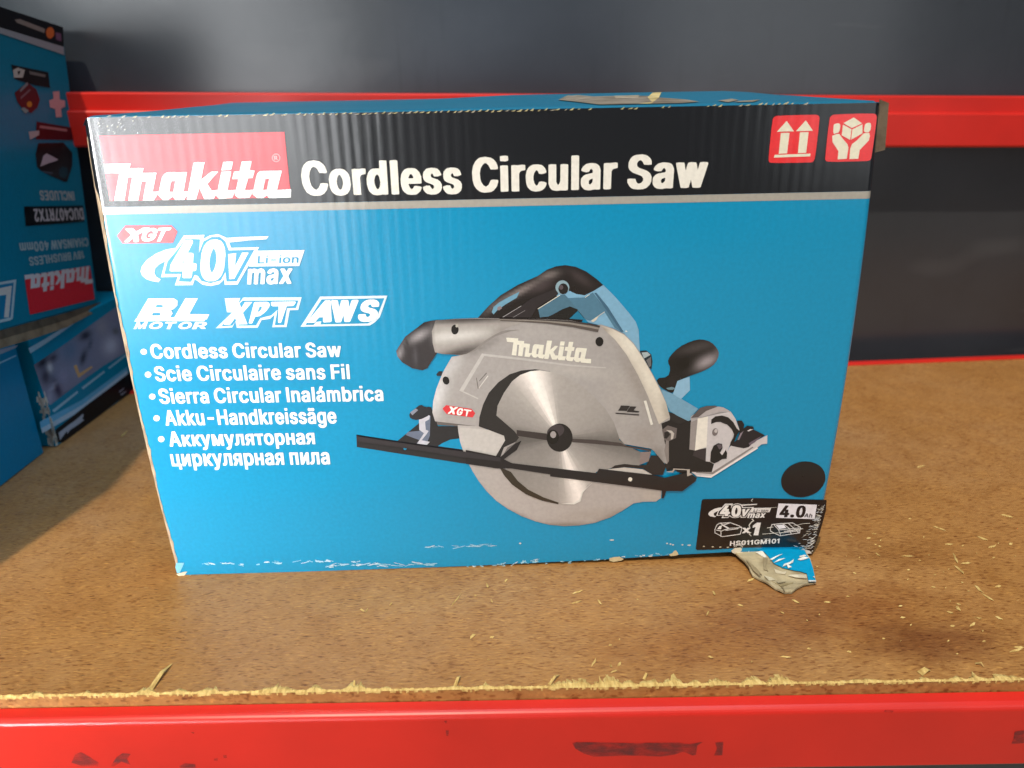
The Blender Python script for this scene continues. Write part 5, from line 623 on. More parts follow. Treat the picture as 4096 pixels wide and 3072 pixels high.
  "#e6dfdb 5.117:1570 282 49 18 -2 6 -49 -19",
  "#e6dfdb 5.13:1547 300 69 -44 2 4 -69 45",
  "#e6dfdb 5.273:1614 256 89 3 -1 5 -88 -3",
  "#e6dfdb 5.156:1616 262 -45 -16 2 -6 45 16",
  "#e6dfdb 5.299:1574 247 -17 -9 3 -6 16 10",
  "#e6dfdb 5.442:1557 238 4 -46 5 0 -4 45",
  "#e6dfdb 5.195:1524 246 37 -11 0 6 -37 10",
  "#e6dfdb 5.208:1558 286 53 -33 2 5 -53 33",
  "#e6dfdb 5.221:1592 240 88 11 -1 6 -88 -11",
  "#efe8e4 5.234:1547 280 16 2 -4 -30 -27 4",
 ],
 'box/battery_label/charger_icon': [
  "#e6dfdb 5:1913 276 74 6 -1 6 -74 -6",
  "#e6dfdb 5.143:1984 282 76 3 0 6 -77 -3",
  "#e6dfdb 5.286:2056 286 62 -39 2 5 -62 39",
  "#e6dfdb 5.429:2116 252 0 -47 5 -1 -1 47",
  "#e6dfdb 5.572:2119 209 -139 -21 1 -5 140 20",
  "#e6dfdb 5.715:1984 187 -72 40 -2 -5 72 -40",
  "#e6dfdb 5.858:1915 223 -8 25 -4 -1 8 -25",
  "#e6dfdb 6.001:1907 244 10 35 -5 3 -9 -36",
  "#e6dfdb 5.104:1926 278 40 -48 3 4 -40 48",
  "#e6dfdb 5.247:1964 234 21 -48 4 2 -21 48",
  "#e6dfdb 5.13:1987 284 55 -46 3 5 -55 45",
  "#e6dfdb 5.273:2040 242 18 -48 4 2 -18 48",
  "#e6dfdb 5.156:2025 285 45 -42 3 4 -45 42",
  "#e6dfdb 5.299:2068 245 46 -42 2 4 -45 42",
  "#e6dfdb 5.182:1966 230 145 12 -1 6 -145 -12",
  "#e6dfdb 5.195:1978 205 141 15 -2 6 -140 -16",
  "#e6dfdb 5.208:2006 218 130 18 -2 6 -130 -19",
  "#f4eef2 5.221:1943 274 52 2 25 -28 -52 -7",
 ],
 'box/battery_label/worn_streaks': [
  "#c9ccd0 6.02:2240 317 6 -2 7 1 -5 1",
  "#d7cfc2 6.053:2205 325 11 -2 16 3 -11 2",
  "#c9ccd0 6.086:2178 127 17 -12 27 -5 -16 9",
  "#d7cfc2 6.119:2238 416 10 0 17 2 -11 0",
  "#c9ccd0 6.152:2173 81 4 -3 5 3 -4 5",
  "#e9e4dc 6.205:2253 395 3 -3 6 0 -3 4",
  "#e9e4dc 6.238:2228 191 4 -3 6 1 -4 3",
  "#c9ccd0 6.271:2226 336 13 -3 18 3 -12 2",
  "#c9ccd0 6.304:2124 73 9 5 11 9 -8 -5",
  "#c9ccd0 6.417:2184 170 14 -10 22 -5 -13 8",
  "#d7cfc2 6.45:2237 299 6 -3 7 5 -5 1",
  "#d7cfc2 6.483:2188 164 6 0 5 4 -5 1",
  "#d7cfc2 6.536:2216 205 10 2 11 10 -10 -2",
  "#c9ccd0 6.569:2085 104 14 -10 23 -4 -14 8",
  "#d7cfc2 6.602:2210 264 6 0 4 8 -6 1",
  "#d7cfc2 6.635:2208 265 10 2 11 8 -9 -2",
  "#d7cfc2 6.668:2221 386 9 -2 12 1 -8 4",
  "#d7cfc2 6.701:2162 199 10 -3 12 4 -9 2",
  "#c9ccd0 6.734:2182 253 16 -2 22 3 -15 2",
  "#d7cfc2 6.767:2215 208 6 -6 8 4 -6 6",
  "#c9ccd0 6.8:2176 180 13 8 14 18 -12 -8",
  "#c9ccd0 6.833:2218 268 9 -4 13 3 -9 3",
  "#c9ccd0 6.906:2249 390 5 1 5 7 -6 0",
  "#d7cfc2 6.939:2162 85 11 -8 19 -5 -11 7",
  "#d7cfc2 6.972:2192 129 7 -5 10 -1 -6 5",
  "#d7cfc2 7.005:2212 336 14 2 20 7 -13 -2",
  "#c9ccd0 7.038:2240 365 5 -2 6 2 -4 2",
  "#e9e4dc 7.071:2230 255 6 3 6 9 -5 -3",
  "#d7cfc2 7.104:2247 282 3 -3 5 2 -3 3",
  "#d7cfc2 7.137:2217 421 7 1 7 5 -6 -1",
  "#d7cfc2 7.17:2211 351 11 -5 17 0 -11 5",
  "#d7cfc2 7.203:2228 229 8 -2 9 6 -9 5",
  "#d7cfc2 7.236:2235 399 11 -7 18 -4 -10 8",
  "#c9ccd0 7.269:2215 230 6 -6 4 8 -5 4",
  "#c9ccd0 7.302:2140 152 17 -4 25 -2 -16 5",
  "#e9e4dc 7.355:2224 343 13 -8 20 0 -13 9",
  "#e9e4dc 7.388:2224 295 10 2 12 7 -9 -1",
  "#c9ccd0 7.441:2213 135 4 -3 5 0 -3 3",
  "#c9ccd0 7.474:2114 118 10 -1 13 3 -9 3",
  "#d7cfc2 7.507:2222 253 15 2 15 16 -13 -4",
  "#c9ccd0 7.54:2230 184 6 -5 10 3 -6 3",
  "#c9ccd0 7.593:2222 117 6 -1 8 6 -7 1",
  "#d7cfc2 7.646:2213 368 6 -3 9 -2 -6 3",
  "#c9ccd0 7.679:2161 56 11 2 13 11 -10 -3",
  "#e9e4dc 7.712:2247 305 5 -2 2 6 -5 2",
  "#d7cfc2 7.745:2255 365 3 0 2 5 -3 -1",
  "#c9ccd0 7.778:2255 414 4 -5 6 1 -4 3",
  "#c9ccd0 7.811:2211 148 9 -2 14 -1 -9 2",
  "#e9e4dc 7.844:2199 116 11 6 14 14 -11 -5",
  "#c9ccd0 7.897:2147 71 9 -2 10 6 -8 3",
  "#c9ccd0 7.93:2178 140 6 -4 4 7 -5 4",
  "#e9e4dc 7.963:2182 147 14 -3 22 1 -14 1",
  "#e9e4dc 8.016:2182 264 4 -2 3 4 -3 1",
  "#c9ccd0 8.049:2230 320 11 2 9 12 -8 -3",
  "#c9ccd0 8.082:2212 265 11 -1 16 4 -11 2",
  "#e9e4dc 8.135:2237 392 6 1 7 7 -6 -2",
  "#e9e4dc 8.168:2187 166 6 -2 7 4 -6 1",
  "#c9ccd0 8.201:2211 332 11 -4 17 0 -11 3",
  "#c9ccd0 8.234:2177 154 19 -9 28 -8 -18 9",
  "#c9ccd0 8.267:2258 423 4 -3 5 4 -4 4",
  "#c9ccd0 7.52:2244 360 7 2 7 7 -7 -1",
  "#e9e4dc 7.573:2220 283 4 -3 8 -2 -4 3",
  "#c9ccd0 7.666:2232 210 3 -3 5 1 -3 3",
  "#c9ccd0 7.699:2235 346 5 -6 10 0 -5 5",
  "#d7cfc2 7.732:2227 337 10 -1 13 2 -9 3",
  "#d7cfc2 7.785:2209 229 10 -2 11 4 -9 4",
  "#c9ccd0 7.838:2171 224 15 5 19 14 -14 -5",
  "#c9ccd0 7.871:2203 320 14 -9 22 -6 -13 8",
  "#e9e4dc 7.904:2171 82 21 -6 32 -2 -20 6",
  "#e9e4dc 7.937:2247 376 3 0 5 1 -3 1",
  "#e9e4dc 7.99:2214 399 11 -7 17 -2 -10 4",
  "#c9ccd0 8.023:2132 102 20 -9 30 -3 -19 8",
  "#c9ccd0 8.056:2231 329 5 -4 9 -2 -5 5",
  "#c9ccd0 8.089:2211 84 9 -3 8 7 -8 2",
  "#e9e4dc 8.122:2218 159 8 5 9 11 -8 -4",
  "#e9e4dc 8.155:2238 282 4 1 2 5 -3 -2",
  "#c9ccd0 8.188:2199 228 7 -1 7 8 -7 0",
  "#d7cfc2 8.221:2215 251 5 -4 8 0 -5 4",
  "#d7cfc2 8.254:2181 119 9 -2 14 0 -9 2",
  "#c9ccd0 8.307:2169 95 20 -3 28 9 -19 2",
  "#d7cfc2 8.34:2136 166 12 8 15 16 -11 -8",
  "#d7cfc2 8.373:2238 404 6 2 6 8 -6 -3",
  "#c9ccd0 8.406:2217 112 5 -1 3 5 -4 1",
  "#d7cfc2 8.439:2221 95 6 -5 10 -1 -6 5",
  "#c9ccd0 8.492:2206 189 15 -2 19 5 -14 4",
  "#d7cfc2 8.585:2156 218 16 -4 25 1 -16 3",
  "#c9ccd0 8.638:2219 125 7 0 4 9 -5 -2",
  "#c9ccd0 8.671:2211 305 16 -1 22 5 -15 1",
  "#d7cfc2 8.704:2211 129 13 -2 16 5 -11 1",
  "#c9ccd0 8.757:2146 87 8 3 7 11 -7 -3",
  "#c9ccd0 8.79:2191 129 12 -4 16 4 -11 3",
  "#d7cfc2 8.823:2204 287 8 6 11 11 -8 -5",
  "#c9ccd0 8.856:2174 253 18 -1 20 13 -15 -3",
  "#d7cfc2 8.889:2243 378 9 2 11 10 -9 -3",
  "#e9e4dc 8.962:2221 328 12 -7 20 -6 -12 6",
  "#c9ccd0 8.995:2207 248 10 -8 16 2 -10 6",
  "#e9e4dc 9.028:2197 149 15 0 16 14 -14 0",
  "#d7cfc2 9.081:2214 261 16 2 18 16 -14 -3",
  "#d7cfc2 9.114:2142 184 12 0 16 5 -12 2",
  "#c9ccd0 9.167:2192 308 12 -5 18 -1 -11 5",
  "#e9e4dc 9.2:2231 287 7 1 8 5 -6 -1",
  "#c9ccd0 9.273:2169 98 14 10 16 19 -12 -10",
  "#e9e4dc 9.306:2204 109 14 0 14 15 -12 -3",
  "#c9ccd0 9.339:2227 238 11 6 9 15 -10 -5",
  "#c9ccd0 9.372:2209 368 12 -1 13 8 -10 1",
  "#e9e4dc 9.405:2197 135 17 -1 22 8 -16 3",
  "#d7cfc2 9.438:2251 406 5 0 3 7 -5 1",
  "#c9ccd0 9.471:2206 321 15 -7 24 -2 -15 9",
  "#c9ccd0 9.504:2236 369 8 1 11 6 -8 -1",
  "#d7cfc2 9.537:2218 49 7 0 8 8 -8 2",
  "#e9e4dc 9.57:2190 89 14 8 18 15 -14 -4",
  "#c9ccd0 9.603:2203 306 13 5 12 18 -11 -6",
  "#e9e4dc 9.636:2239 397 7 -2 11 1 -7 2",
  "#d7cfc2 9.669:2225 177 3 0 4 3 -3 0",
  "#cfc2a8 6.702:1457 117 -3 -4 -5 -1 -6 2 -3 3 2 4 6 1 6 -2",
  "#cfc2a8 6.715:1520 111 -2 -3 -6 -2 -6 2 -3 4 2 3 6 2 6 -2",
  "#cfc2a8 6.728:1574 107 -2 -3 -6 -2 -6 2 -2 4 2 3 5 2 6 -2",
  "#cfc2a8 6.741:1628 103 -2 -3 -6 -2 -6 2 -2 4 2 3 6 1 6 -1",
  "#ddd6cb 6.754:1765 329 16 -17 4 5 -16 18",
  "#ddd6cb 6.897:1781 321 -17 -13 5 -7 16 13",
  "#ddd6cb 6.26:1766 310 -16 -28 6 -5 16 28",
  "#ddd6cb 6.403:1750 283 6 -21 7 1 -7 22",
  "#ddd6cb 6.026:1771 224 -13 -16 4 -4 12 16",
  "#ddd6cb 6.169:1758 206 19 -17 2 4 -18 17",
  "#ddd6cb 6.052:1759 492 -12 -15 3 -3 12 15",
  "#ddd6cb 6.195:1747 476 10 -8 2 4 -10 7",
  "#ddd6cb 6.078:1883 250 45 7 -2 5 -45 -7",
  "#ddd6cb 6.091:1854 202 88 5 -1 4 -87 -5",
  "#ddd6cb 6.234:1940 207 59 4 -1 4 -59 -4",
  "#ddd6cb 6.377:1997 211 143 26 -1 3 -143 -26",
  "#ddd6cb 6.13:2068 261 67 17 -1 4 -67 -18",
  "#ddd6cb 6.273:2133 278 49 1 0 4 -50 -1",
  "#ddd6cb 6.156:1868 162 45 1 -1 2 -44 0",
  "#ddd6cb 6.169:1892 414 41 2 0 2 -42 -1",
  "#ddd6cb 6.182:1663 102 37 39 -3 4 -37 -40",
  "#ddd6cb 6.325:1695 142 24 -36 3 2 -24 36",
  "#ddd6cb 6.468:1722 109 -33 19 -1 -4 32 -19",
  "#ddd6cb 6.221:1722 92 11 49 -3 2 -10 -50",
  "#ddd6cb 6.234:1687 122 -15 -18 3 -2 14 18",
 ],
 'box/worn_edge': [
  "#d5e4e8 3:-2027 97 7 -5 9 0 8 -3 8 -4 9 -1 2 7 -9 1 -8 3 -8 3 -9 0 -8 4",
  "#a9d6e8 3.033:-1873 86 5 -2 4 -3 6 1 4 -3 5 -1 1 2 -4 3 -5 2 -5 0 -5 2 -5 1",
  "#a9d6e8 3.066:-2054 90 5 -1 5 -3 5 -3 6 -1 5 -4 1 5 -5 3 -5 1 -5 4 -6 0 -5 2",
  "#8fcbe2 3.099:-2055 95 7 -4 8 -3 8 -1 8 -3 8 -4 1 3 -8 3 -7 4 -8 2 -8 2 -8 5",
  "#d5e4e8 3.132:-1911 85 7 0 8 1 7 1 8 1 7 1 0 6 -7 -2 -8 0 -7 -2 -8 -2 -7 1",
  "#a9d6e8 3.165:-2011 84 6 0 6 0 6 -2 6 -1 6 -1 1 7 -6 1 -6 -1 -6 2 -6 1 -6 -1",
  "#d5e4e8 3.198:-1934 86 6 0 7 1 7 0 7 3 6 -2 1 6 -7 3 -7 -2 -6 -2 -7 1 -6 2",
  "#a9d6e8 3.231:-1882 96 7 -3 7 -4 8 -2 7 -2 8 -2 1 2 -7 3 -8 2 -7 4 -8 2 -7 2",
  "#8fcbe2 3.264:-1945 95 10 -1 9 -2 10 -2 9 -3 10 -1 1 5 -10 1 -9 2 -9 3 -11 -1 -9 4",
  "#8fcbe2 3.297:-2071 89 10 3 9 1 10 2 9 -1 10 2 0 5 -10 -2 -9 -1 -10 -2 -9 -2 -10 0",
  "#8fcbe2 3.13:-1639 86 2 -2 3 0 2 3 3 -1 2 -1 1 7 -2 1 -3 -3 -2 3 -3 -2 -3 0",
  "#a9d6e8 3.163:-1558 73 6 -1 7 -1 6 -1 7 2 6 -2 1 3 -7 1 -6 2 -6 1 -7 0 -6 1",
  "#a9d6e8 3.196:-1697 67 5 3 4 -2 5 1 4 2 5 -2 0 10 -5 1 -4 -2 -5 0 -4 -2 -5 -1",
  "#8fcbe2 3.229:-1551 83 6 -3 7 -2 5 -3 7 -1 6 -2 2 7 -5 3 -7 0 -6 4 -6 1 -6 3",
  "#8fcbe2 3.262:-1568 95 6 -1 6 1 6 -1 6 -2 6 1 0 2 -6 1 -6 0 -6 2 -6 1 -5 2",
  "#a9d6e8 3.295:-1809 78 5 0 4 -3 5 0 5 0 5 1 1 6 -4 2 -5 -1 -5 2 -5 1 -5 -2",
  "#a9d6e8 3.328:-1544 73 6 2 5 1 6 0 5 2 6 1 0 5 -6 -1 -6 -1 -5 0 -6 -2 -5 -1",
  "#a9d6e8 3.361:-1564 78 7 -2 8 -1 8 2 7 -6 8 1 2 8 -8 2 -8 -1 -7 4 -8 1 -8 -1",
  "#d5e4e8 3.394:-1822 75 7 -1 7 -3 6 -2 7 -4 6 -2 2 4 -7 1 -7 2 -7 3 -6 2 -7 2",
  "#8fcbe2 3.427:-1586 86 6 1 5 -2 6 -2 5 0 6 -3 1 6 -5 2 -6 -1 -5 2 -6 1 -5 2",
  "#d5e4e8 3.46:-1813 70 6 1 6 3 6 1 6 2 6 2 -1 2 -6 0 -6 -2 -5 -3 -6 -1 -6 -3",
  "#8fcbe2 3.493:-1694 70 3 0 2 -1 3 -1 2 0 3 1 1 3 -2 0 -3 2 -2 0 -3 1 -1 3",
  "#d5e4e8 3.526:-1641 86 8 3 7 -3 7 0 8 3 7 -3 1 6 -7 5 -8 -1 -7 0 -7 -1 -8 -3",
  "#8fcbe2 3.559:-1570 77 6 2 5 2 6 -4 5 5 6 -3 0 10 -5 -2 -6 -1 -5 2 -6 -2 -5 2",
  "#8fcbe2 3.312:-1222 80 9 -1 9 1 9 -2 9 0 9 -1 0 6 -8 2 -9 -1 -9 2 -9 1 -9 -1",
  "#a9d6e8 3.345:-1259 84 5 0 5 0 4 -3 6 1 5 -1 1 4 -5 1 -5 1 -5 1 -5 0 -5 2",
  "#8fcbe2 3.378:-1284 93 10 -6 13 -1 10 -7 12 -2 11 -3 2 8 -11 4 -11 3 -12 1 -12 3 -10 8",
  "#a9d6e8 3.411:-1281 81 5 -1 6 3 5 0 6 1 5 -2 0 8 -5 -2 -6 2 -5 -2 -6 -1 -5 2",
  "#8fcbe2 3.444:-1278 78 7 2 6 -2 6 -1 5 -4 6 -1 1 5 -6 3 -6 0 -5 4 -6 -1 -6 2",
  "#a9d6e8 3.477:-1284 85 11 -1 11 -1 11 -3 11 -1 11 -1 2 7 -11 2 -12 -1 -10 6 -12 -1 -10 5",
  "#d5e4e8 3.51:-1385 70 12 3 11 1 12 3 11 4 11 1 0 4 -11 -2 -12 -3 -11 -3 -12 -1 -11 -3",
  "#8fcbe2 3.543:-1343 81 5 2 5 1 5 5 6 0 5 2 -1 4 -5 0 -5 -2 -6 -2 -5 0 -5 -5",
  "#8fcbe2 3.576:-1221 80 7 1 7 2 7 4 8 0 7 3 -1 3 -7 0 -7 -3 -7 -2 -7 -2 -8 -2",
  "#d5e4e8 3.609:-1212 82 8 3 6 -3 6 -1 6 -3 6 -2 2 10 -6 2 -6 1 -7 -1 -7 1 -6 2",
  "#a9d6e8 3.642:-1442 83 12 2 12 4 12 1 12 4 12 2 -1 4 -11 -4 -12 -2 -12 -2 -12 -3 -12 -2",
  "#a9d6e8 3.675:-1322 84 4 1 4 -3 4 -1 4 0 4 -1 1 4 -4 2 -5 -1 -4 1 -4 1 -4 1",
  "#8fcbe2 3.468:-1114 48 10 1 11 0 11 2 11 -1 11 2 0 7 -11 0 -11 1 -11 -2 -10 -1 -11 2",
  "#a9d6e8 3.501:-1110 42 12 3 12 -1 12 4 12 2 12 2 0 5 -12 -1 -12 0 -12 -5 -12 2 -12 -1",
  "#a9d6e8 3.534:-1031 51 5 -3 6 -1 6 -3 6 0 5 -2 1 2 -6 2 -6 2 -5 1 -6 2 -5 1",
  "#a9d6e8 3.567:-1151 40 8 2 8 2 8 2 8 2 8 3 0 2 -8 -1 -8 -4 -8 -2 -8 -1 -8 -1",
  "#8fcbe2 3.6:-1135 64 7 -2 8 -1 8 -2 8 -1 8 -1 1 2 -8 1 -8 3 -8 0 -8 2 -8 1",
  "#d5e4e8 3.633:-1024 64 5 0 5 2 4 0 5 0 5 1 0 3 -5 -1 -5 -1 -4 -1 -6 0 -4 -1",
  "#d5e4e8 3.666:-997 68 5 1 5 2 5 2 5 1 5 1 0 5 -5 -2 -5 -3 -5 0 -5 -1 -5 -3",
  "#d5e4e8 3.699:-1198 43 12 5 12 3 12 4 12 5 12 4 0 4 -12 -5 -13 -4 -11 -5 -12 -5 -13 -5",
  "#a9d6e8 3.732:-1208 90 10 -1 9 -3 10 -2 10 -1 9 -5 2 7 -10 1 -10 3 -9 5 -9 4 -10 2",
  "#8fcbe2 3.765:-1187 42 6 1 5 -1 6 0 6 1 5 0 1 5 -6 -2 -5 3 -6 -2 -6 -1 -5 2",
  "#a9d6e8 3.798:-1035 74 5 -4 6 1 6 -1 6 0 5 -3 2 9 -6 2 -6 1 -5 0 -7 -2 -5 3",
  "#a9d6e8 3.831:-1040 45 5 -3 5 1 5 -2 5 -1 6 0 0 4 -5 1 -5 1 -5 0 -6 -1 -5 1",
  "#a9d6e8 3.864:-1220 34 11 1 11 3 10 3 11 3 11 4 0 2 -11 -2 -11 -4 -11 -2 -11 -3 -10 -3",
  "#d5e4e8 3.897:-1181 44 9 0 8 0 8 1 8 0 8 -1 1 3 -8 1 -9 -1 -8 2 -8 -1 -8 1",
  "#d5e4e8 3.93:-1195 33 6 -3 7 0 6 2 7 0 6 -2 1 9 -7 -1 -6 1 -7 0 -6 -1 -7 -2",
  "#a9d6e8 3.963:-1216 41 10 1 11 2 10 1 11 3 10 1 0 3 -10 -1 -11 -3 -10 -2 -11 -1 -10 -1",
  "#8fcbe2 3.676:-550 33 18 0 17 -5 18 4 17 -2 18 -2 0 6 -17 4 -18 -3 -17 2 -18 2 -18 2",
  "#8fcbe2 3.709:-524 29 18 0 18 3 18 3 18 1 18 -1 0 7 -18 0 -18 -2 -18 -2 -18 -1 -18 -3",
  "#8fcbe2 3.742:-1003 56 13 -3 14 -1 13 -5 14 -1 13 -3 2 7 -14 0 -14 4 -13 2 -14 2 -13 2",
  "#a9d6e8 3.775:-993 34 18 6 19 4 18 4 19 4 18 3 0 6 -19 -2 -18 -5 -19 -4 -18 -6 -19 -3",
  "#a9d6e8 3.808:-640 38 9 -2 8 -1 9 -1 8 -2 9 0 0 2 -8 2 -9 2 -8 1 -8 1 -9 1",
  "#a9d6e8 3.841:-510 20 14 4 14 5 14 3 14 4 14 3 -1 1 -14 -2 -13 -4 -14 -4 -14 -3 -14 -3",
  "#8fcbe2 3.874:-840 35 16 0 15 -1 16 0 17 3 15 -2 1 5 -16 0 -16 0 -16 0 -16 0 -16 -1",
  "#d5e4e8 3.907:-837 33 11 -2 11 -3 11 -2 12 -4 11 -1 1 4 -12 1 -11 4 -11 2 -11 3 -12 1",
  "#a9d6e8 3.16:-878 60 10 -2 9 -2 10 -4 9 -3 10 -2 1 3 -9 4 -10 1 -10 2 -9 5 -11 0",
  "#8fcbe2 3.193:-525 27 14 -2 13 0 14 -3 13 -3 14 -1 1 6 -14 2 -14 0 -13 1 -14 2 -13 1",
  "#8fcbe2 3.226:-969 41 4 2 4 1 4 1 5 -1 4 2 -1 6 -4 -2 -5 0 -4 -3 -4 1 -4 -1",
  "#a9d6e8 3.259:-661 22 11 2 10 4 10 3 11 3 10 2 0 5 -11 -3 -10 -4 -11 -3 -10 -3 -11 -2",
  "#d5e4e8 3.292:-611 54 15 -4 15 -1 15 -3 14 -5 15 -1 1 4 -15 3 -14 4 -16 1 -14 6 -15 3",
  "#a9d6e8 3.325:-759 31 17 0 16 -4 16 -1 17 -1 16 -3 0 5 -16 2 -16 0 -17 3 -16 5 -16 -1",
  "#d5e4e8 3.358:-498 36 8 -4 9 0 9 -2 9 -1 8 0 1 7 -9 1 -9 0 -8 1 -9 2 -9 1",
  "#d5e4e8 3.391:-858 25 10 2 10 4 9 2 10 3 10 1 -1 5 -10 -2 -9 -2 -10 -5 -9 -3 -10 0",
  "#d5e4e8 3.424:-596 40 13 0 12 -2 13 -1 12 -3 13 0 0 2 -12 2 -13 2 -12 1 -13 1 -13 1",
  "#8fcbe2 3.457:-602 37 8 2 8 0 8 1 8 3 8 1 0 2 -8 0 -8 -3 -8 -1 -8 -2 -8 -1",
  "#8fcbe2 3.49:-483 28 7 -1 6 1 6 2 7 0 6 -2 0 7 -6 -1 -7 -1 -6 1 -6 -1 -7 2",
  "#8fcbe2 3.523:-891 48 16 -4 17 -4 17 0 17 -2 16 -6 1 6 -16 5 -17 3 -17 0 -17 5 -16 3",
  "#d5e4e8 3.556:-910 38 13 2 13 4 12 3 13 0 12 6 -1 7 -12 -5 -12 -4 -13 -1 -13 -3 -13 -2",
  "#a9d6e8 3.589:-854 50 18 -2 19 -2 18 -3 18 -1 19 -2 0 3 -18 1 -19 3 -18 1 -19 2 -18 3",
  "#a9d6e8 3.622:-515 41 9 -2 9 -2 10 -1 9 -2 9 -1 1 3 -10 2 -9 0 -9 3 -10 1 -9 2",
  "#8fcbe2 3.655:-926 40 4 1 4 -4 5 -1 4 0 5 0 1 3 -4 3 -4 2 -5 0 -4 1 -4 2",
  "#d5e4e8 3.688:-737 56 14 -7 16 -3 14 -7 15 -4 15 -7 1 4 -15 6 -15 6 -15 4 -14 5 -15 5",
  "#d5e4e8 3.721:-1002 38 7 4 7 -1 7 3 7 -2 7 4 0 5 -7 0 -7 0 -7 -3 -7 0 -7 1",
  "#8fcbe2 3.234:-2019 -17 3 1 3 1 4 2 3 0 3 1 0 10 -4 -1 -3 -4 -3 1 -3 -3 -4 0",
  "#a9d6e8 3.267:-2012 -12 2 -4 2 3 1 0 2 0 1 0 -1 8 -2 1 -1 -1 -1 -1 -2 0 -1 1",
  "#a9d6e8 3.3:-2046 -3 1 -2 4 1 -1 -5 1 -2 3 -1 6 7 -3 1 -2 1 0 4 -3 -1 -1 3",
  "#8fcbe2 3.333:-2036 -10 3 2 4 2 3 -2 3 -2 4 3 1 7 -4 -3 -3 2 -3 2 -4 -4 -4 0",
  "#d5e4e8 3.366:-1925 -10 2 -1 1 0 2 -1 1 -1 1 -1 1 2 0 2 -2 0 -1 2 -2 0 -1 1",
  "#a9d6e8 3.399:-1939 -12 2 0 1 -3 2 1 1 2 1 0 2 10 -2 -3 -1 3 -2 -4 -1 2 -2 -2",
  "#d5e4e8 3.432:-1910 -20 3 1 2 3 4 -4 2 4 3 0 0 6 -3 -1 -3 2 -3 -2 -3 -1 -3 -4",
  "#8fcbe2 3.465:-2019 -11 1 -2 2 2 2 -2 1 3 2 0 0 3 -1 -1 -2 -1 -2 0 -1 1 -2 -1",
  "#d5e4e8 3.498:-1954 -15 1 2 2 1 1 3 2 2 2 1 -2 3 -2 -1 -1 -3 -2 -1 -3 -2 -1 -2",
  "#a9d6e8 3.531:-2003 -10 2 1 2 -1 2 0 2 1 2 -1 1 3 -3 -1 -2 2 -2 -1 -2 0 -2 0",
  "#8fcbe2 3.564:-2181 -5 3 1 3 2 4 0 3 2 3 0 0 4 -4 0 -3 -2 -3 -1 -3 -2 -3 -2",
  "#a9d6e8 3.597:-1967 -8 1 -1 2 0 0 -2 2 -1 2 0 1 2 -1 2 -1 0 -1 2 -1 1 -1 1",
  "#a9d6e8 3.63:-1958 -11 2 1 1 1 2 -2 0 4 3 -3 -3 8 -1 -2 -2 2 -2 0 0 -4 -1 -1",
  "#8fcbe2 3.663:-2062 -11 2 1 0 2 3 0 0 1 -1 3 -2 2 -1 -1 0 -2 -3 0 1 -2 -1 -2",
  "#d5e4e8 3.416:-513 180 9 -2 8 -2 9 -1 8 -2 9 -1 0 1 -8 2 -9 2 -9 1 -8 2 -8 1",
  "#a9d6e8 3.449:-152 176 12 0 11 1 12 2 12 0 12 1 -1 3 -11 0 -12 -2 -12 -1 -11 -1 -12 0",
  "#8fcbe2 3.482:-186 181 6 -3 6 -1 6 -3 6 0 6 -1 1 3 -6 2 -6 1 -6 1 -6 2 -6 1",
  "#a9d6e8 3.515:-198 188 15 -6 16 -3 15 -4 16 -6 16 -4 0 3 -15 5 -16 4 -16 4 -15 5 -16 5",
  "#8fcbe2 3.548:-127 172 3 2 4 -1 3 2 3 -1 4 -1 -1 8 -3 -1 -4 -1 -3 1 -3 -3 -4 1",
  "#8fcbe2 3.581:-468 177 8 -2 8 1 9 0 8 -2 8 1 1 5 -9 0 -8 -2 -8 2 -8 2 -9 -1",
  "#8fcbe2 3.614:-465 167 10 2 9 1 10 3 10 1 10 1 -1 3 -9 -2 -10 -2 -10 -2 -10 -1 -9 -3",
  "#d5e4e8 3.647:-72 169 12 0 13 0 12 0 13 1 12 0 0 1 -12 1 -13 2 -12 -1 -13 0 -12 1",
  "#d5e4e8 3.68:-501 172 12 1 11 2 12 3 11 4 11 2 0 5 -12 -2 -11 -4 -11 -4 -12 -1 -11 -2",
  "#a9d6e8 3.713:-213 168 17 0 18 -1 17 0 17 -1 17 0 0 4 -17 3 -17 -1 -17 -1 -18 1 -17 1",
  "#a9d6e8 3.746:-131 184 17 0 18 1 18 -1 18 0 17 0 0 2 -17 0 -18 1 -18 0 -18 -1 -17 0",
  "#8fcbe2 3.779:-228 171 5 -1 6 0 5 1 6 1 5 -2 0 4 -5 1 -6 0 -5 0 -6 0 -5 2",
  "#a9d6e8 3.812:-319 155 18 3 17 5 18 4 17 3 17 7 0 3 -18 -5 -17 -5 -18 -2 -17 -5 -17 -4",
  "#d5e4e8 3.845:-207 175 9 -1 8 1 9 -1 8 1 9 0 0 1 -9 0 -8 1 -9 -1 -8 1 -9 0",
  "#d5e4e8 3.878:-325 182 9 -2 10 -2 10 -1 10 -2 10 -1 0 2 -10 2 -10 2 -10 0 -9 2 -10 1",
  "#a9d6e8 3.911:-513 172 7 -1 7 1 7 -1 8 -1 7 2 0 5 -7 -2 -7 -1 -7 2 -8 1 -7 -1",
  "#a9d6e8 3.944:-420 182 8 -4 8 -1 7 -5 8 0 7 -3 1 3 -7 4 -8 2 -8 2 -7 4 -7 3",
  "#8fcbe2 3.977:-98 181 11 -3 11 -4 11 -4 11 -4 11 -4 1 4 -11 3 -11 5 -11 2 -11 5 -11 3",
  "#e8e2d4 3.65:161 184 -3 -5 -7 -1 -5 4 0 5 5 4 7 -2",
  "#8fcbe2 3.663:23 -1 5 -2 4 -1 5 1 5 3 4 0 0 6 -5 1 -5 0 -4 -2 -5 -1 -4 -1",
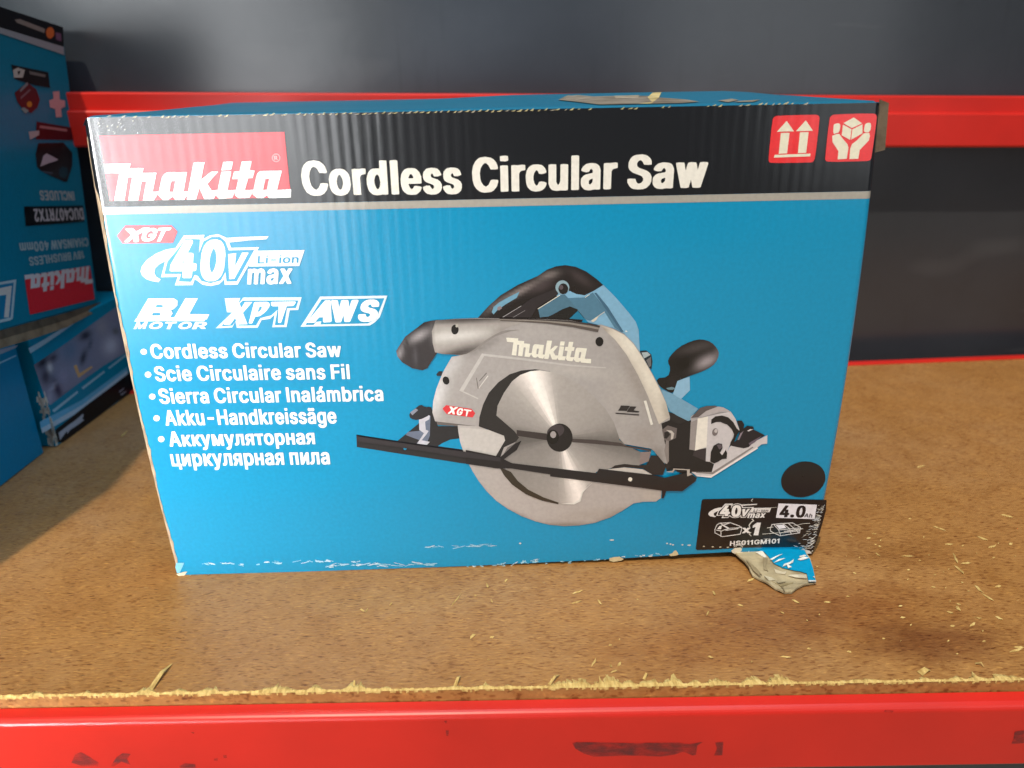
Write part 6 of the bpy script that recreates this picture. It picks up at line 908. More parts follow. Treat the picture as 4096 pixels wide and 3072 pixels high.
  "#a9d6e8 3.696:15 21 4 -3 4 -2 5 0 3 -3 4 -4 3 10 -5 -1 -4 3 -4 3 -4 1 -5 0",
  "#8fcbe2 3.729:241 27 8 0 8 -2 8 -1 8 2 7 -3 1 10 -8 0 -8 1 -8 -3 -8 4 -7 0",
  "#a9d6e8 3.762:160 12 5 5 7 1 5 4 5 6 6 3 -2 5 -7 -2 -5 -4 -5 -5 -7 -1 -5 -4",
  "#8fcbe2 3.795:167 41 5 -6 6 -4 6 -3 6 -4 6 -3 2 6 -5 5 -6 3 -7 2 -4 7 -7 2",
  "#d5e4e8 3.828:83 -8 6 6 5 6 7 4 6 5 5 7 -1 3 -7 -5 -5 -6 -7 -4 -6 -6 -6 -4",
  "#8fcbe2 3.861:-134 10 4 -5 7 -1 5 -6 6 -2 6 -3 2 6 -5 5 -6 2 -6 4 -5 4 -6 2",
  "#d5e4e8 3.894:255 35 3 -3 4 0 2 -5 5 3 2 -5 3 7 -4 1 -2 5 -4 -1 -3 3 -2 5",
  "#d5e4e8 3.927:262 42 4 0 3 2 3 2 3 4 3 2 -1 2 -4 -1 -3 -2 -2 -4 -4 0 -4 -2",
  "#d5e4e8 3.18:115 19 5 0 3 2 4 3 3 3 5 1 -3 7 -3 -4 -4 -3 -4 -1 -4 -1 -3 -4",
  "#8fcbe2 3.213:239 16 5 2 5 2 5 -1 6 -2 5 -1 0 10 -5 -3 -5 3 -5 2 -6 0 -5 -1",
  "#d5e4e8 3.246:-38 5 4 0 4 -1 4 1 4 -3 4 1 0 3 -3 2 -5 -2 -4 2 -4 0 -3 1",
  "#8fcbe2 3.279:0 7 5 0 5 2 4 -1 5 1 5 0 -1 4 -4 -1 -5 2 -5 -3 -5 0 -4 0",
  "#a9d6e8 3.312:157 19 7 2 6 4 7 4 6 3 8 1 -4 11 -6 -6 -8 1 -6 -5 -6 -5 -7 -2",
  "#8fcbe2 3.345:-210 -22 7 4 7 4 9 -1 7 5 7 2 -1 7 -8 -2 -7 -3 -8 -3 -8 -1 -7 -3",
  "#d5e4e8 3.378:-188 7 4 -3 4 -3 4 -4 4 -2 4 -2 3 7 -4 2 -4 4 -3 4 -5 0 -5 2",
  "#8fcbe2 3.411:5 15 5 0 5 1 4 2 5 2 5 2 -1 1 -4 0 -5 -1 -5 0 -5 -3 -5 1",
  "#a9d6e8 3.444:-25 -3 3 3 3 4 3 2 4 2 2 4 -1 2 -3 -2 -3 -4 -4 -2 -2 -4 -3 -2",
  "#a9d6e8 3.477:225 32 9 4 8 4 10 1 9 3 9 3 -2 5 -9 -1 -9 -3 -8 -5 -9 -2 -10 -2",
  "#a9d6e8 3.51:-179 -8 4 2 5 1 2 5 4 3 4 2 -3 6 -5 -2 -3 -3 -3 -6 -4 0 -3 -5",
  "#a9d6e8 3.543:18 12 6 4 7 2 7 2 7 4 6 4 -1 4 -7 -1 -7 -5 -6 -3 -6 -4 -8 -1",
  "#8fcbe2 3.576:258 25 6 6 7 3 6 5 5 7 7 5 -2 2 -6 -5 -7 -4 -5 -7 -7 -3 -5 -7",
  "#8fcbe2 3.609:191 16 4 1 4 -1 4 -1 4 -1 4 -1 1 8 -5 -3 -3 2 -4 0 -4 -1 -4 3",
  "#a9d6e8 3.642:-45 3 5 2 4 1 6 0 4 1 5 3 -1 4 -5 -2 -5 0 -4 0 -5 -2 -5 -3",
  "#8fcbe2 3.675:-13 14 4 0 4 0 4 -5 4 5 4 -1 0 3 -4 2 -4 1 -4 2 -4 1 -4 -4",
  "#a9d6e8 3.708:235 29 4 -1 3 -4 3 3 3 0 3 -3 1 8 -4 -1 -3 2 -3 1 -3 0 -3 1",
  "#d5e4e8 3.221:689 35 5 -3 4 -1 5 -1 5 1 5 -2 0 2 -5 1 -4 2 -5 1 -5 1 -5 0",
  "#a9d6e8 3.254:695 22 4 1 4 3 4 2 5 -1 5 2 -2 10 -5 0 -4 -3 -4 -2 -5 -2 -4 -1",
  "#a9d6e8 3.287:330 4 2 3 3 0 3 0 3 -2 2 2 -2 12 -2 -6 -4 4 -1 -5 -4 1 -2 0",
  "#a9d6e8 3.32:604 20 2 1 3 1 2 -1 2 3 3 -2 -1 5 -2 1 -3 1 -2 0 -3 -1 -2 0",
  "#a9d6e8 3.353:435 22 5 -1 5 -2 4 0 5 0 5 1 0 8 -5 -2 -4 2 -5 1 -5 -1 -4 1",
  "#a9d6e8 3.386:490 8 4 -1 4 -2 5 3 4 -1 4 -4 0 9 -4 2 -4 0 -4 -3 -4 4 -5 1",
  "#8fcbe2 3.419:672 21 3 4 3 -1 4 2 3 1 4 -3 -1 9 -4 -2 -4 1 -3 -2 -3 1 -4 -3",
  "#d5e4e8 3.452:749 27 2 0 2 1 1 -2 2 1 2 0 0 4 -2 -1 -2 1 -1 -1 -2 1 -1 2",
  "#8fcbe2 3.485:494 14 4 2 5 -1 4 3 5 1 4 2 -3 7 -4 -1 -4 -3 -5 -1 -4 -2 -4 0",
  "#8fcbe2 3.518:683 24 3 -1 1 2 1 1 2 0 2 0 -1 4 -2 -2 -1 0 -2 0 -2 -2 -2 0",
  "#8fcbe2 3.351:1182 49 5 4 6 1 5 2 5 4 6 2 -1 2 -6 -2 -5 -2 -5 -2 -6 -3 -6 -1",
  "#d5e4e8 3.384:869 45 5 -1 5 2 4 0 5 -1 5 -4 0 12 -5 -1 -5 1 -4 -3 -5 2 -5 -1",
  "#d5e4e8 3.417:1072 55 4 1 5 1 4 3 4 1 5 1 -1 3 -4 -3 -5 0 -4 -2 -5 -1 -4 -2",
  "#8fcbe2 3.45:1109 64 6 -1 5 -4 7 1 6 -2 5 -4 2 9 -6 3 -6 4 -6 -3 -6 6 -6 1",
  "#a9d6e8 3.483:964 57 4 -2 4 -3 5 1 4 -2 4 -1 1 3 -4 3 -5 -1 -4 1 -4 3 -5 0",
  "#8fcbe2 3.516:1070 54 5 0 4 -3 5 2 4 -2 5 -2 0 7 -4 2 -5 0 -4 -1 -5 2 -5 1",
  "#8fcbe2 3.549:1146 47 3 2 2 -2 2 3 3 1 2 -1 -1 4 -2 0 -3 1 -2 0 -2 -2 -3 2",
  "#d5e4e8 3.582:1017 50 4 0 3 1 4 -1 4 3 4 -2 -1 11 -4 -2 -3 -3 -4 3 -4 -1 -4 3",
  "#d5e4e8 3.615:996 45 4 2 3 -3 4 -2 3 1 4 0 1 6 -3 3 -4 -1 -4 1 -3 4 -4 -1",
  "#d5e4e8 3.648:1025 50 2 2 2 -4 2 0 2 1 2 -1 0 5 -2 2 -2 -1 -2 0 -2 2 -2 1",
  "#a9d6e8 3.481:-293 -23 3 4 4 -1 4 2 4 2 4 0 -1 6 -4 -2 -4 0 -4 0 -3 -3 -5 3",
  "#a9d6e8 3.514:-283 -14 2 -2 3 0 2 0 2 0 2 -2 1 6 -2 -1 -2 0 -2 3 -3 -2 -2 2",
  "#8fcbe2 3.547:-263 -16 3 -2 3 -1 4 3 3 -2 3 2 0 6 -3 -1 -3 1 -4 2 -3 -4 -3 0",
  "#8fcbe2 3.58:-309 -25 4 0 5 0 5 0 5 -1 4 0 0 6 -4 1 -5 -1 -5 2 -5 -3 -4 0",
  "#a9d6e8 3.613:-259 -9 4 -3 4 0 4 1 4 0 4 2 0 4 -4 5 -4 -1 -4 -4 -4 0 -4 4",
  "#8fcbe2 3.646:-313 -13 4 -1 4 0 3 -1 4 1 4 -1 0 4 -4 -1 -4 1 -3 -1 -4 1 -4 1",
  "#d5e4e8 3.679:-277 -4 2 0 2 -2 1 -1 2 -1 2 1 1 4 -2 0 -2 1 -2 0 -2 -1 -1 2",
  "#8fcbe2 3.712:-228 4 3 -1 3 -1 3 0 3 -2 3 0 0 4 -3 1 -3 2 -3 0 -2 1 -4 -1",
  "#a9d6e8 3.745:-268 -20 4 0 4 3 4 -4 4 -1 4 1 1 9 -4 -1 -4 4 -4 1 -4 -2 -4 3",
  "#8fcbe2 3.778:-234 -11 2 0 2 2 2 -2 2 1 2 -1 0 4 -2 0 -2 -1 -2 0 -2 1 -2 0",
  "#dfe0d8 3.611:813 189 -6 -4 -14 -1 -11 3 0 5 11 3 14 -2",
  "#dfe0d8 3.624:1219 142 -3 -5 -6 -1 -5 4 -1 4 5 3 7 -1",
  "#dfe0d8 3.637:1237 135 -2 -4 -7 -1 -5 3 0 5 5 3 6 -1",
  "#dfe0d8 3.65:1194 148 -2 -4 -6 -1 -6 3 0 5 5 3 6 -2",
  "#dfe0d8 3.663:161 184 -2 -4 -6 -1 -4 3 0 5 4 3 6 -1",
  "#dfe0d8 3.676:1303 133 -3 -4 -5 -1 -5 3 0 5 4 3 6 -1",
  "#dfe0d8 3.689:1357 128 -5 -4 -10 -1 -10 4 0 5 9 2 11 -1",
  "#dfe0d8 3.702:1087 46 -6 -4 -12 -1 -10 4 0 5 10 2 12 -1",
  "#d8c69c 4.715:783 40 30 9 42 2 31 -22 -18 -11 -54 -9 -30 9",
  "#d8c69c 4.728:1204 58 24 9 13 20 12 3 11 -17 10 -18 -21 -10 -36 -2",
  "#7cc2dd 4.741:-2247 108 56 -1 -22 -39 -23 -42 -21 -5 -2 49",
  "#e5d9bd 4.754:-2263 15 59 17 21 1 -26 -32 -33 -11",
  "#e0d8b8 4.967:-2162 3034 6 3 3 6 -6 -3",
  "#e0d8b8 4.22:-2128 2976 4 1 2 3 -4 0",
  "#e0d8b8 4.273:-2132 2992 7 3 5 6 -7 -3",
  "#d9d6cc 4.306:-2126 2970 7 5 4 7 -6 -5",
  "#d9d6cc 4.339:-2150 3011 3 0 2 3 -3 0",
  "#d9d6cc 4.372:-2099 2956 7 5 6 7 -7 -6",
  "#c9cdd2 4.405:-2054 2986 8 5 4 7 -7 -5",
  "#c9cdd2 4.458:-2167 3012 3 2 1 2 -3 -1",
  "#c9cdd2 4.491:-1968 2956 4 2 2 3 -4 -1",
  "#c9cdd2 4.524:-2056 3026 10 5 7 8 -9 -5",
  "#e0d8b8 4.557:-2038 2975 4 4 4 5 -5 -4",
  "#e0d8b8 4.59:-2076 2988 7 5 6 7 -7 -5",
  "#d9d6cc 4.623:-2040 2975 8 3 7 5 -8 -3",
  "#d9d6cc 4.656:-2064 3012 6 3 4 5 -6 -3",
  "#c9cdd2 4.689:-2159 2985 3 2 3 3 -3 -2",
  "#e0d8b8 4.722:-2176 3009 7 4 4 6 -7 -4",
  "#d9d6cc 4.755:-2058 3002 9 6 7 7 -9 -6",
  "#c9cdd2 4.788:-2176 2995 9 4 7 7 -10 -4",
  "#c9cdd2 4.821:-2044 2992 9 7 7 7 -9 -6",
  "#d9d6cc 4.874:-2103 2997 6 5 3 6 -6 -5",
  "#c9cdd2 4.907:-2036 2972 4 2 3 4 -4 -2",
  "#e0d8b8 4.94:-1981 3021 5 2 2 4 -5 -1",
  "#e0d8b8 4.973:-2100 2967 3 1 3 3 -4 -2",
  "#e6ddc8 3.686:1646 71 22 22 48 4 7 -20 -13 -25 -33 -8 -20 12",
  "#e8e0d0 3.699:1700 61 24 1 8 -8 -11 -11 -12 3",
  "#e9eef0 3.712:1769 50 5 19 6 -37 -9 -5",
  "#e4edf2 3.725:1956 67 82 1 74 -7 -73 -3",
  "#e4edf2 3.738:1920 45 62 9 68 -8 -13 -9 -68 3",
  "#6b5648 3.751:1972 48 78 4 -14 -10 -53 -1",
  "#f1f0ec 3.764:2108 55 23 8 38 4 41 -15 17 -21 -33 -4 -31 12 -29 1",
  "#f1f0ec 3.777:2081 36 33 2 7 -17 -28 -5",
  "#e4edf2 3.79:1892 31 12 20 44 1 -38 -10",
 ],
 'box/perforated_edge': [
  "#cdbd8c 5:-2121 3049 23 5 9 1 -13 -6",
  "#b9ae98 5.013:-2044 3044 25 9 11 2 -16 -11",
  "#cdbd8c 5.026:-1977 3042 22 8 9 2 -14 -10",
  "#b9ae98 5.039:-1898 3040 20 9 8 2 -12 -10",
  "#cdbd8c 5.052:-1822 3038 17 12 7 2 -11 -13",
  "#cdbd8c 5.065:-1796 3035 23 10 9 3 -14 -12",
  "#b9ae98 5.078:-1762 3038 21 9 9 2 -13 -11",
  "#b9ae98 5.091:-1723 3036 23 9 9 2 -14 -11",
  "#cdbd8c 5.104:-1686 3037 19 11 7 2 -12 -12",
  "#b9ae98 5.117:-1611 3036 23 6 9 2 -13 -8",
  "#cdbd8c 5.13:-1505 3039 17 9 7 2 -10 -10",
  "#cdbd8c 5.143:-1468 3037 21 10 8 2 -13 -12",
  "#cdbd8c 5.156:-1321 3038 22 6 9 2 -13 -8",
  "#cdbd8c 5.169:-1255 3038 26 10 11 2 -16 -12",
  "#cdbd8c 5.182:-1218 3039 26 11 10 2 -15 -12",
  "#cdbd8c 5.195:-1150 3038 26 7 10 1 -15 -8",
  "#cdbd8c 5.208:-1069 3040 21 8 9 2 -12 -10",
  "#cdbd8c 5.221:-1030 3035 18 9 7 3 -11 -12",
  "#cdbd8c 5.234:-988 3038 14 8 5 2 -8 -10",
  "#b9ae98 5.247:-956 3036 21 5 9 1 -12 -6",
  "#cdbd8c 5.26:-921 3038 13 11 6 2 -8 -12",
  "#b9ae98 5.273:-886 3036 15 8 6 2 -9 -10",
  "#cdbd8c 5.286:-851 3034 13 9 6 2 -8 -10",
  "#cdbd8c 5.299:-811 3040 19 7 8 1 -11 -8",
  "#cdbd8c 5.312:-775 3039 17 7 8 1 -10 -7",
  "#b9ae98 5.325:-740 3035 20 5 8 2 -12 -7",
  "#cdbd8c 5.338:-703 3034 23 7 10 1 -14 -8",
  "#b9ae98 5.351:-668 3035 21 7 9 2 -13 -9",
  "#cdbd8c 5.364:-632 3038 16 6 6 1 -9 -7",
  "#cdbd8c 5.377:-587 3037 16 10 7 2 -10 -11",
  "#b9ae98 5.39:-554 3034 18 9 8 3 -11 -12",
  "#cdbd8c 5.403:-531 3036 25 6 11 1 -15 -7",
  "#b9ae98 5.416:-478 3035 13 11 5 3 -8 -13",
  "#b9ae98 5.429:-454 3035 27 11 11 2 -16 -12",
  "#cdbd8c 5.442:-413 3038 24 9 10 3 -14 -12",
  "#cdbd8c 5.455:-380 3038 25 6 11 1 -15 -7",
  "#cdbd8c 5.468:-339 3034 17 9 8 2 -10 -11",
  "#cdbd8c 5.481:-298 3036 18 9 7 2 -10 -10",
  "#b9ae98 5.494:-264 3038 16 10 6 2 -9 -12",
  "#cdbd8c 5.507:-224 3037 14 10 6 2 -8 -11",
  "#cdbd8c 5.52:-187 3034 15 9 6 1 -8 -9",
  "#b9ae98 5.533:-164 3035 24 11 11 2 -15 -12",
  "#cdbd8c 5.546:-123 3038 25 9 10 2 -14 -11",
  "#b9ae98 5.559:-87 3033 19 12 8 2 -11 -13",
  "#cdbd8c 5.572:-50 3038 20 10 9 2 -12 -11",
  "#cdbd8c 5.585:-7 3038 17 9 8 2 -10 -10",
  "#cdbd8c 5.598:24 3033 18 11 7 2 -10 -12",
  "#cdbd8c 5.611:58 3036 24 8 10 1 -14 -9",
  "#b9ae98 5.624:105 3037 18 7 7 2 -10 -9",
  "#cdbd8c 5.637:140 3036 20 7 8 2 -11 -9",
  "#cdbd8c 5.65:170 3034 25 10 11 3 -14 -13",
  "#cdbd8c 5.663:213 3035 19 11 7 2 -10 -12",
  "#cdbd8c 5.676:246 3037 18 11 7 3 -10 -14",
  "#cdbd8c 5.689:288 3034 12 8 6 2 -8 -9",
  "#cdbd8c 5.702:327 3038 15 11 6 2 -8 -12",
  "#b9ae98 5.715:355 3036 25 5 11 1 -15 -6",
  "#cdbd8c 5.728:385 3038 24 8 10 2 -13 -9",
  "#b9ae98 5.741:440 3036 13 8 6 2 -8 -9",
  "#cdbd8c 5.754:467 3036 22 11 9 2 -12 -13",
  "#cdbd8c 5.767:513 3039 14 5 6 2 -8 -7",
  "#cdbd8c 5:574 3036 17 9 8 2 -10 -11",
  "#cdbd8c 5.013:758 3036 17 10 8 2 -10 -11",
  "#cdbd8c 5.026:800 3037 23 6 10 1 -13 -7",
  "#cdbd8c 5.039:832 3035 20 9 8 2 -10 -11",
  "#cdbd8c 5.052:990 3039 13 9 6 2 -7 -11",
  "#b9ae98 5.065:1026 3039 13 11 6 2 -7 -12",
  "#cdbd8c 5.078:1247 3041 13 5 6 1 -8 -6",
  "#cdbd8c 5.091:1279 3045 17 7 8 1 -10 -8",
  "#cdbd8c 5.104:1312 3039 19 11 9 2 -11 -13",
  "#b9ae98 5.117:1427 3040 21 9 8 2 -11 -11",
  "#cdbd8c 5.13:1464 3043 25 6 10 1 -13 -7",
  "#cdbd8c 5.143:1537 3046 23 9 10 2 -12 -11",
  "#cdbd8c 5.156:1575 3044 13 11 6 2 -7 -12",
  "#b9ae98 5.169:1618 3042 12 10 5 2 -6 -11",
  "#cdbd8c 5.182:1648 3046 16 6 7 1 -8 -7",
  "#cdbd8c 5.195:1681 3046 25 11 11 2 -13 -13",
  "#cdbd8c 5.208:1727 3046 12 7 5 2 -6 -9",
  "#b9ae98 5.221:1797 3042 23 10 10 2 -12 -12",
 ],
 'box/saw_picture/rear_handle': [
  "#6f9fb8 5:-1 1865 12 33 37 29 57 31 68 33 -18 -38 -72 -42 -51 -36 -22 -25",
  "#8a7d80 5.013:36 1897 18 7 10 -15 -18 -14 -14 4",
  "#2b262a 5.026:60 1831 123 70 58 43 157 62 14 -37 -129 -78 -43 -66",
  "#b4aeb0 6.039:63 1831 7 0 114 69 -4 1",
  "#8d898c 6.052:128 1828 6 0 74 43 -4 1",
 ],
 'box/saw_picture/motor_housing': [
  "#7faecb 4:688 2021 74 -75 90 -106 46 -61 20 -54 14 -146 21 -63 -125 189 -75 40 -73 17 -80 21 -66 80 -51 31 -79 61 -15 37 86 -2 50 -23 50 -9 57 28",
  "#4c7388 5.013:286 1882 132 82 34 2 31 -35 50 -65 -49 24 -50 -18 -74 -43 -62 -5",
  "#4f7a92 5.026:471 1944 98 1 55 30 76 -97 111 -161 -45 27 -68 108 -31 -21 -55 -37 -31 10 -48 62",
  "#15779a 6.039:533 1861 48 -60 -100 10",
  "#17181a 5.552:348 1827 86 42 59 17 40 -17 -52 -58 -158 9",
  "#3f6680 6.065:633 1972 12 2 73 -90 106 -167 -16 0 -102 151",
  "#e9e2d2 6.578:283 1880 138 86 2 -4 -137 -85",
  "#e9e2d2 6.591:575 1946 29 20 2 -3 -29 -20",
  "#d8cfbe 6.604:614 1792 84 60 3 -3 -37 -25 -15 -25 -18 -13",
  "#e6e6e0 6.617:833 1716 4 13 12 -13",
  "#8fa9b4 5.13:479 2011 -1 -9 -3 -10 -5 -8 -7 -6 -8 -6 -9 -3 -9 -1 -10 2 -9 3 -8 6 -6 7 -6 8 -3 10 -1 9 1 10 3 9 5 8 7 7 8 5 9 3 9 1 9 -1 9 -4 8 -5 7 -7 5 -9 3 -9",
  "#1d1a1c 6.143:472 2002 -1 -7 -2 -7 -3 -7 -5 -5 -6 -4 -6 -2 -7 -1 -6 1 -7 3 -6 4 -4 5 -4 7 -2 7 -1 8 1 7 2 7 3 6 5 6 6 4 6 2 7 1 6 -1 7 -3 5 -4 5 -6 4 -6 2 -7",
  "#5b4f54 6.656:441 2012 0 -3 -1 -3 -2 -3 -2 -2 -2 -2 -2 -1 -3 0 -3 0 -2 1 -3 2 -2 2 -1 3 -1 4 -1 3 1 3 1 3 1 3 2 2 2 2 3 1 3 1 2 -1 3 -1 2 -2 2 -2 2 -3 1 -3",
  "#77a3bd 4.169:1082 1321 78 -35 174 -111 -46 -57 -1 -37 -87 48 -52 35 -39 75",
  "#8fb9d4 4.182:1184 1375 77 29 9 -96 -55 -61 -55 39 12 41",
  "#1c2c35 3.695:931 1587 41 2 34 -28 10 -47 -4 -55 -20 16 -39 49",
  "#a9b6ba 4.208:943 1575 37 4 21 -21 -41 -23",
  "#6d6c6e 4.221:975 1523 29 23 4 -63 -12 -8",
 ],
 'box/saw_picture/front_knob': [
  "#6f8a94 5:1112 1328 37 7 27 -9 -18 -11 -30 1",
 ],
 'box/saw_picture/base_plate': [
  "#2a2a2e 3:-910 1054 265 -54 144 120 90 121 38 -141 151 -5 -7 -168 258 -146 -31 -4 -913 187",
  "#0090be 4.013:-381 955 32 22 54 24 69 6 28 -81 -31 1",
  "#6b7488 4.026:-489 1186 30 7 41 -18 -12 -141 -27 -66 -64 10 21 25 -30 13 -59 27 17 21 76 6",
  "#c8c6cf 5.039:-493 1182 34 7 37 -13 -5 -25 -28 -16 1 -58 18 -9 -16 -25 -33 -41 52 -14 -20 -21 -64 11 50 74 -29 26",
  "#2b2c33 5.052:-546 1204 59 47 17 3 14 -11 17 -5 19 2 8 -14 -1 -28 -23 -24 -42 -20 -34 -6 -26 7 -14 13 -3 18",
  "#8d8f9e 6.065:-548 1204 39 27 14 -12 -40 -36",
  "#0090be 6.078:-587 944 -3 -6 -5 -4 -7 0 -5 4 -2 7 3 6 5 4 7 0 5 -4",
  "#222024 12.091:-198 926 229 -59 94 92 46 24 -31 -67 -86 -67 53 -31 577 -94 7 32 47 -6 3 -101 -642 130 -93 3 -208 41",
  "#222024 12.104:362 770 313 -44 15 33 363 -58 84 -25 159 39 62 -46 -6 -26 -86 -74 -112 4 -13 -54 -15 -2 0 61 -291 52 -473 81",
  "#efe6d8 13.117:918 671 -2 -9 -7 -6 -8 1 -8 6 -3 9 2 10 7 5 9 0 8 -6",
  "#333035 12.63:-907 1048 269 -54 409 -76 260 -55 -1 -30 -261 42 -409 85 -269 50",
  "#d2cacb 6.943:1469 767 78 79 21 58 39 -10 43 -9 159 87 5 -63 -37 -3 -31 -28 -292 -212 -98 14 -36 32 138 -5",
  "#8f8684 7.356:1462 707 199 143 57 41 8 -7 -53 -42 -206 -152 -116 14 -1 7",
  "#f0e7e4 7.469:1451 677 298 209 7 -9 -300 -213 -100 15 0 6",
  "#b9ada3 12.782:1142 721 46 8 6 17 112 -10 0 -28 22 -10 -37 -16 -5 48 -83 7 -11 -21",
 ],
 'box/saw_picture/lower_guard': [
  "#c6bfba 6:-230 1087 189 -22 98 -45 11 -34 -72 -135 -188 36 -25 56",
  "#6f6866 2.963:-390 1146 200 -2 86 -44 -89 -31 -52 27 -128 12",
 ],
 'box/saw_picture/blade_guard': [
  "#8f8884 8:-202 1589 112 70 82 67 88 20 101 2 -73 -10 -87 -28 -67 -44 -67 -52",
  "#413b3a 9.913:45 1826 151 -7 144 -8 145 -11 131 -23 58 -15 -4 -13 -58 15 -127 24 -145 15 -144 10 -149 7",
  "#8f867e 10.026:47 1820 149 -7 144 -10 145 -15 127 -24 58 -15 -4 -12 -58 14 -123 25 -145 19 -144 11 -147 9",
  "#5b524e 10.139:49 1815 147 -9 144 -11 145 -19 123 -25 58 -14 -5 -17 -59 13 -116 27 -146 24 -144 14 -144 10",
  "#17171a 10.052:-210 1759 -1 -7 -2 -7 -3 -5 -4 -6 -4 -3 -5 -2 -5 -1 -6 1 -4 2 -5 4 -3 5 -2 6 -2 7 0 7 1 7 2 7 3 6 4 5 4 3 5 3 5 0 5 -1 5 -2 4 -4 4 -5 2 -6 2 -7",
  "#b9b3a8 10.565:-210 1784 -3 -7 -7 -3 -6 3 -2 7 3 8 6 3 6 -3",
  "#17171a 10.078:697 1657 -1 -7 -1 -6 -3 -6 -4 -5 -5 -4 -5 -2 -5 0 -6 1 -5 2 -5 4 -4 5 -3 6 -2 6 -1 7 0 7 2 6 3 6 4 5 4 3 6 3 5 0 6 -1 5 -2 5 -4 4 -5 3 -6 2 -6",
  "#1c1c1e 10.091:-285 1428 1 -6 0 -6 0 -6 -2 -5 -3 -5 -4 -3 -4 -3 -5 -1 -4 1 -5 2 -5 3 -3 4 -3 5 -3 6 -1 7 0 6 1 6 2 5 3 5 3 3 4 2 5 1 5 0 4 -2 5 -3 4 -4 3 -6",
  "#2b2c33 6.104:-366 1464 20 20 22 -1 -9 -31 -26 0",
  "#e6e0d6 9.117:971 1244 17 2 52 -171 -15 -6",
  "#c4beba 8.13:-223 1349 153 248 263 -38 295 -51 230 -25 2 -7 -232 21 -295 47 -249 36 -141 -236 95 -51 -4 -8",
  "#6f6966 9.143:-94 1413 48 55 4 -4 -49 -55",
  "#d8d2cc 9.156:-103 1358 65 90 5 -4 -65 -86",
  "#6f6966 9.169:-112 1434 4 1 10 -77 -6 0",
 ],
 'box/saw_picture/guard_lettering': [
  "#ece6d6 9:312 1553 -1 1 -20 3 -7 11 -2 0 -12 -8 -14 3 -3 2 -11 16 0 6 -12 -21 -31 4 0 1 8 57 0 1 0 1 -3 0 -2 1 -7 1 -1 -2 -8 -53 -1 -5 -27 4 0 1 8 71 0 1 -11 1 -1 -1 -7 -69 -1 -2 -28 4 0 2 12 82 -40 5 -5 27 12 0 1 0 63 -6 0 -1 -2 -12 0 -2 39 -4 0 -3 -2 -11 0 -1 39 -5 0 -1 -8 -54 -1 -4 1 -1 11 -1 1 0 4 0 1 0 8 43 6 12 8 4 25 -3 2 -1 29 -3 0 -3 -8 -59 0 -1 1 0 12 -1 1 7 13 83 1 3 30 -2 1 -1 -10 -53 0 -5 29 25 20 -3 -2 -2 -28 -35 0 -1 12 -23 9 -1 1 0 8 0 0 2 9 59 28 -3 0 -6 -9 -57 1 -1 15 -2 1 1 6 -1 -9 -26 -4 0 -2 0 -8 1 -2 -1 -9 2 -1 -1 -9 1 -3 0 -8 12 1 7 -8 -16 -8 1 -2 0 -17 2 -14 38 -1 3 -9 -38 -26 3 -1 1 2 15 -2 -2 -6 -13;274 1585 11 -1 5 36 -10 1 -1 -1 -3 -8|558 1520 -4 9 -1 2 -10 -9 -7 1 -1 1 -7 1 -4 1 -12 14 0 2 1 6 0 3 -10 -20 -1 -1 -8 1 -2 0 -20 3 -3 3 -7 8 -1 3 10 52 -1 1 -17 2 0 2 5 23 4 0 12 -1 5 34 15 -1 1 0 12 -1 0 -3 -4 -24 -1 -6 14 -2 -5 -25 -13 1 -8 -38 0 -2 0 -1 24 -2 8 47 2 5 2 7 7 5 61 -7 -12 -68 0 -1 1 0 1 1 10 -2 2 1 10 -2 2 1 14 -2 0 -28 -1 -2 -41 5 -1 0;541 1552 5 -1 2 0 4 0 1 1 5 30 0 7 0 1 -4 1 -2 -1 -3 1 -2 -1|422 1637 -1 1 1 2 4 23 1 2 7 0 2 0 18 -2 -2 -10 -3 -17 -3 0 -10 1 -1 -1 -10 1",
 ],
 'box/saw_picture/guard_badge': [
  "#dc3a40 9:-337 1226 24 24 164 -31 23 -31 -18 -30 -168 29",
  "#fff6f2 10.013:-303 1190 -1 2 0 2 23 20 -10 23 1 3 3 1 12 -2 1 0 6 -13 0 -1 15 11 2 0 12 -1 2 -1 0 -1 -1 -3 -25 -18 5 -24 0 -1 -2 -3 -2 0 -9 1 -2 1 -1 2 -3 13 -15 -12 -1 -1",
  "#fff6f2 10.026:-237 1177 -4 2 -2 2 -3 5 0 3 0 5 0 6 4 8 1 4 4 5 2 3 4 3 4 3 4 1 5 0 6 -1 4 -2 2 -1 2 -4 1 -6 0 -3 -1 -4 -3 0 -7 0 -1 2 -1 3 -1 3 -2 2 -3 0 -4 -2 -1 -1 -4 -5 -1 -4 -2 -3 0 -6 0 -4 2 -3 2 -2 2 1 4 2 4 4 -7 1 -1 1 -1 1 3 7 0 1 2 0 16 -2 2 0 0 -2 -5 -12 -1 -2 -4 -4 -5 -4 -3 -2 -4 0",
  "#fff6f2 10.039:-188 1168 0 1 0 1 5 37 -12 3 -2 0 -1 2 0 7 3 1 44 -9 2 -1 0 -1 -3 -6 -2 -1 -2 0 -12 2 -1 0 -12 -35 -2 -1",
 ],
 'box/saw_picture/motor_mark': [
  "#2f2b2c 10:823 1216 60 -4 -21 -36 -57 4 11 18",
  "#2f2b2c 10.013:884 1208 41 -3 -18 -26 39 -8 -6 -8 -78 7",
  "#3a3536 10.026:790 1158 155 -16 0 8 -155 16",
 ],
 'box/saw_picture/saw_blade': [
  "#2c2a2b 8:-106 1096 6 62 27 90 39 80 62 70 75 54 75 24 88 6 96 -18 -227 -329 205 -39 15 -119 -168 22 -132 -64 -33 -93 -38 1 80 143 -7 34 -98 45 -64 27",
  "#37312a 9.013:21 790 30 -62 53 -73 94 -79 110 -53 111 -31 0 14 -103 44 -102 62 -70 69 -46 71",
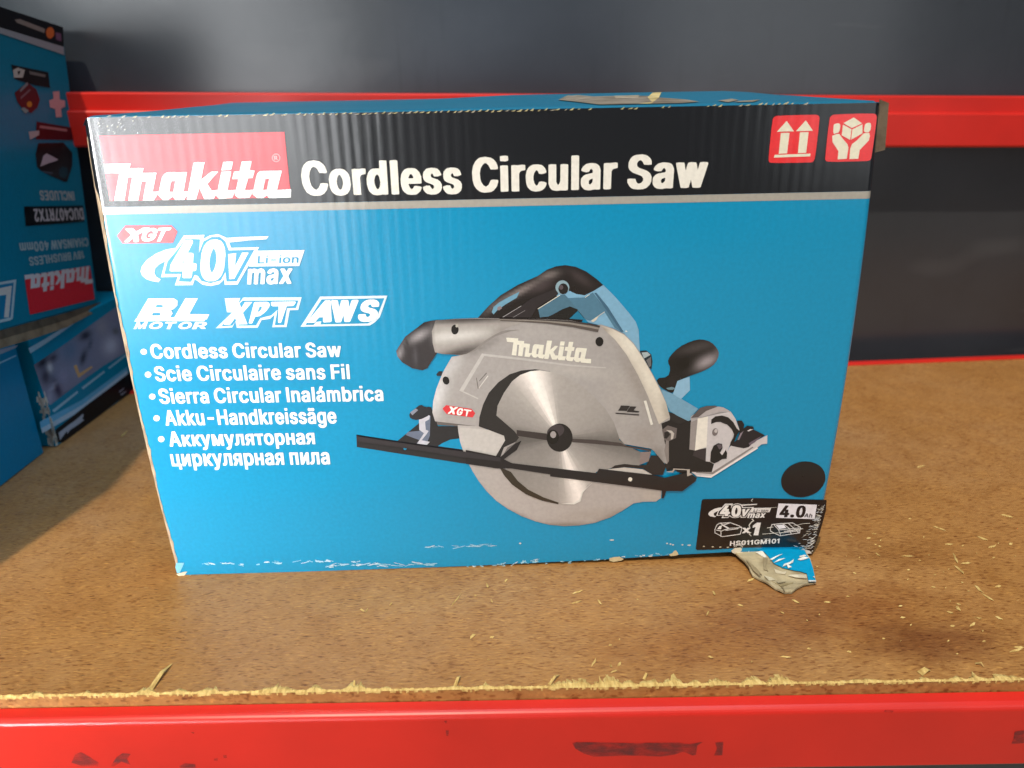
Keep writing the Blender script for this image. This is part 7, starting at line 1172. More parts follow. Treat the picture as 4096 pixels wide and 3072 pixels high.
  "#e3ddd6 9.026:419 494 108 -7 43 23 16 68 38 48 34 34 -31 -26 -46 -47 -19 -65 -44 -22",
  "#3b3434 9.239:142 1060 198 -32 8 -50 -207 40",
  "#4a4140 9.252:508 986 161 -14 163 -26 24 -18 180 -39 0 -13 -196 44 -170 22 -162 18",
  "#211e20 10.065:510 994 -2 -23 -6 -22 -10 -19 -13 -16 -17 -12 -18 -8 -19 -2 -19 4 -19 8 -16 13 -14 17 -10 20 -6 22 -3 23 3 23 6 21 10 19 14 16 16 12 18 7 19 2 19 -3 18 -8 16 -13 14 -16 10 -20 7 -22",
  "#443c40 10.578:451 1070 3 -10 0 -11 -3 -11 -6 -11 -8 -10 -10 -9 -12 -7 -12 -5 -13 -2 -12 0 -12 3 -10 5 -7 7 -6 9 -2 10 0 10 3 12 6 10 8 10 10 9 12 7 12 5 13 2 12 0 11 -3 10 -4 8 -8",
  "#141214 11.091:420 1003 -1 -12 -3 -11 -5 -10 -6 -8 -8 -6 -8 -4 -9 -1 -9 2 -8 4 -8 6 -6 9 -5 10 -3 11 -1 12 1 11 3 12 5 9 6 8 8 6 8 4 9 1 9 -2 8 -4 8 -6 6 -9 5 -10 3 -11",
  "#a39a99 11.604:402 1020 -2 -13 -8 -9 -10 -3 -10 4 -7 9 -3 13 3 13 7 9 10 3 10 -4 7 -9",
  "#2a2425 9.617:799 779 62 9 94 -14 55 3 28 69 46 -2 60 -80 -20 -70 -71 7 -66 50 -125 13 -94 -10 -15 -9",
  "#c9c1ba 9.73:752 752 110 10 126 -18 65 -43 -143 17 -157 27",
  "#8c7d7a 9.743:966 874 70 2 -12 -73 -61 -25",
 ],
 'box/saw_picture/motor_body': [
  "#211d1f 6:1147 1106 64 -40 79 31 34 -217 141 -108 6 -36 -13 -30 -142 0 -149 62 -38 49 -39 206",
  "#6d6361 8.013:1102 1032 36 32 63 -23 -3 -71 -42 -21 -35 6",
  "#272224 9.026:1118 1014 26 8 14 -26 -22 -29 -16 5",
  "#c7bdb5 9.039:1129 1031 38 -6 17 -21 -5 -38 -15 -8 1 46",
  "#8c827e 8.052:1133 954 19 -4 9 -152 -11 -17 -24 97",
  "#211d1f 6.565:1142 721 48 37 128 -25 148 30 6 -35 -14 -21 -138 5 -29 -30 -96 51",
  "#2a2627 3.028:1083 1181 202 -79 33 -369 -169 -3 -67 255",
  "#bcb3b2 3.041:1284 1119 100 70 152 -45 51 -67 6 -149 -179 -142 -101 24",
 ],
 'box/saw_picture/angle_bracket': [
  "#cfc7c8 7:1330 1105 74 18 143 29 38 -54 34 -83 -3 -13 -32 -19 -20 -75 -8 -33 -9 -29 -78 -79 -32 18 -27 5 -7 94 2 16",
  "#5f5555 7.513:1288 1112 55 70 40 13 60 1 15 -8 -72 -28 -49 -43",
  "#b7adad 7.626:1386 1160 76 30 34 -7 39 -23 12 -12 -63 3 -66 -20 -88 -22",
  "#9c928f 8.039:1289 1082 43 19 1 -228 -40 10 0 21",
  "#efe6da 8.552:1334 1109 66 12 8 -225 -77 -23 1 105",
  "#1d191b 9.065:1424 1098 25 22 44 5 42 -14 37 -37 27 -46 21 -18 -16 -32 -15 -50 -27 -37 4 38 16 33 2 25 -18 37 -34 34 -46 20 -27 1 -34 -13",
  "#7b706f 9.578:1474 1001 -1 -6 -2 -5 -3 -4 -4 -4 -4 -2 -4 -1 -5 1 -4 2 -3 3 -3 5 -3 5 -1 6 -1 6 1 6 1 6 3 5 3 4 4 4 4 2 4 1 4 -1 4 -2 4 -3 3 -5 2 -5 1 -5 1 -7",
  "#c9bfbd 10.091:1471 1012 -1 -3 -1 -3 -1 -2 -2 -2 -3 0 -2 -1 -3 1 -2 1 -2 1 -2 3 -1 2 -1 3 0 3 0 3 1 3 1 3 2 2 2 2 2 1 3 0 2 0 2 -1 2 -2 2 -2 1 -3 1 -3 0 -3",
  "#1b181a 10.104:1439 861 15 46 29 18 27 -7 6 -29 -12 -34 12 -9 21 29 13 -25 0 -43 -30 -3 -29 -20 -23 -10 -28 15",
  "#5d5258 10.617:1472 915 31 1 11 -23 -19 -16",
  "#d8cfd0 10.63:1500 855 32 29 5 -13 -20 -37",
  "#221c22 8.143:1565 904 42 40 16 66 29 12 45 3 72 -39 24 -14 -71 -48 -30 -36 -34 -8 -50 12",
  "#1b171a 8.156:1594 1085 34 -1 19 -29 -3 -29 21 20 42 -7 8 -17 -54 -8 -40 -16 -7 37",
  "#d9d0d2 8.769:1669 1009 21 12 19 -3 -29 -13",
  "#8a7c86 8.782:1610 944 15 46 21 20 -24 -66",
  "#6e606c 8.795:1689 917 35 24 47 28 -41 -45 -32 -24",
  "#3a3235 8.208:1319 836 8 41 79 11 4 -98 -60 32",
 ],
 'box/saw_picture/dust_nozzle': [
 ],
 'stack_box/black_band': [
  "#131217 2:2390 3895 441 -42 1003 -102 -69 -180 -1007 117 -437 49",
 ],
 'stack_box/grey_stripe': [
  "#8d8d90 2:2321 3737 437 -49 1007 -117 -23 -73 -1005 143 -434 55",
 ],
 'stack_box/black_band/band_lettering': [
  "#84776f 3:3006 3763 84 12 354 -52 41 -9 -30 -34 -97 13 -323 48",
 ],
 'stack_box/black_band/round_emblem': [
  "#c5622c 3:3638 3691 -7 -11 -10 -12 -14 -10 -15 -8 -17 -7 -18 -5 -17 -2 -16 1 -14 3 -11 5 -8 8 -5 9 0 10 3 12 7 11 10 11 13 10 15 9 17 6 17 5 18 2 16 0 14 -3 12 -5 8 -8 5 -9 1 -11",
  "#6d4a63 3.013:3668 3699 98 -10 -23 -69 -98 11",
 ],
 'stack_box/accessory_panel': [
  "#101417 2:2792 3395 585 -57 -31 -138 -239 24 -231 37 -83 21",
 ],
 'stack_box/accessory_panel/panel_lettering': [
  "#b7aaa0 3:2798 3351 81 21 105 -19 -62 -64 -139 0",
  "#101417 4.013:2858 3341 55 4 -49 -35",
  "#6b625d 3.026:3049 3346 273 -30 -25 -23 -247 25",
 ],
 'stack_box/charger_picture': [
  "#5a1c22 2:2741 3165 238 85 126 -62 19 -88 -72 -64 -118 -43 -113 22 -71 80",
  "#82797b 3.013:2897 3219 84 35 4 -22 -149 -62 -7 15",
  "#7a5a60 3.026:2817 3129 180 68 7 -15 -196 -74",
  "#c2782c 3.039:2975 3064 -15 -15 -26 -8 -27 1 -17 10 -2 15 15 14 26 9 27 -1 18 -9",
  "#7c8a86 3.052:2774 3031 59 12 68 -31 -65 -22",
 ],
 'stack_box/plus_sign': [
  "#c98f90 2:3384 3166 118 2 -27 -76 92 -10 -16 -54 -89 -20 -17 -73 -110 1 18 75 -83 18 11 60 82 13",
 ],
 'stack_box/battery_panel': [
  "#4a1018 2:2984 2914 593 -84 13 -121 -687 55",
  "#a36a6a 3.013:3025 2879 465 -60 -11 -23 -478 62",
  "#b39a98 3.026:2816 2836 176 0 -18 -39 -168 -30",
 ],
 'stack_box/battery_picture': [
  "#1c1416 2:2929 2728 443 -27 125 -106 -53 -117 -159 -134 -49 0 -192 70 -169 71 -55 45 27 109",
  "#b59ba2 3.013:2871 2525 93 87 63 18 184 -75 -85 -9 -82 -4",
  "#0f2f3c 3.026:3185 2469 67 17 87 -21 -14 -59 -76 -33 -92 34",
  "#4a4a55 3.039:2877 2490 185 -37 -8 -17 -134 27",
 ],
 'stack_box/contents_lettering': [
  "#a8a6a3 2:3354 2238 4 -2 2 -3 -12 -80 -3 -3 -12 1 -6 2 -1 3 12 80 2 3|3318 2243 5 -1 1 -4 -12 -80 -1 -2 -7 -1 -10 2 -6 2 -22 51 -7 -44 -1 -2 -7 -1 -13 3 -1 4 11 79 2 3 7 0 10 -1 6 -2 22 -50 7 43 2 3|3202 2262 13 -6 7 -5 6 -9 3 -7 2 -13 -2 -18 -4 -10 -5 -9 -10 -9 -12 -4 -17 0 -11 3 -10 6 -8 9 -4 12 0 5 2 3 6 0 13 -3 3 -10 6 -6 6 -3 9 2 6 4 4 4 3 8 3 16 -2 11 -3 5 -4 4 -6 4 -4 0 -3 0 -7 -4 -4 -5 -2 -3 -2 -2 -5 0 -13 3 -1 3 0 2 8 13 9 6 7 3 5 1 9 0|3142 2269 4 -1 2 -4 -12 -80 -3 -3 -13 1 -5 2 -2 4 10 68 -29 5 -5 1 -2 4 1 7 3 3 5 0|3047 2284 11 -3 8 -6 5 -7 3 -10 1 -6 -8 -58 -1 -2 -7 -1 -8 1 -6 3 -1 3 8 56 0 3 -4 8 -6 4 -4 0 -3 0 -6 -3 -5 -7 -10 -57 -1 -2 -7 -1 -12 3 -1 3 8 59 5 9 5 6 9 5 10 2 8 0|2984 2292 5 -1 1 -4 -12 -79 -1 -3 -7 -1 -30 5 -13 5 -5 3 -7 7 -4 8 -2 10 -1 8 2 16 8 16 9 9 10 4 5 1 13 1;2966 2279 -10 2 -9 -2 -8 -5 -6 -10 -2 -13 1 -12 2 -5 3 -5 9 -5 10 -2 2 1|2898 2305 5 -1 1 -4 -12 -80 -1 -2 -7 -1 -46 7 -5 1 -1 4 0 7 3 3 5 0 31 -4 3 20 -28 5 -5 1 -2 4 1 7 3 3 5 0 28 -4 4 20 -1 1 -31 5 -5 1 -2 4 3 10 6 0|2805 2320 11 -3 6 -5 4 -4 3 -5 3 -7 0 -4 -2 -4 -6 -1 -14 3 -4 11 -5 3 -6 1 -4 -1 -5 -2 -2 -3 -1 -7 5 -4 20 -10 11 -8 2 -4 3 -9 -1 -10 -5 -8 -9 -7 -5 -2 -8 0 -14 1 -9 3 -5 2 -7 8 -3 5 -2 6 2 7 7 0 12 -2 4 -10 6 -4 3 0 6 1 4 3 2 3 -1 5 -4 5 -25 12 -8 8 -2 5 -1 7 1 8 6 11 9 6 7 1 7 1",
 ],
 'stack_box/model_panel': [
  "#0b0a0d 2:2471 2222 1012 -143 -43 -156 -1017 134",
 ],
 'stack_box/model_panel/model_lettering': [
  "#b5a7a8 3:3452 2059 5 -2 2 -3 -15 -106 -3 -1 -6 -1 -32 5 -14 6 -6 4 -7 10 -4 9 -2 11 -1 10 4 24 7 17 10 12 9 6 9 3 13 1;3432 2041 -10 2 -11 -2 -5 -4 -4 -5 -5 -12 -3 -14 1 -17 5 -12 10 -7 11 -1 1 1|3332 2078 12 -4 8 -7 7 -10 2 -10 1 -8 -11 -77 -2 -2 -6 0 -14 3 -2 2 10 73 -1 6 -3 9 -6 5 -4 0 -4 0 -6 -4 -7 -10 -11 -74 -2 -2 -6 0 -14 3 -1 3 11 78 4 10 5 7 11 7 11 3 9 0|3235 2092 15 -7 6 -6 8 -12 3 -9 1 -14 -3 -26 -4 -14 -5 -8 -11 -12 -13 -7 -19 -1 -16 6 -6 5 -7 8 -5 12 -1 9 1 5 2 3 6 0 14 -3 2 -2 0 -6 2 -6 5 -7 7 -3 10 3 5 4 4 7 5 12 3 17 -2 16 -3 7 -4 4 -6 5 -4 0 -10 -5 -5 -7 -2 -4 -3 -3 -6 0 -13 3 -2 2 1 7 7 13 6 6 8 6 5 2 9 1|3134 2105 5 -2 1 -2 -2 -18 32 -5 6 -2 1 -3 -2 -14 -38 -57 -7 -10 -8 -1 -14 3 -1 3 3 7 17 26 1 1 -14 2 -7 3 0 2 3 27 -9 3 -2 3 3 14 2 1 9 0 4 19 1 1 6 0;3147 2060 -12 1 -3 -24|3063 2116 8 -3 5 -3 7 -9 4 -10 2 -13 0 -13 -4 -22 -5 -17 -3 -7 -9 -11 -5 -4 -7 -2 -15 -1 -14 6 -9 11 -3 7 -2 9 -1 15 4 31 6 17 7 10 4 3 11 7 12 1;3056 2097 -5 -2 -5 -6 -7 -18 -3 -19 1 -15 3 -10 4 -5 5 1 6 8 6 13 2 9 2 17 -1 10 -2 9 -4 6|2995 2125 6 -3 1 -1 -1 -3 -47 -82 33 -5 6 -2 1 -3 -2 -13 -2 -2 -6 0 -53 8 -5 2 -2 3 2 14 50 85 3 3|2917 2136 5 -2 2 -3 -16 -106 -2 -1 -6 -1 -34 5 -11 4 -5 4 -6 8 -4 14 2 17 2 6 6 9 10 8 -11 38 0 7 3 1 6 0 10 -1 6 -2 12 -41 7 -2 1 1 6 37 2 1 6 0;2891 2077 -15 3 -5 -3 -4 -5 -2 -10 1 -6 3 -6 4 -2 13 -2|2811 2151 5 -1 2 -4 -13 -88 1 -1 18 -3 5 -1 2 -3 -2 -14 -2 -1 -6 0 -62 9 -6 2 -1 2 1 13 3 2 6 0 18 -2 14 89 3 2|2756 2159 6 -2 1 -2 -1 -3 -36 -48 18 -46 2 -5 -1 -5 -2 -1 -6 0 -16 3 -11 30 -2 1 -17 -21 -5 -5 -6 0 -15 3 -1 2 0 4 34 44 -20 52 -1 3 0 5 2 1 6 0 16 -3 15 -34 23 28 7 1|2661 2173 5 -2 1 -2 -2 -13 -43 -43 -8 -11 -1 -8 3 -8 5 -4 6 3 5 7 1 6 2 2 6 0 14 -3 2 -2 -1 -6 -6 -13 -7 -8 -10 -5 -12 -1 -6 1 -11 4 -6 4 -4 6 -4 9 -1 7 2 15 9 15 32 33 -27 5 -5 1 -2 4 2 13 2 1 6 0",
 ],
 'stack_box/description_lettering': [
  "#9ba6a9 2:3394 1769 15 -6 6 -5 7 -8 3 -7 3 -13 -2 -17 -4 -10 -6 -9 -10 -8 -12 -4 -18 0 -12 3 -11 6 -8 9 -4 11 0 6 2 2 6 0 14 -3 3 -10 6 -6 7 -3 9 2 6 4 4 4 4 8 2 15 -2 11 -3 5 -4 4 -6 4 -4 0 -4 0 -7 -4 -4 -4 -2 -4 -2 -1 -6 0 -13 3 -1 2 0 3 8 12 9 6 8 3 5 0 9 0|3332 1777 5 -1 1 -4 -12 -77 -1 -3 -7 0 -8 1 -7 3 -1 2 5 30 -29 5 -1 -1 -5 -29 -1 -3 -7 0 -14 3 -1 3 11 78 2 2 6 1 9 -1 6 -3 1 -3 -4 -32 28 -4 1 0 5 32 2 2 6 1|3246 1790 5 -2 1 -3 -42 -74 -2 -2 -6 0 -15 3 -3 9 -16 71 -1 6 1 2 7 1 14 -3 1 -2 5 -20 23 -4 2 1 10 18 6 1;3210 1757 -11 1 3 -16|3153 1804 5 -2 2 -3 -12 -78 -2 -3 -14 2 -5 1 -2 4 12 77 2 3|3116 1809 6 -1 1 -4 -12 -77 -1 -2 -7 -1 -11 2 -6 2 -24 49 -6 -42 -2 -2 -7 -1 -14 3 -1 4 12 77 1 3 7 0 10 -1 7 -3 23 -48 7 41 3 3|3002 1828 11 -4 7 -4 4 -4 3 -5 3 -7 0 -4 -2 -4 -6 0 -14 3 -5 10 -6 4 -5 1 -5 -1 -5 -3 -2 -3 0 -6 4 -5 21 -9 11 -8 4 -4 2 -9 -1 -9 -5 -8 -9 -7 -5 -1 -9 -1 -15 2 -8 2 -6 3 -8 7 -3 6 -1 6 1 6 7 0 13 -2 4 -9 7 -5 2 0 7 1 4 3 2 3 -1 5 -4 4 -26 13 -8 8 -3 4 -1 7 1 8 6 10 10 6 7 1 7 1|2949 1834 5 -1 1 -3 -42 -75 -2 -1 -6 0 -15 3 -4 8 -16 72 0 5 1 3 7 0 14 -3 1 -1 5 -21 22 -4 2 2 10 18 7 0;2913 1801 -11 2 3 -16|2840 1851 4 -2 3 -3 10 -78 0 -4 -1 -2 -7 0 -8 1 -6 2 -1 2 -6 45 -17 -39 -4 -4 -15 2 -7 2 -5 45 -1 0 -19 -41 -7 -1 -14 4 -1 4 35 76 7 0 10 -2 5 -1 2 -2 6 -43 19 40 7 0|2672 1876 5 -2 1 -3 -2 -12 32 -5 5 -2 2 -3 -1 -8 -2 -2 -35 -42 -7 -7 -6 0 -14 3 -1 3 19 24 -14 2 -6 2 -1 3 3 19 -9 3 -2 4 1 7 2 3 10 0 2 12 2 2 6 1;2686 1841 -12 2 -3 -19|2603 1887 8 -2 5 -3 6 -6 4 -8 3 -16 -2 -20 -5 -13 -4 -7 -6 -6 -10 -5 -6 -1 -11 0 -15 5 -8 8 -3 5 -3 10 -1 11 3 21 7 14 6 8 3 2 10 4 12 1;2597 1873 -6 -2 -5 -4 -5 -12 -3 -17 1 -9 3 -8 5 -5 6 1 5 6 6 15 2 9 -1 14 -3 7|2521 1900 8 -3 5 -3 6 -6 4 -8 3 -16 -2 -20 -5 -12 -4 -8 -6 -5 -10 -6 -6 -1 -11 0 -15 5 -8 8 -3 6 -3 9 -1 11 3 21 7 15 6 7 3 3 10 4 12 0;2514 1885 -5 -2 -5 -4 -5 -12 -3 -17 1 -9 3 -8 5 -5 6 2 5 5 6 15 2 9 -1 14 -3 8|2462 1907 6 -1 1 -4 -9 -57 -2 -3 -6 0 -14 3 -13 0 -9 3 -7 4 -9 -2 -11 0 -9 3 -6 3 -3 4 -3 6 -1 8 6 43 2 2 6 1 8 -2 6 -2 1 -3 -6 -40 0 -4 5 -4 5 2 3 3 6 41 1 3 7 0 9 -1 6 -2 1 -3 -7 -43 2 -2 3 -3 6 2 3 6 6 38 1 2 7 1|2355 1924 5 -2 1 -4 -9 -57 -1 -3 -7 0 -14 3 -12 0 -10 3 -7 4 -8 -2 -11 0 -10 3 -5 3 -4 4 -3 6 -1 8 6 43 2 2 7 1 7 -1 7 -3 0 -3 -6 -40 1 -3 4 -5 5 2 3 3 6 41 2 3 7 0 8 -1 6 -2 1 -3 -6 -43 1 -2 3 -3 6 2 3 6 6 38 2 2 6 1",
  "#9ba6a9 2.013:3277 1659 5 -2 1 -3 -7 -47 1 -1 11 -2 5 -1 2 -3 -1 -7 -3 -3 -13 1 -5 -8 -2 -1 -14 1 -5 2 -2 3 10 70 3 2|3216 1669 10 -4 6 -3 4 -4 2 -3 3 -7 0 -9 -6 -9 -8 -5 5 -7 2 -7 -2 -7 -3 -6 -4 -4 -9 -3 -5 -1 -12 0 -10 3 -7 3 -5 4 -4 7 -2 7 1 5 3 7 7 5 -4 5 -3 4 -2 9 1 4 5 10 11 6 5 1 7 0;3211 1655 -4 1 -4 -1 -4 -2 -3 -3 0 -4 1 -4 3 -4 4 -2 4 -1 4 2 4 3 2 2 0 8 -3 3;3204 1622 -5 -1 -4 -3 -1 -8 3 -4 4 -2 6 1 2 2 2 3 0 6 -3 4|3135 1679 5 -1 2 -4 18 -73 -1 -2 -7 -1 -8 2 -7 2 -11 47 -2 2 -24 -44 -7 0 -14 3 -1 3 39 67 2 1 6 0|3047 1692 5 -1 1 -3 -10 -70 -1 -2 -7 -1 -32 5 -9 2 -6 4 -3 3 -3 5 -2 7 0 5 3 6 1 3 6 4 -3 3 -3 5 -2 7 0 6 4 9 3 3 6 3 9 2 9 0;3029 1681 -14 2 -8 -2 -2 -3 -1 -5 3 -6 6 -3 13 -2;3024 1649 -11 1 -5 -1 -4 -2 -1 -2 -1 -6 5 -5 2 -1 13 -2|2968 1704 5 -2 1 -3 -10 -70 -2 -2 -6 0 -32 4 -10 4 -5 2 -6 5 -4 12 1 9 1 4 6 8 9 5 -11 26 -1 3 1 2 7 1 9 -2 6 -1 12 -29 7 -1 2 0 3 23 1 2 7 1;2945 1664 -13 2 -5 -1 -3 -3 -2 -2 0 -9 4 -4 3 -3 13 -1|2864 1720 10 -4 8 -5 6 -6 4 -8 1 -6 -8 -50 -1 -2 -7 -1 -7 1 -7 3 0 2 7 49 -1 3 -4 6 -6 4 -4 1 -3 -1 -6 -2 -5 -6 -8 -50 -2 -2 -6 0 -13 2 -1 4 7 51 4 8 6 4 8 5 10 1 9 0|2780 1732 11 -3 7 -4 4 -4 3 -4 2 -7 1 -3 -2 -4 -7 0 -13 3 -5 9 -5 3 -6 1 -4 -1 -4 -2 -3 -2 0 -6 4 -4 21 -9 11 -7 3 -4 2 -8 -1 -8 -4 -7 -9 -6 -5 -1 -8 -1 -15 1 -8 3 -5 2 -8 7 -3 5 -2 5 2 6 7 0 12 -2 4 -9 7 -4 2 0 6 1 4 3 2 3 -1 4 -4 4 -25 11 -8 7 -3 5 -1 6 1 6 6 10 9 5 7 1 7 1|2722 1739 5 -1 1 -3 -10 -70 -1 -2 -7 -1 -8 1 -6 3 -1 2 4 27 -28 5 -1 -1 -4 -27 -1 -2 -7 0 -13 2 -2 4 11 69 1 3 7 0 7 -1 7 -3 0 -2 -3 -29 27 -4 1 1 5 28 1 2 7 0|2633 1752 5 -2 1 -2 -10 -70 -2 -3 -14 1 -5 2 -2 3 9 60 -29 4 -6 2 -2 3 1 6 3 3 5 0|2564 1762 4 -1 2 -3 -10 -70 -2 -2 -6 -1 -47 7 -5 2 -2 3 1 6 3 3 5 0 31 -5 2 18 -28 4 -5 2 -2 3 1 6 2 3 6 0 28 -4 3 17 -1 1 -30 5 -6 1 -1 3 2 9 7 0|2470 1777 11 -3 6 -4 4 -4 3 -4 3 -7 0 -3 -1 -4 -7 0 -13 2 -5 10 -5 3 -6 1 -4 -1 -5 -2 -2 -3 -1 -5 5 -4 20 -9 11 -8 3 -3 3 -8 -1 -9 -4 -6 -9 -6 -5 -2 -9 0 -14 1 -8 3 -6 2 -7 7 -3 5 -2 5 2 6 6 0 13 -3 4 -8 6 -4 3 0 6 1 4 3 2 2 -1 5 -4 4 -25 11 -8 7 -3 5 -1 6 0 6 7 10 9 5 6 1 8 0|2392 1788 11 -3 6 -4 4 -3 3 -5 3 -7 0 -3 -1 -3 -7 -1 -13 3 -5 10 -5 2 -6 1 -4 0 -5 -3 -2 -2 -1 -6 5 -4 20 -9 11 -7 3 -4 3 -8 -1 -8 -4 -7 -9 -6 -5 -1 -9 -1 -14 1 -8 3 -6 3 -7 6 -3 5 -2 5 2 6 6 0 13 -2 4 -8 6 -4 3 -1 6 1 4 3 2 3 -1 4 -4 4 -25 12 -8 7 -3 4 -1 6 0 7 7 9 9 5 6 2 8 0",
 ],
 'stack_box/logo_panel': [
  "#d02430 2:2224 1646 1136 -160 -52 -340 -1144 167",
 ],
 'stack_box/logo_panel/logo_lettering': [
  "#c7b9ba 3:2910 1555 47 -9 10 -17 36 10 32 -6 23 -29 -4 -7 38 28 67 -10 0 -2 -46 -79 0 -3 10 -3 16 -2 3 1 49 83 60 -10 0 -1 -57 -101 1 -2 22 -4 2 1 58 103 63 -10 -75 -122 85 -14 -3 -41 -29 3 -134 21 -1 1 12 20 -83 14 11 20 0 1 -84 13 0 2 44 74 3 6 -1 1 -23 4 -14 0 -38 -58 -19 -15 -20 -4 -53 8 -67 12 43 83 -2 2 -26 4 -69 -125 -64 9 -1 2 41 75 -71 -27 -43 7 78 45 -18 34 -40 5 -41 -80 -60 10 40 80 -2 2 -49 7 29 33 83 -10 15 -17 -5 -9 25 20 59 -8 20 -58 33 51 59 -9 -11 -22 26 20;2983 1504 -24 4 -27 -49 21 -3 4 1 10 10|2366 1638 9 -15 25 9 42 -8 22 -20 -4 -14 29 25 67 -9 6 -4 14 -13 0 -3 -36 -67 1 -2 37 -6 -18 -31 -35 4 -21 -42 -61 8 19 41 -29 6 18 31 28 -3 29 47 1 3 -1 1 -53 7 -30 -59 -4 -6 -8 -9 -15 -4 -133 21 43 82 -3 2 -85 10 6 39;2396 1594 -11 2 -15 0 -17 -38 -3 -10 19 -2 5 1|2636 1461 -1 -4 -19 -32 -59 9 19 34",
 ],
 'stack_box/voltage_logo': [
  "#a9b4ba 2:1750 1701 348 -49 -186 -300 -48 -3 -251 42",
  "#0d6c92 3.013:1742 1683 308 -47 -165 -265 -263 41",
  "#c4b9b4 4.026:1729 1653 283 -35 -152 -240 -61 18 109 170 -202 36",
 ],
 'picture_box/photo_panel': [
 ],
 'picture_box/photo_panel/corner_mark': [
  "#c79b6c 4:512 637 48 -1 12 -98 210 0 21 -20 -264 -18",
 ],
 'picture_box/text_line': [
  "#9fb6c6 2:-40 1011 245 8 197 14 242 19 16 -26 -256 -30 -216 -22 -218 -14",
 ],
 'picture_box/caption_line': [
  "#8fb0c4 2:62 356 416 29 10 -21 -405 -38",
  "#8fb0c4 2.013:560 391 416 23 3 -19 -410 -30",
  "#8fb0c4 2.026:1058 418 357 27 -3 -23 -351 -23",
 ],
 'picture_box/fade_band': [
  "#5f9fc4 1.5:-147 258 648 -47 877 52 22 41 -894 -32 -642 55",
  "#a5b8cc 1.713:-142 213 655 -41 862 52 10 42 -870 -43 -654 37",
 ],
 'picture_box/black_band': [
  "#15161a 2:36 165 521 29 392 12 745 30 -51 -136 -270 -100 -303 17 -489 -15 -467 -9 -87 46 1 91",
 ],
 'picture_box/black_band/model_lettering': [
  "#a3a4b2 3:69 119 154 6 127 1 134 11 -3 -26 -31 -14 27 -29 -101 -2 -144 4 -49 -18 6 30 -127 -41",
 ],
 'picture_box/black_band/small_print': [
  "#8e94a5 3:1148 108 105 1 1 -9 -98 -10",
  "#8e94a5 3.013:1163 68 118 -5 -3 -10 -100 -4",
 ],
 'blue_box/grey_band': [
  "#8f93a3 2:148 1111 306 -10 241 -38 -46 -14 -211 15 -304 11",
 ],
 'blue_box/white_line': [
  "#8fb7cf 2:142 1021 271 -19 219 -12 -4 -11 -220 10 -273 16",
 ],
}
PLANES = {'box': {'o': [0.0, 0.0, 0.0], 'eu': [1.0, 0.0, 0.0], 'ev': [0.0, 0.0, 1.0], 'n': [0.0, -1.0, 0.0]}, 'stack_box': {'o': [-0.415, 0.0, 0.0], 'eu': [0.0, 1.0, 0.0], 'ev': [0.0, 0.0, 1.0], 'n': [1.0, 0.0, 0.0]}, 'blue_box': {'o': [-0.42913, 0.13752, 0.0], 'eu': [0.04084, 0.999166, 0.0], 'ev': [0.0, 0.0, 1.0], 'n': [0.999166, -0.04084, 0.0]}, 'picture_box': {'o': [-0.42112, 0.21612, 0.0], 'eu': [0.090314, 0.995913, 0.0], 'ev': [0.0, 0.0, 1.0], 'n': [0.995913, -0.090314, 0.0]}}
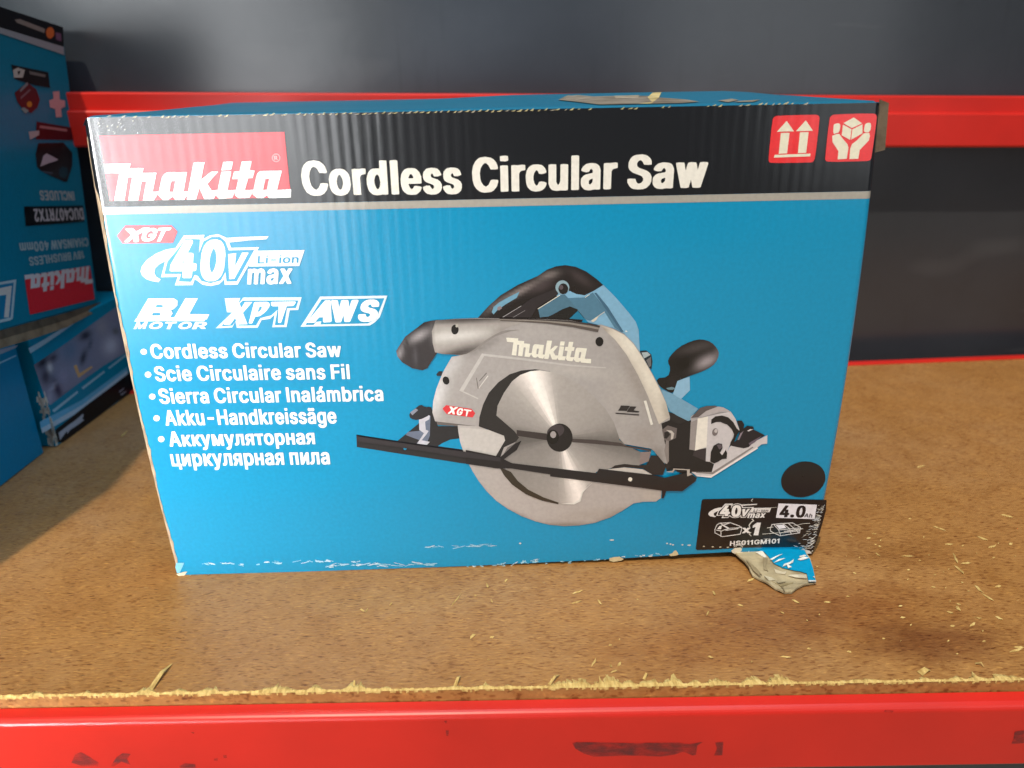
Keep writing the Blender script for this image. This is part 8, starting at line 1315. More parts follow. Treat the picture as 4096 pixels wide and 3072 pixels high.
# areas of the printed photograph with running tones: outline, layer, mesh step, base ink, soft tones (centre, radii, turn, ink, strength)
SHADE = {
 'box/saw_picture/rear_handle': [
  ("-88 1830 71 76 73 64 107 63 121 52 57 38 56 20 56 6 64 -12 64 -30 65 -49 40 -37 20 -22 -148 -212", 3, 0.0018, (33, 29, 31), [(184, 1997, 137, 19, 27, (143, 131, 128), 0.9), (18, 1905, 80, 18, 39, (111, 101, 100), 0.8), (355, 2090, 57, 20, 14, (133, 123, 120), 0.8), (305, 2023, 79, 32, 24, (76, 66, 68), 0.8), (546, 2068, 86, 27, -36, (69, 60, 61), 0.8), (197, 1886, 146, 37, 29, (26, 23, 24), 0.8)]),
 ],
 'box/saw_picture/front_knob': [
  ("1116 1517 7 20 16 24 26 28 32 25 40 20 35 13 33 6 33 -3 32 -11 26 -17 20 -22 14 -21 8 -19 -1 -25 -9 -29 -16 -24 -20 -18 -27 -16 -33 -15 -28 -11 -24 -8 -32 -12 -40 -18 -23 -22 -15 -48 -7 -18 -15 -3 -23 12 -24 14 -23 17 -17 21 -11 26 14 15 39 3 23 17 6 30 -2 27 -11 22", 3, 0.0016, (31, 28, 29), [(1303, 1604, 130, 32, 14, (73, 67, 68), 0.9), (1364, 1503, 81, 37, 28, (163, 152, 155), 0.95), (1222, 1485, 62, 46, -2, (19, 17, 18), 1), (1429, 1558, 19, 54, -1, (107, 99, 101), 0.7), (1155, 1359, 31, 47, -2, (44, 39, 40), 0.6)]),
 ],
 'box/saw_picture/lower_guard': [
  ("-244 1104 2 -42 8 -76 20 -77 27 -78 29 -71 36 -71 53 -82 61 -74 77 -66 95 -62 96 -45 96 -31 104 -14 105 2 104 16 112 42 78 48 78 57 64 10 88 -1 34 26 2 68 -289 58 -262 123 -679 328", 5, 0.0026, (178, 169, 165), [(-196, 994, 97, 105, -2, (205, 199, 196), 0.8), (-108, 626, 25, 168, 36, (149, 140, 136), 0.8), (124, 420, 198, 22, -29, (139, 130, 125), 0.85), (460, 326, 261, 21, -2, (129, 119, 111), 0.9), (796, 389, 173, 21, 25, (134, 124, 116), 0.9), (660, 402, 259, 43, 6, (163, 153, 144), 0.6), (1054, 536, 77, 51, -2, (185, 174, 162), 0.6)]),
 ],
 'box/saw_picture/blade_guard': [
  ("-387 1125 -17 75 10 81 23 80 46 110 64 108 59 10 -116 11 -47 13 -11 61 -1 77 27 70 115 7 151 2 208 -9 217 -9 144 -11 167 -35 28 3 73 -26 75 -40 61 -61 63 -95 64 -112 58 -106 43 -98 33 -109 -1 -21 -54 -23 26 -123 39 -139 -9 -39 -37 18 -54 80 -25 21 -180 39 -32 41 -491 2 -440 114 -282 45", 7, 0.0028, (169, 162, 159), [(-362, 1321, 47, 210, -20, (218, 214, 214), 0.9), (-248, 1536, 84, 38, 43, (208, 204, 203), 0.7), (-61, 1643, 143, 29, 31, (133, 127, 124), 0.85), (489, 1469, 269, 46, -7, (194, 186, 180), 0.6), (924, 1366, 47, 257, 26, (147, 137, 130), 0.75), (993, 993, 98, 81, -2, (157, 147, 141), 0.7), (1078, 844, 50, 74, 18, (131, 121, 116), 0.85), (829, 1288, 118, 157, -2, (181, 171, 163), 0.4), (268, 1719, 224, 30, -5, (179, 172, 168), 0.5)]),
  ("-349 1823 114 4 151 0 136 -4 130 -15 14 -15 -87 -25 -88 -44 -66 -39 -68 -56 -52 -31 -37 -7 -43 3 -73 7 -47 12 -11 61 -1 77", 9, 0.0016, (169, 161, 156), [(-164, 1820, 383, 21, 1, (64, 58, 58), 1), (-255, 1716, 253, 33, 4, (216, 211, 206), 0.95), (-223, 1601, 204, 36, 15, (69, 63, 63), 0.95), (-375, 1705, 13, 89, -1, (141, 133, 128), 0.6), (51, 1747, 82, 30, 24, (143, 136, 131), 0.6)]),
  ("680 1762 74 -25 74 -40 61 -63 63 -95 65 -112 54 -106 47 -99 28 -100 -66 -48 -35 85 -51 124 -67 139 -80 143 -77 103 -67 63", 8, 0.0016, (208, 197, 183), [(867, 1619, 45, 114, 39, (236, 227, 212), 0.8), (1003, 1404, 43, 171, 26, (232, 222, 206), 0.8), (818, 1551, 17, 176, 34, (139, 130, 122), 0.85), (963, 1284, 16, 181, 23, (151, 141, 132), 0.8), (703, 1738, 30, 30, -1, (148, 137, 127), 0.8), (1125, 1156, 20, 88, 16, (163, 153, 140), 0.7)]),
 ],
 'box/saw_picture/dust_nozzle': [
  ("-336 1825 -43 -5 -44 -10 -56 -42 -65 -47 -40 -57 -24 -37 5 -35 26 -40 63 -44 65 -15 29 12 26 42 35 50 12 15", 6.5, 0.0016, (58, 55, 58), [(-438, 1801, 88, 19, 29, (32, 30, 32), 1), (-457, 1724, 71, 27, 29, (166, 159, 161), 0.9), (-586, 1611, 20, 56, -21, (150, 144, 147), 0.9), (-543, 1667, 10, 45, -21, (28, 26, 28), 0.75), (-467, 1553, 83, 42, -2, (57, 55, 59), 0.8), (-490, 1589, 14, 64, -2, (93, 89, 95), 0.5), (-373, 1728, 18, 67, -1, (125, 118, 120), 0.5)]),
 ],
 'picture_box/photo_panel': [
  ("-25 845 521 41 496 54 544 53 -84 -536 -465 11 -495 -22 -439 -32 -34 36", 2, 0.003, (119, 120, 143), [(93, 827, 103, 51, 5, (21, 21, 29), 1), (254, 816, 69, 38, 5, (42, 38, 54), 0.9), (170, 742, 34, 43, -20, (216, 210, 216), 0.95), (87, 690, 67, 79, -21, (38, 38, 52), 0.9), (205, 517, 51, 121, 13, (32, 32, 58), 0.95), (157, 562, 56, 19, 13, (170, 168, 188), 0.8), (70, 481, 37, 62, -23, (155, 153, 176), 0.7), (508, 807, 125, 125, -19, (88, 109, 138), 0.8), (803, 861, 104, 45, -3, (22, 29, 42), 1), (679, 654, 41, 104, -50, (26, 33, 46), 1), (845, 752, 28, 64, -49, (44, 60, 82), 0.8), (1186, 620, 145, 99, -9, (182, 181, 202), 0.85), (1324, 739, 62, 35, -18, (84, 83, 79), 0.8), (565, 568, 109, 82, -21, (138, 140, 166), 0.6), (336, 600, 78, 78, -21, (139, 135, 165), 0.6), (1104, 855, 111, 89, -17, (143, 140, 152), 0.7)]),
 ],
}
def loops(txt):
    v = [int(t) for t in txt.split()]
    x = y = 0; out = []
    for i in range(0, len(v), 2):
        x += v[i]; y += v[i + 1]; out.append((x / 10000.0, y / 10000.0))
    return out
LAYER = 0.00011
def shaded_area(mb, o, eu, ev, n, outline, layer, step, base, blobs):
    '''an area of the printed photograph: a base ink with soft elliptical tones laid over it'''
    pts = loops(outline)
    off = n * (layer * LAYER)
    ink = lambda c: tuple((q / 255.0) ** 2.2 for q in c)
    bl = [(x / 10000.0, y / 10000.0, rx / 10000.0, ry / 10000.0, math.cos(math.radians(a)), math.sin(math.radians(a)), ink(c), s) for x, y, rx, ry, a, c, s in blobs]
    c0 = ink(base)
    x0, x1 = min(p[0] for p in pts), max(p[0] for p in pts); y0, y1 = min(p[1] for p in pts), max(p[1] for p in pts)
    V = [Vector(p) for p in pts]; F = [list(range(len(V)))]
    def inside(x, y):
        r = False
        for (xa, ya), (xb, yb) in zip(pts, pts[1:] + pts[:1]):
            if (ya > y) != (yb > y) and x < xa + (y - ya) / (yb - ya) * (xb - xa): r = not r
        return r
    y = y0 + step * .5
    while y < y1:
        x = x0 + step * .5
        while x < x1:
            if inside(x, y): V.append(Vector((x, y)))
            x += step
        y += step
    vs, es, fs, _, _, _ = delaunay_2d_cdt(V, [], F, 1, 1e-7)
    def tone(p):
        c = c0
        for bx, by, rx, ry, ca, sa, bc, s in bl:
            dx, dy = p[0] - bx, p[1] - by
            u, v = (dx * ca + dy * sa) / rx, (-dx * sa + dy * ca) / ry
            k = s * math.exp(-(u * u + v * v))
            c = tuple(m * (1 - k) + t * k for m, t in zip(c, bc))
        return c + (1.0,)
    for f in fs:
        q = [vs[i] for i in f]
        if (q[1] - q[0]).cross(q[2] - q[0]) < 0: q = q[::-1]
        mb.tri_cols([o + eu * p.x + ev * p.y + off for p in q], [tone(p) for p in q])

def art_mesh(plane, entries, fan=None, shade=None):
    o, eu, ev, n = (Vector(PLANES[plane][k]) for k in ("o", "eu", "ev", "n"))
    mb = MB()
    for ent in entries:
        head, body = ent.split(":")
        colour, layer = head.split()
        c = lin(colour); off = n * (float(layer) * LAYER)
        for poly in body.split("|"):
            ls = [loops(t) for t in poly.split(";")]
            flat = [p for l in ls for p in l]
            for t in tessellate_polygon([[Vector((x, y, 0)) for x, y in l] for l in ls]):
                q = [flat[i] for i in t]
                ar = (q[1][0]-q[0][0])*(q[2][1]-q[0][1]) - (q[2][0]-q[0][0])*(q[1][1]-q[0][1])
                if abs(ar) < 1e-12: continue
                if ar < 0: q = q[::-1]
                mb.face([o + eu * x + ev * y + off for x, y in q], c)
    for outline, layer, step, base, blobs in (shade or ()):
        shaded_area(mb, o, eu, ev, n, outline, layer, step, base, blobs)
    if fan:
        off = n * (fan["layer"] * LAYER)
        w = lambda p: o + eu * (p[0] / 1000) + ev * (p[1] / 1000) + off
        cs = [tuple(c ** 2.2 for c in h) + (1.0,) for h in fan["cols"]]
        m = len(cs)
        for i in range(m):
            j = (i + 1) % m
            mid = tuple((a + b) / 2 for a, b in zip(cs[i], cs[j]))
            mb.tri_cols([w(fan["hub"]), w(fan["pts"][i]), w(fan["pts"][j])], [mid, cs[i], cs[j]])
    return mb

def place_art(prefix, plane, root, mat, fan=None):
    made = {}
    keys = [k for k in ART if k.split("/")[0] == prefix]
    for k in sorted(keys, key=lambda k: k.count("/")):
        names = k.split("/")[1:]
        f = fan if (fan and k.endswith("saw_blade")) else None
        if names[-1] in ("caption_line", "small_print") and len(ART[k]) > 1:      # separate lines of print
            for e in ART[k]:
                q = art_mesh(plane, [e]).build(names[-1], mat, root if len(names) == 1 else made[names[0]])
        elif len(names) == 1:
            made[names[0]] = art_mesh(plane, ART[k], f, SHADE.get(k)).build(names[0], mat, root)
        else:
            if names[0] not in made:
                e = bpy.data.objects.new(names[0], None); e.empty_display_size = 0.02
                link(e, root); made[names[0]] = e
            art_mesh(plane, ART[k], f, SHADE.get(k)).build(names[1], mat, made[names[0]])
    return made

# ------------------------------------------------------------------ the large box
BX, BD, BH = 0.225, 0.26, 0.30524
BLUE = lin("#0090be"); BLACK = lin("#151518"); GREY = lin("#aaa49a"); KRAFT = lin("#c9b089")
box = thing("cardboard_box", (0, 0.13, 0), "large blue and black cardboard carton printed with a cordless circular saw", "box", "power tool cartons")
RC = 0.004
def path(n=8):
    """outline seen from above: left side, round corner, front, round corner, right side; (x, y, nx, ny)"""
    out = []
    for i in range(7): out.append((-BX, BD - (BD - RC) * i / 6.0, -1, 0))
    for i in range(1, n + 1):
        a = math.pi / 2 * i / n
        out.append((-BX + RC - RC * math.cos(a), RC - RC * math.sin(a), -math.cos(a), -math.sin(a)))
    for t in [0.002, 0.006] + [i / 24.0 for i in range(1, 24)] + [0.994, 0.998]: out.append((-BX + RC + (2 * BX - 2 * RC) * t, 0, 0, -1))
    for i in range(0, n + 1):
        a = math.pi / 2 * i / n
        out.append((BX - RC + RC * math.sin(a), RC - RC * math.cos(a), math.sin(a), -math.cos(a)))
    for i in range(1, 7): out.append((BX, RC + (BD - RC) * i / 6.0, 1, 0))
    return out
PATH = path()
BOT = [(-0.225, 0.0003), (-0.14, 0.0), (-0.025, 0.0006), (0.076, 0.0028), (0.13, 0.0050), (0.166, 0.0060), (0.19, 0.0052), (0.225, 0.0030)]
def zbot(x):
    for (a, za), (b, zb) in zip(BOT[:-1], BOT[1:]):
        if x <= b: return za + (zb - za) * max(0, min(1, (x - a) / (b - a)))
    return BOT[-1][1]
def deform(x, y, z):
    t = max(0.0, min(1.0, z / BH))
    x += 0.0050 * 4 * t * (1 - t) * smoothstep(0.19, 0.225, x) - 0.0042 * 4 * t * (1 - t) * smoothstep(0.19, 0.225, -x)
    x -= 0.0012 * smoothstep(0.19, 0.225, -x)
    if t > 0.5:
        d = max(0.0, min(0.0065, x + BX + 0.0024))
        z -= (0.0065 - math.sqrt(0.0065 ** 2 - (0.0065 - d) ** 2)) * smoothstep(BH - 0.022, BH, z)
    return Vector((x, y, z))
def wrap(z0, z1, off, col, i0=0, i1=None, nz=10, mb=None, zfun=None):
    mb = mb or MB()
    P_ = PATH[i0:i1]
    rows = []
    for k in range(nz + 1):
        r = []
        for x, y, nx, ny in P_:
            a = zbot(x) if z0 is None else z0
            z = a + (z1 - a) * k / nz
            r.append(deform(x + nx * off, y + ny * off, z))
        rows.append(r)
    mb.grid(rows, col)
    return mb
ZS0, ZS1 = 0.2508, 0.2551
mb = wrap(None, BH - 0.0006, 0.0, BLUE, nz=16)
# rear wall and a recessed bottom that carries the weight
mb.face([(BX, BD, 0.0005), (-BX, BD, 0.0005), (-BX, BD, BH - 0.002), (BX, BD, BH - 0.002)], BLUE)
mb.box((-BX + 0.006, 0.009, 0.0), (BX - 0.006, BD - 0.003, 0.012), lin("#3a2c1c"))
mb.build("carton", MAT_PRINT, box, smooth=True)
wrap(ZS1 + 0.0001, BH - 0.0007, 0.00012, BLACK, nz=8).build("black_band", MAT_PRINT, box, smooth=True)
wrap(ZS0, ZS1, 0.00012, GREY, nz=2).build("grey_stripe", MAT_PRINT, box, smooth=True)
# bare kraft where the front left corner has rubbed through
mb = MB()
rnd = random.Random(8)
iC = 7
nzr = 70
rows = []
for k in range(nzr + 1):
    z = 0.002 + (BH - 0.012) * k / nzr
    e = 0.70 + 0.14 * rnd.random() + 0.08 * math.sin(k * 0.35)
    if z > 0.262: e *= 0.75
    r = []
    for j in range(7):
        u = j / 6.0
        if u < 0.34: x, y, nx, ny = -BX, RC + 0.012 * (1 - u / 0.34), -1, 0
        else:
            a = (u - 0.34) / 0.66 * e * math.pi / 2 * 1.05
            x, y, nx, ny = -BX + RC - RC * math.cos(a), RC - RC * math.sin(a), -math.cos(a), -math.sin(a)
        r.append(deform(x + nx * 0.00028, y + ny * 0.00028, z))
    rows.append(r)
mb.grid(rows, lin("#b59f85"))
mb.build("worn_corner", MAT_KRAFT, box, smooth=True)

# top flaps, bulging up to the seam
RIDGE = [(-0.225, -0.0022), (-0.21, 0.0003), (-0.13, 0.0013), (-0.064, 0.0018), (0.018, 0.0044), (0.10, 0.0045), (0.203, 0.0044), (0.225, 0.0040), (0.2255, 0.0039)]
def ridge(x):
    for (a, za), (b, zb) in zip(RIDGE[:-1], RIDGE[1:]):
        if x <= b: return za + (zb - za) * max(0, min(1, (x - a) / (b - a)))
    return RIDGE[-1][1]
def topz(x, y):
    h = ridge(x)
    yy = min(y, BD - y)
    t = max(0.0, min(1.0, yy / 0.13))
    e = smoothstep(0.0, 0.004, yy)
    z = BH - 0.0006 + 0.0008 * e + h * t
    side = smoothstep(0.0, 0.003, BX - abs(x))
    fall = smoothstep(0.0, 0.055, BX - x)          # right end sags towards the corner
    return z - 0.0018 * (1 - side) - h * t * (1 - fall) * 0.9
def flap(y0, y1, ys):
    mb = MB()
    xs = [-BX, -BX + .0007, -BX + .0015, -BX + .003, -BX + .005, -0.21, -0.19] + [-0.17 + 0.017 * i for i in range(22)] + [0.205, 0.215, BX - .003, BX - .001, BX]
    rows = []
    for y in ys:
        rows.append([deform(x, y, topz(x, y)) for x in xs])
    mb.grid(rows, lin("#1c6f90"))
    return mb
o = flap(0, .13, [0.0, 0.0008, 0.002, 0.004, 0.01, 0.03, 0.06, 0.09, 0.11, 0.1295]).build("top_flap", MAT_PRINT_TOP, box, smooth=True)
flap(.13, BD, [0.1305, 0.15, 0.17, 0.2, 0.23, 0.25, 0.256, 0.258, 0.2592, BD]).build("top_flap", MAT_PRINT_TOP, box, smooth=True)
mb = MB()
for colr, pts in [('#857b70', [(0.0452, 0.0561), (0.0555, 0.1038), (0.0708, 0.0851), (0.0863, 0.0859), (0.1068, 0.0793), (0.1105, 0.06), (0.1213, 0.0365), (0.1243, 0.0147), (0.1122, 0.006), (0.0937, 0.006), (0.0773, 0.006), (0.065, 0.0063), (0.0524, 0.04)]), ('#c9b582', [(0.1035, 0.0657), (0.117, 0.1175), (0.1235, 0.1195), (0.1099, 0.0605), (0.0943, 0.006), (0.0871, 0.006), (0.0973, 0.0186)]), ('#9d9285', [(0.0518, 0.0807), (0.0621, 0.1054), (0.0708, 0.0851), (0.0567, 0.0535)]), ('#a99c8a', [(0.085, 0.087), (0.1025, 0.0896), (0.0972, 0.0643), (0.0821, 0.0577)]), ('#8f8478', [(0.137, 0.0215), (0.1493, 0.0352), (0.1498, 0.0229), (0.1388, 0.006)]), ('#8f8478', [(0.1471, 0.0137), (0.1633, 0.0239), (0.1533, 0.006), (0.1417, 0.006)])]:
    c = lin(colr)
    ls = [[Vector((x, y, 0)) for x, y in pts]]
    for t in tessellate_polygon(ls):
        mb.face([deform(pts[i][0], pts[i][1], topz(*pts[i]) + 0.0005) for i in t], c)
tr = mb.build("torn_patch", MAT_KRAFT, o)
# tape end standing off the top right corner
mb = MB()
pts = [(0.2252, 0.003, 0.3061), (0.2307, 0.003, 0.3041), (0.2326, 0.003, 0.2782), (0.2257, 0.003, 0.2766), (0.2258, 0.003, 0.2839)]
mb.face([Vector(p) for p in pts], lin("#6f6050"))
mb.face([Vector(p) + Vector((0, 0.0007, 0)) for p in pts][::-1], lin("#6f6050"))
mb.build("tape_end", MAT_KRAFT, box)
# torn tongue of board at the lower right corner
def sheet(poly, z0, thick, colr, n=None, amp=0.001, seed=1):
    r_ = random.Random(seed)
    mb = MB(); c = lin(colr)
    hz = [z0 + r_.random() * amp + 0.0035 * smoothstep(-0.03, 0.0, y) for x, y in poly]
    for t in tessellate_polygon([[Vector((x, y, 0)) for x, y in poly]]):
        q = [Vector((poly[i][0], poly[i][1], hz[i] + thick)) for i in t]
        if (q[1] - q[0]).cross(q[2] - q[0]).z < 0: q = q[::-1]
        mb.face(q, c)
    m = len(poly)
    for i in range(m):
        j = (i + 1) % m
        mb.face([(poly[i][0], poly[i][1], hz[i]), (poly[j][0], poly[j][1], hz[j]), (poly[j][0], poly[j][1], hz[j] + thick), (poly[i][0], poly[i][1], hz[i] + thick)], c)
    return mb
tong = sheet([(0.1695, 0.00526), (0.1747, 0.00628), (0.18381, 0.00409), (0.19837, 0.00377), (0.21261, 0.00261), (0.21757, 0.00023), (0.2172, -0.00521), (0.21776, -0.00936), (0.21671, -0.01818), (0.21325, -0.03235), (0.2041, -0.03527), (0.19969, -0.03729), (0.19638, -0.04008), (0.19337, -0.04212), (0.18829, -0.04245), (0.18589, -0.04029), (0.18396, -0.03799), (0.1816, -0.03491), (0.17946, -0.03105), (0.17627, -0.0267), (0.17325, -0.02307), (0.17262, -0.01913), (0.17267, -0.01596), (0.17136, -0.00945), (0.17021, -0.00694), (0.16928, -0.00524), (0.16836, -0.00187), (0.16779, 0.0011)], 0.0006, 0.0013, "#b5a585", amp=0.0012).build("torn_flap", MAT_KRAFT, box, weld=False)
sheet([(0.17794, -0.00011), (0.18285, 6e-05), (0.18754, -0.00187), (0.18928, -0.00819), (0.19052, -0.01436), (0.19518, -0.01859), (0.20172, -0.02129), (0.20602, -0.0223), (0.20973, -0.02483), (0.20746, -0.03375), (0.21228, -0.03429), (0.21579, -0.02003), (0.21684, -0.01124), (0.21612, -0.00751), (0.21649, -0.00185), (0.20202, 0.00076), (0.1829, 0.00175)], 0.0030, 0.0003, "#0090be", amp=0.0004, seed=2).build("printed_liner", MAT_PRINT_TOP, tong)
mb = MB()
for k, (colr, poly) in enumerate([('#e4ddd0', [(0.18178, -0.00194), (0.18694, -0.00095), (0.18762, -0.00764), (0.18594, -0.00838)]), ('#9c8d70', [(0.18513, -0.00793), (0.18802, -0.0093), (0.18397, -0.01717), (0.18452, -0.02115), (0.18181, -0.01943)]), ('#9a8a6c', [(0.17224, -0.01094), (0.17353, -0.01743), (0.17393, -0.02061), (0.17721, -0.02776), (0.17736, -0.02157), (0.17541, -0.01594)]), ('#cfc3a8', [(0.18024, -0.0256), (0.18166, -0.03103), (0.18611, -0.03011), (0.18474, -0.02737)]), ('#8d7e62', [(0.17402, -0.01587), (0.17606, -0.01835), (0.17754, -0.02392), (0.17912, -0.02477), (0.17677, -0.0176)]), ('#b8aa8c', [(0.18612, -0.03276), (0.19205, -0.03154), (0.19243, -0.03307), (0.18683, -0.03467)]), ('#cdbfa4', [(0.18899, -0.01901), (0.1939, -0.0224), (0.19693, -0.02177), (0.19492, -0.02479), (0.18905, -0.02294)]), ('#8d7e62', [(0.18888, -0.03664), (0.18835, -0.04322), (0.18769, -0.04319), (0.18769, -0.03806)]), ('#d6cab2', [(0.1962, -0.0264), (0.20195, -0.02592), (0.2085, -0.02702), (0.2078, -0.03005), (0.20083, -0.02894)]), ('#a3936f', [(0.18367, -0.03188), (0.18689, -0.0358), (0.1919, -0.03455), (0.19738, -0.03332), (0.19594, -0.03475), (0.18772, -0.03732)]), ('#f0efec', [(0.18869, -0.01132), (0.19555, -0.00798), (0.1988, -0.00691), (0.19466, -0.00917), (0.18982, -0.01219)]), ('#f0efec', [(0.1904, -0.01464), (0.19463, -0.01203), (0.19925, -0.01104), (0.19468, -0.01325)]), ('#ecebe6', [(0.19506, -0.01887), (0.19696, -0.01618), (0.20109, -0.01518), (0.20504, -0.01215), (0.20341, -0.0153), (0.19946, -0.01711), (0.20092, -0.01957), (0.19833, -0.02023), (0.19839, -0.01745)]), ('#ecebe6', [(0.20784, -0.01229), (0.21248, -0.01008), (0.21592, -0.01108), (0.21359, -0.01218), (0.20941, -0.01319)]), ('#e8e4dc', [(0.20982, -0.00954), (0.21403, -0.00852), (0.21466, -0.00937), (0.20999, -0.01036)]), ('#ecebe6', [(0.20727, -0.03356), (0.21236, -0.03404), (0.21209, -0.03471), (0.20713, -0.03454)]), ('#ecebe6', [(0.21193, -0.02985), (0.21299, -0.02952), (0.21262, -0.03103)])]):
    s_ = sheet(poly, 0.0040 if k >= 10 else 0.0026 + 0.0003 * (k % 3), 0.0005, colr, amp=0.0005, seed=k + 3)
    mb.v, off = mb.v + s_.v, len(mb.v)
    mb.f += [tuple(i + off for i in f) for f in s_.f]; mb.c += s_.c
mb.build("torn_fibres", MAT_KRAFT, tong)

FAN = {'layer': 8.6, 'hub': [42.44, 99.65], 'pts': [[1.11, 116.73], [2.03, 123.68], [4.2, 128.1], [6.35, 132.49], [9.04, 136.44], [11.72, 140.36], [16.97, 144.59], [20.32, 145.81], [23.67, 147.02], [29.59, 147.42], [36.26, 146.29], [39.9, 145.08], [43.55, 143.88], [47.28, 141.74], [51.03, 139.59], [54.79, 137.43], [58.08, 134.4], [61.38, 131.35], [64.71, 128.28], [67.29, 125.23], [69.88, 122.16], [72.49, 119.07], [75.28, 114.45], [78.08, 109.79], [79.77, 104.8], [81.47, 99.78], [82.36, 96.36], [83.13, 96.33], [85.55, 93.27], [89.24, 91.31], [92.93, 89.34], [96.64, 87.36], [96.48, 82.18], [96.31, 76.96], [91.6, 77.54], [86.88, 78.12], [79.87, 77.46], [75.26, 74.97], [71.37, 74.22], [67.47, 73.46], [66.09, 71.74], [65.41, 66.9], [61.55, 63.03], [58.87, 58.64], [56.99, 51.94], [52.66, 49.09], [47.29, 49.49], [41.92, 49.89], [38.21, 51.25], [34.51, 52.6], [30.82, 53.96], [25.69, 56.46], [20.58, 58.96], [16.29, 62.67], [12.03, 66.36], [9.79, 72.61], [7.77, 76.18], [5.77, 79.73], [3.78, 83.26], [4.64, 87.55], [7.84, 93.45], [12.5, 95.87], [15.63, 100.44], [12.64, 105.16], [9.74, 108.07], [6.85, 110.97], [3.98, 113.86]], 'cols': [[0.593, 0.566, 0.548], [0.624, 0.596, 0.577], [0.64, 0.611, 0.592], [0.656, 0.627, 0.607], [0.677, 0.647, 0.627], [0.717, 0.685, 0.663], [0.873, 0.833, 0.807], [0.986, 0.941, 0.912], [1.0, 1.0, 0.968], [0.937, 0.895, 0.867], [0.742, 0.708, 0.686], [0.694, 0.663, 0.642], [0.676, 0.645, 0.625], [0.668, 0.638, 0.618], [0.665, 0.635, 0.615], [0.664, 0.634, 0.614], [0.663, 0.633, 0.614], [0.661, 0.631, 0.612], [0.657, 0.627, 0.608], [0.651, 0.622, 0.602], [0.644, 0.615, 0.595], [0.636, 0.607, 0.588], [0.625, 0.597, 0.579], [0.61, 0.583, 0.564], [0.568, 0.542, 0.525], [0.49, 0.468, 0.453], [0.451, 0.431, 0.417], [0.451, 0.431, 0.417], [0.446, 0.426, 0.412], [0.452, 0.432, 0.418], [0.461, 0.44, 0.426], [0.471, 0.45, 0.436], [0.524, 0.5, 0.484], [0.569, 0.544, 0.527], [0.579, 0.553, 0.536], [0.589, 0.562, 0.544], [0.607, 0.58, 0.562], [0.622, 0.594, 0.576], [0.633, 0.605, 0.586], [0.648, 0.619, 0.6], [0.66, 0.631, 0.611], [0.683, 0.652, 0.632], [0.767, 0.732, 0.709], [0.914, 0.873, 0.846], [0.993, 0.949, 0.919], [0.896, 0.855, 0.829], [0.725, 0.692, 0.67], [0.644, 0.615, 0.596], [0.624, 0.596, 0.578], [0.613, 0.585, 0.567], [0.604, 0.577, 0.559], [0.593, 0.567, 0.549], [0.582, 0.556, 0.538], [0.569, 0.544, 0.527], [0.558, 0.533, 0.516], [0.55, 0.526, 0.509], [0.549, 0.524, 0.508], [0.547, 0.522, 0.506], [0.537, 0.513, 0.497], [0.511, 0.488, 0.473], [0.445, 0.425, 0.412], [0.419, 0.4, 0.387], [0.398, 0.38, 0.369], [0.482, 0.46, 0.446], [0.528, 0.504, 0.488], [0.559, 0.534, 0.517], [0.579, 0.553, 0.536]]}
made = place_art("box", "box", box, MAT_PRINT, FAN)
made["saw_picture"]["label"] = "printed picture of a circular saw with a grey blade guard"

# ------------------------------------------------------------------ the cartons stacked at the left
def prism(face, depth_dir, depth):
    """face: four corners of the visible side (near bottom, far bottom, far top, near top); pushed back by depth"""
    d = Vector(depth_dir) * depth
    a, b, c_, e = (Vector(p) for p in face)
    return [a, b, b + d, a + d, e, c_, c_ + d, e + d]
SB = thing("stacked_box", (-0.53, 0.10, 0.115), "blue carton with upside down lettering resting tilted on the two lower boxes", "box", "power tool cartons")
fpts = [(-0.4153, -0.155, 0.1745), (-0.4153, 0.3375, 0.107), (-0.4153, 0.383, 0.375), (-0.4153, -0.1095, 0.4267)]
mb = MB(); mb.hexa(prism(fpts, (-1, 0, 0), 0.25), lin("#006e88"))
mb.build("carton", MAT_PRINT_SIDE, SB, bevel=0.0022, seg=3)
mb = MB()
fl = [Vector(p) for p in [(-0.414, 0.0922, 0.1422), (-0.414, 0.1694, 0.1313), (-0.414, 0.2201, 0.1243), (-0.414, 0.2744, 0.1165), (-0.414, 0.3397, 0.109), (-0.412, 0.0838, 0.1298), (-0.412, 0.1602, 0.1183), (-0.412, 0.2105, 0.1112), (-0.412, 0.2651, 0.1046), (-0.412, 0.3337, 0.103)]]
m_ = len(fl) // 2
for i in range(m_ - 1):
    a, b, c_, d_ = fl[i], fl[i + 1], fl[m_ + i + 1], fl[m_ + i]
    mid0, mid1 = a.lerp(d_, .5), b.lerp(c_, .5)
    mb.face([a, b, mid1, mid0], lin("#54463a")); mb.face([mid0, mid1, c_, d_], lin("#7d6753"))
    t_ = Vector((-0.004, 0, 0))
    mb.face([d_, c_, c_ + t_, d_ + t_], lin("#7d6753"))
mb.build("bottom_flap", MAT_KRAFT, SB)
place_art("stack_box", "stack_box", SB, MAT_PRINT_SIDE)

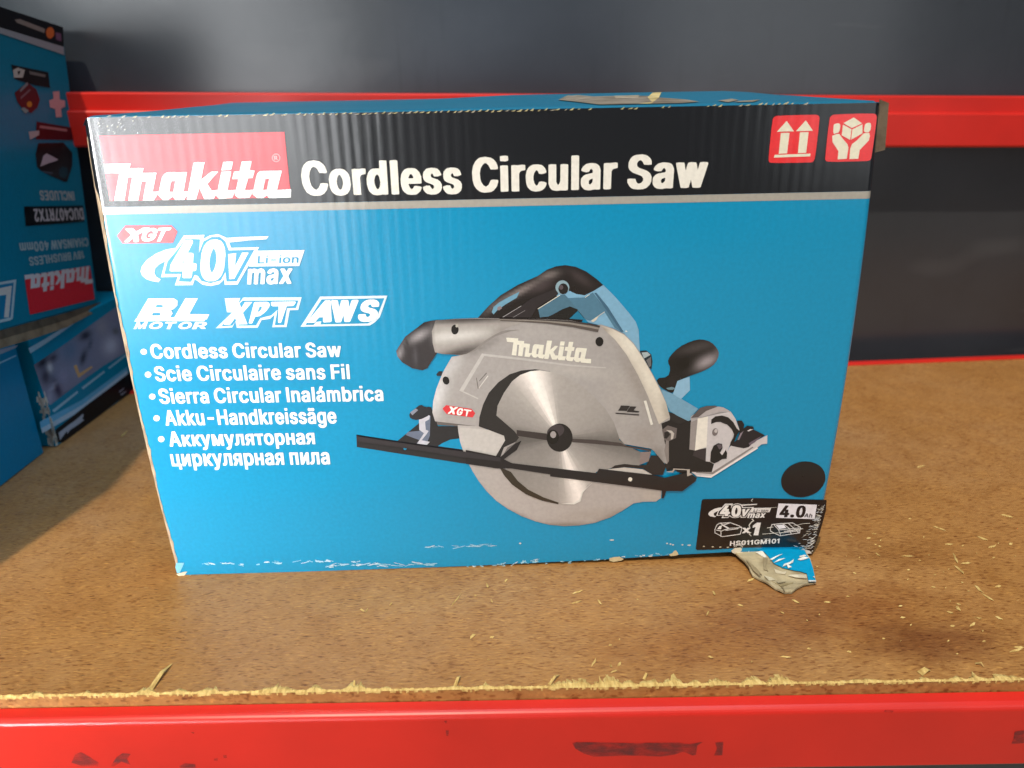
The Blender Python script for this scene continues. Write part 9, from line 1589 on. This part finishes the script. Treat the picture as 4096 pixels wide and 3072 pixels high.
def low_box(name, plane, u0, u1, h, depth, colr, label):
    o, eu, ev, n = (Vector(PLANES[plane][k]) for k in ("o", "eu", "ev", "n"))
    a = o + eu * u0; b = o + eu * u1; up = Vector((0, 0, h))
    t = thing(name, tuple((a + b) / 2 - n * depth / 2), label, "box", "power tool cartons")
    mb = MB(); mb.hexa(prism([a, b, b + up, a + up], -n, depth), lin(colr))
    mb.build("carton", MAT_PRINT_SIDE, t, bevel=0.0016, seg=3)
    return t, o, eu, n
PB, o_, eu_, n_ = low_box("picture_box", "picture_box", 0.0, 0.172, 0.108, 0.22, "#007898", "blue carton with a strip of tool photographs under the tilted box")
place_art("picture_box", "picture_box", PB, MAT_PRINT_SIDE)
# worn white fold at the near end
mb = MB(); rnd = random.Random(3)
for i in range(46):
    z = rnd.uniform(0.0005, 0.055) * (0.6 + 0.4 * rnd.random()); w = rnd.uniform(0.0008, 0.0030); L = rnd.uniform(0.002, 0.008)
    u = rnd.uniform(-0.0005, 0.0022)
    d0 = n_ * 0.00035
    q = [o_ + eu_ * (u - w / 2) + d0 + Vector((0, 0, z)), o_ + eu_ * (u + w / 2) + d0 + Vector((0, 0, z + L * .2)), o_ + eu_ * (u + w * .3) + d0 + Vector((0, 0, z + L)), o_ + eu_ * (u - w * .4) + d0 + Vector((0, 0, z + L * .8))]
    mb.face(q, lin("#dccfc4" if rnd.random() < .7 else "#b9a79c"))
    y0 = -eu_ * 0.0004
    x = -rnd.uniform(0.0008, 0.0060)
    q = [o_ + y0 + n_ * (x - w) + Vector((0, 0, z)), o_ + y0 + n_ * (x + w * .6) + Vector((0, 0, z)), o_ + y0 + n_ * (x + w * .4) + Vector((0, 0, z + L)), o_ + y0 + n_ * (x - w * .6) + Vector((0, 0, z + L))]
    mb.face(q, lin("#ded6d0"))
mb.build("worn_fold", MAT_KRAFT, PB)
BB, o_, eu_, n_ = low_box("plain_box", "blue_box", -0.23, 0.0665, 0.1165, 0.22, "#00749c", "plain blue carton at the bottom left in front of the box with photographs")
place_art("blue_box", "blue_box", BB, MAT_PRINT_SIDE)
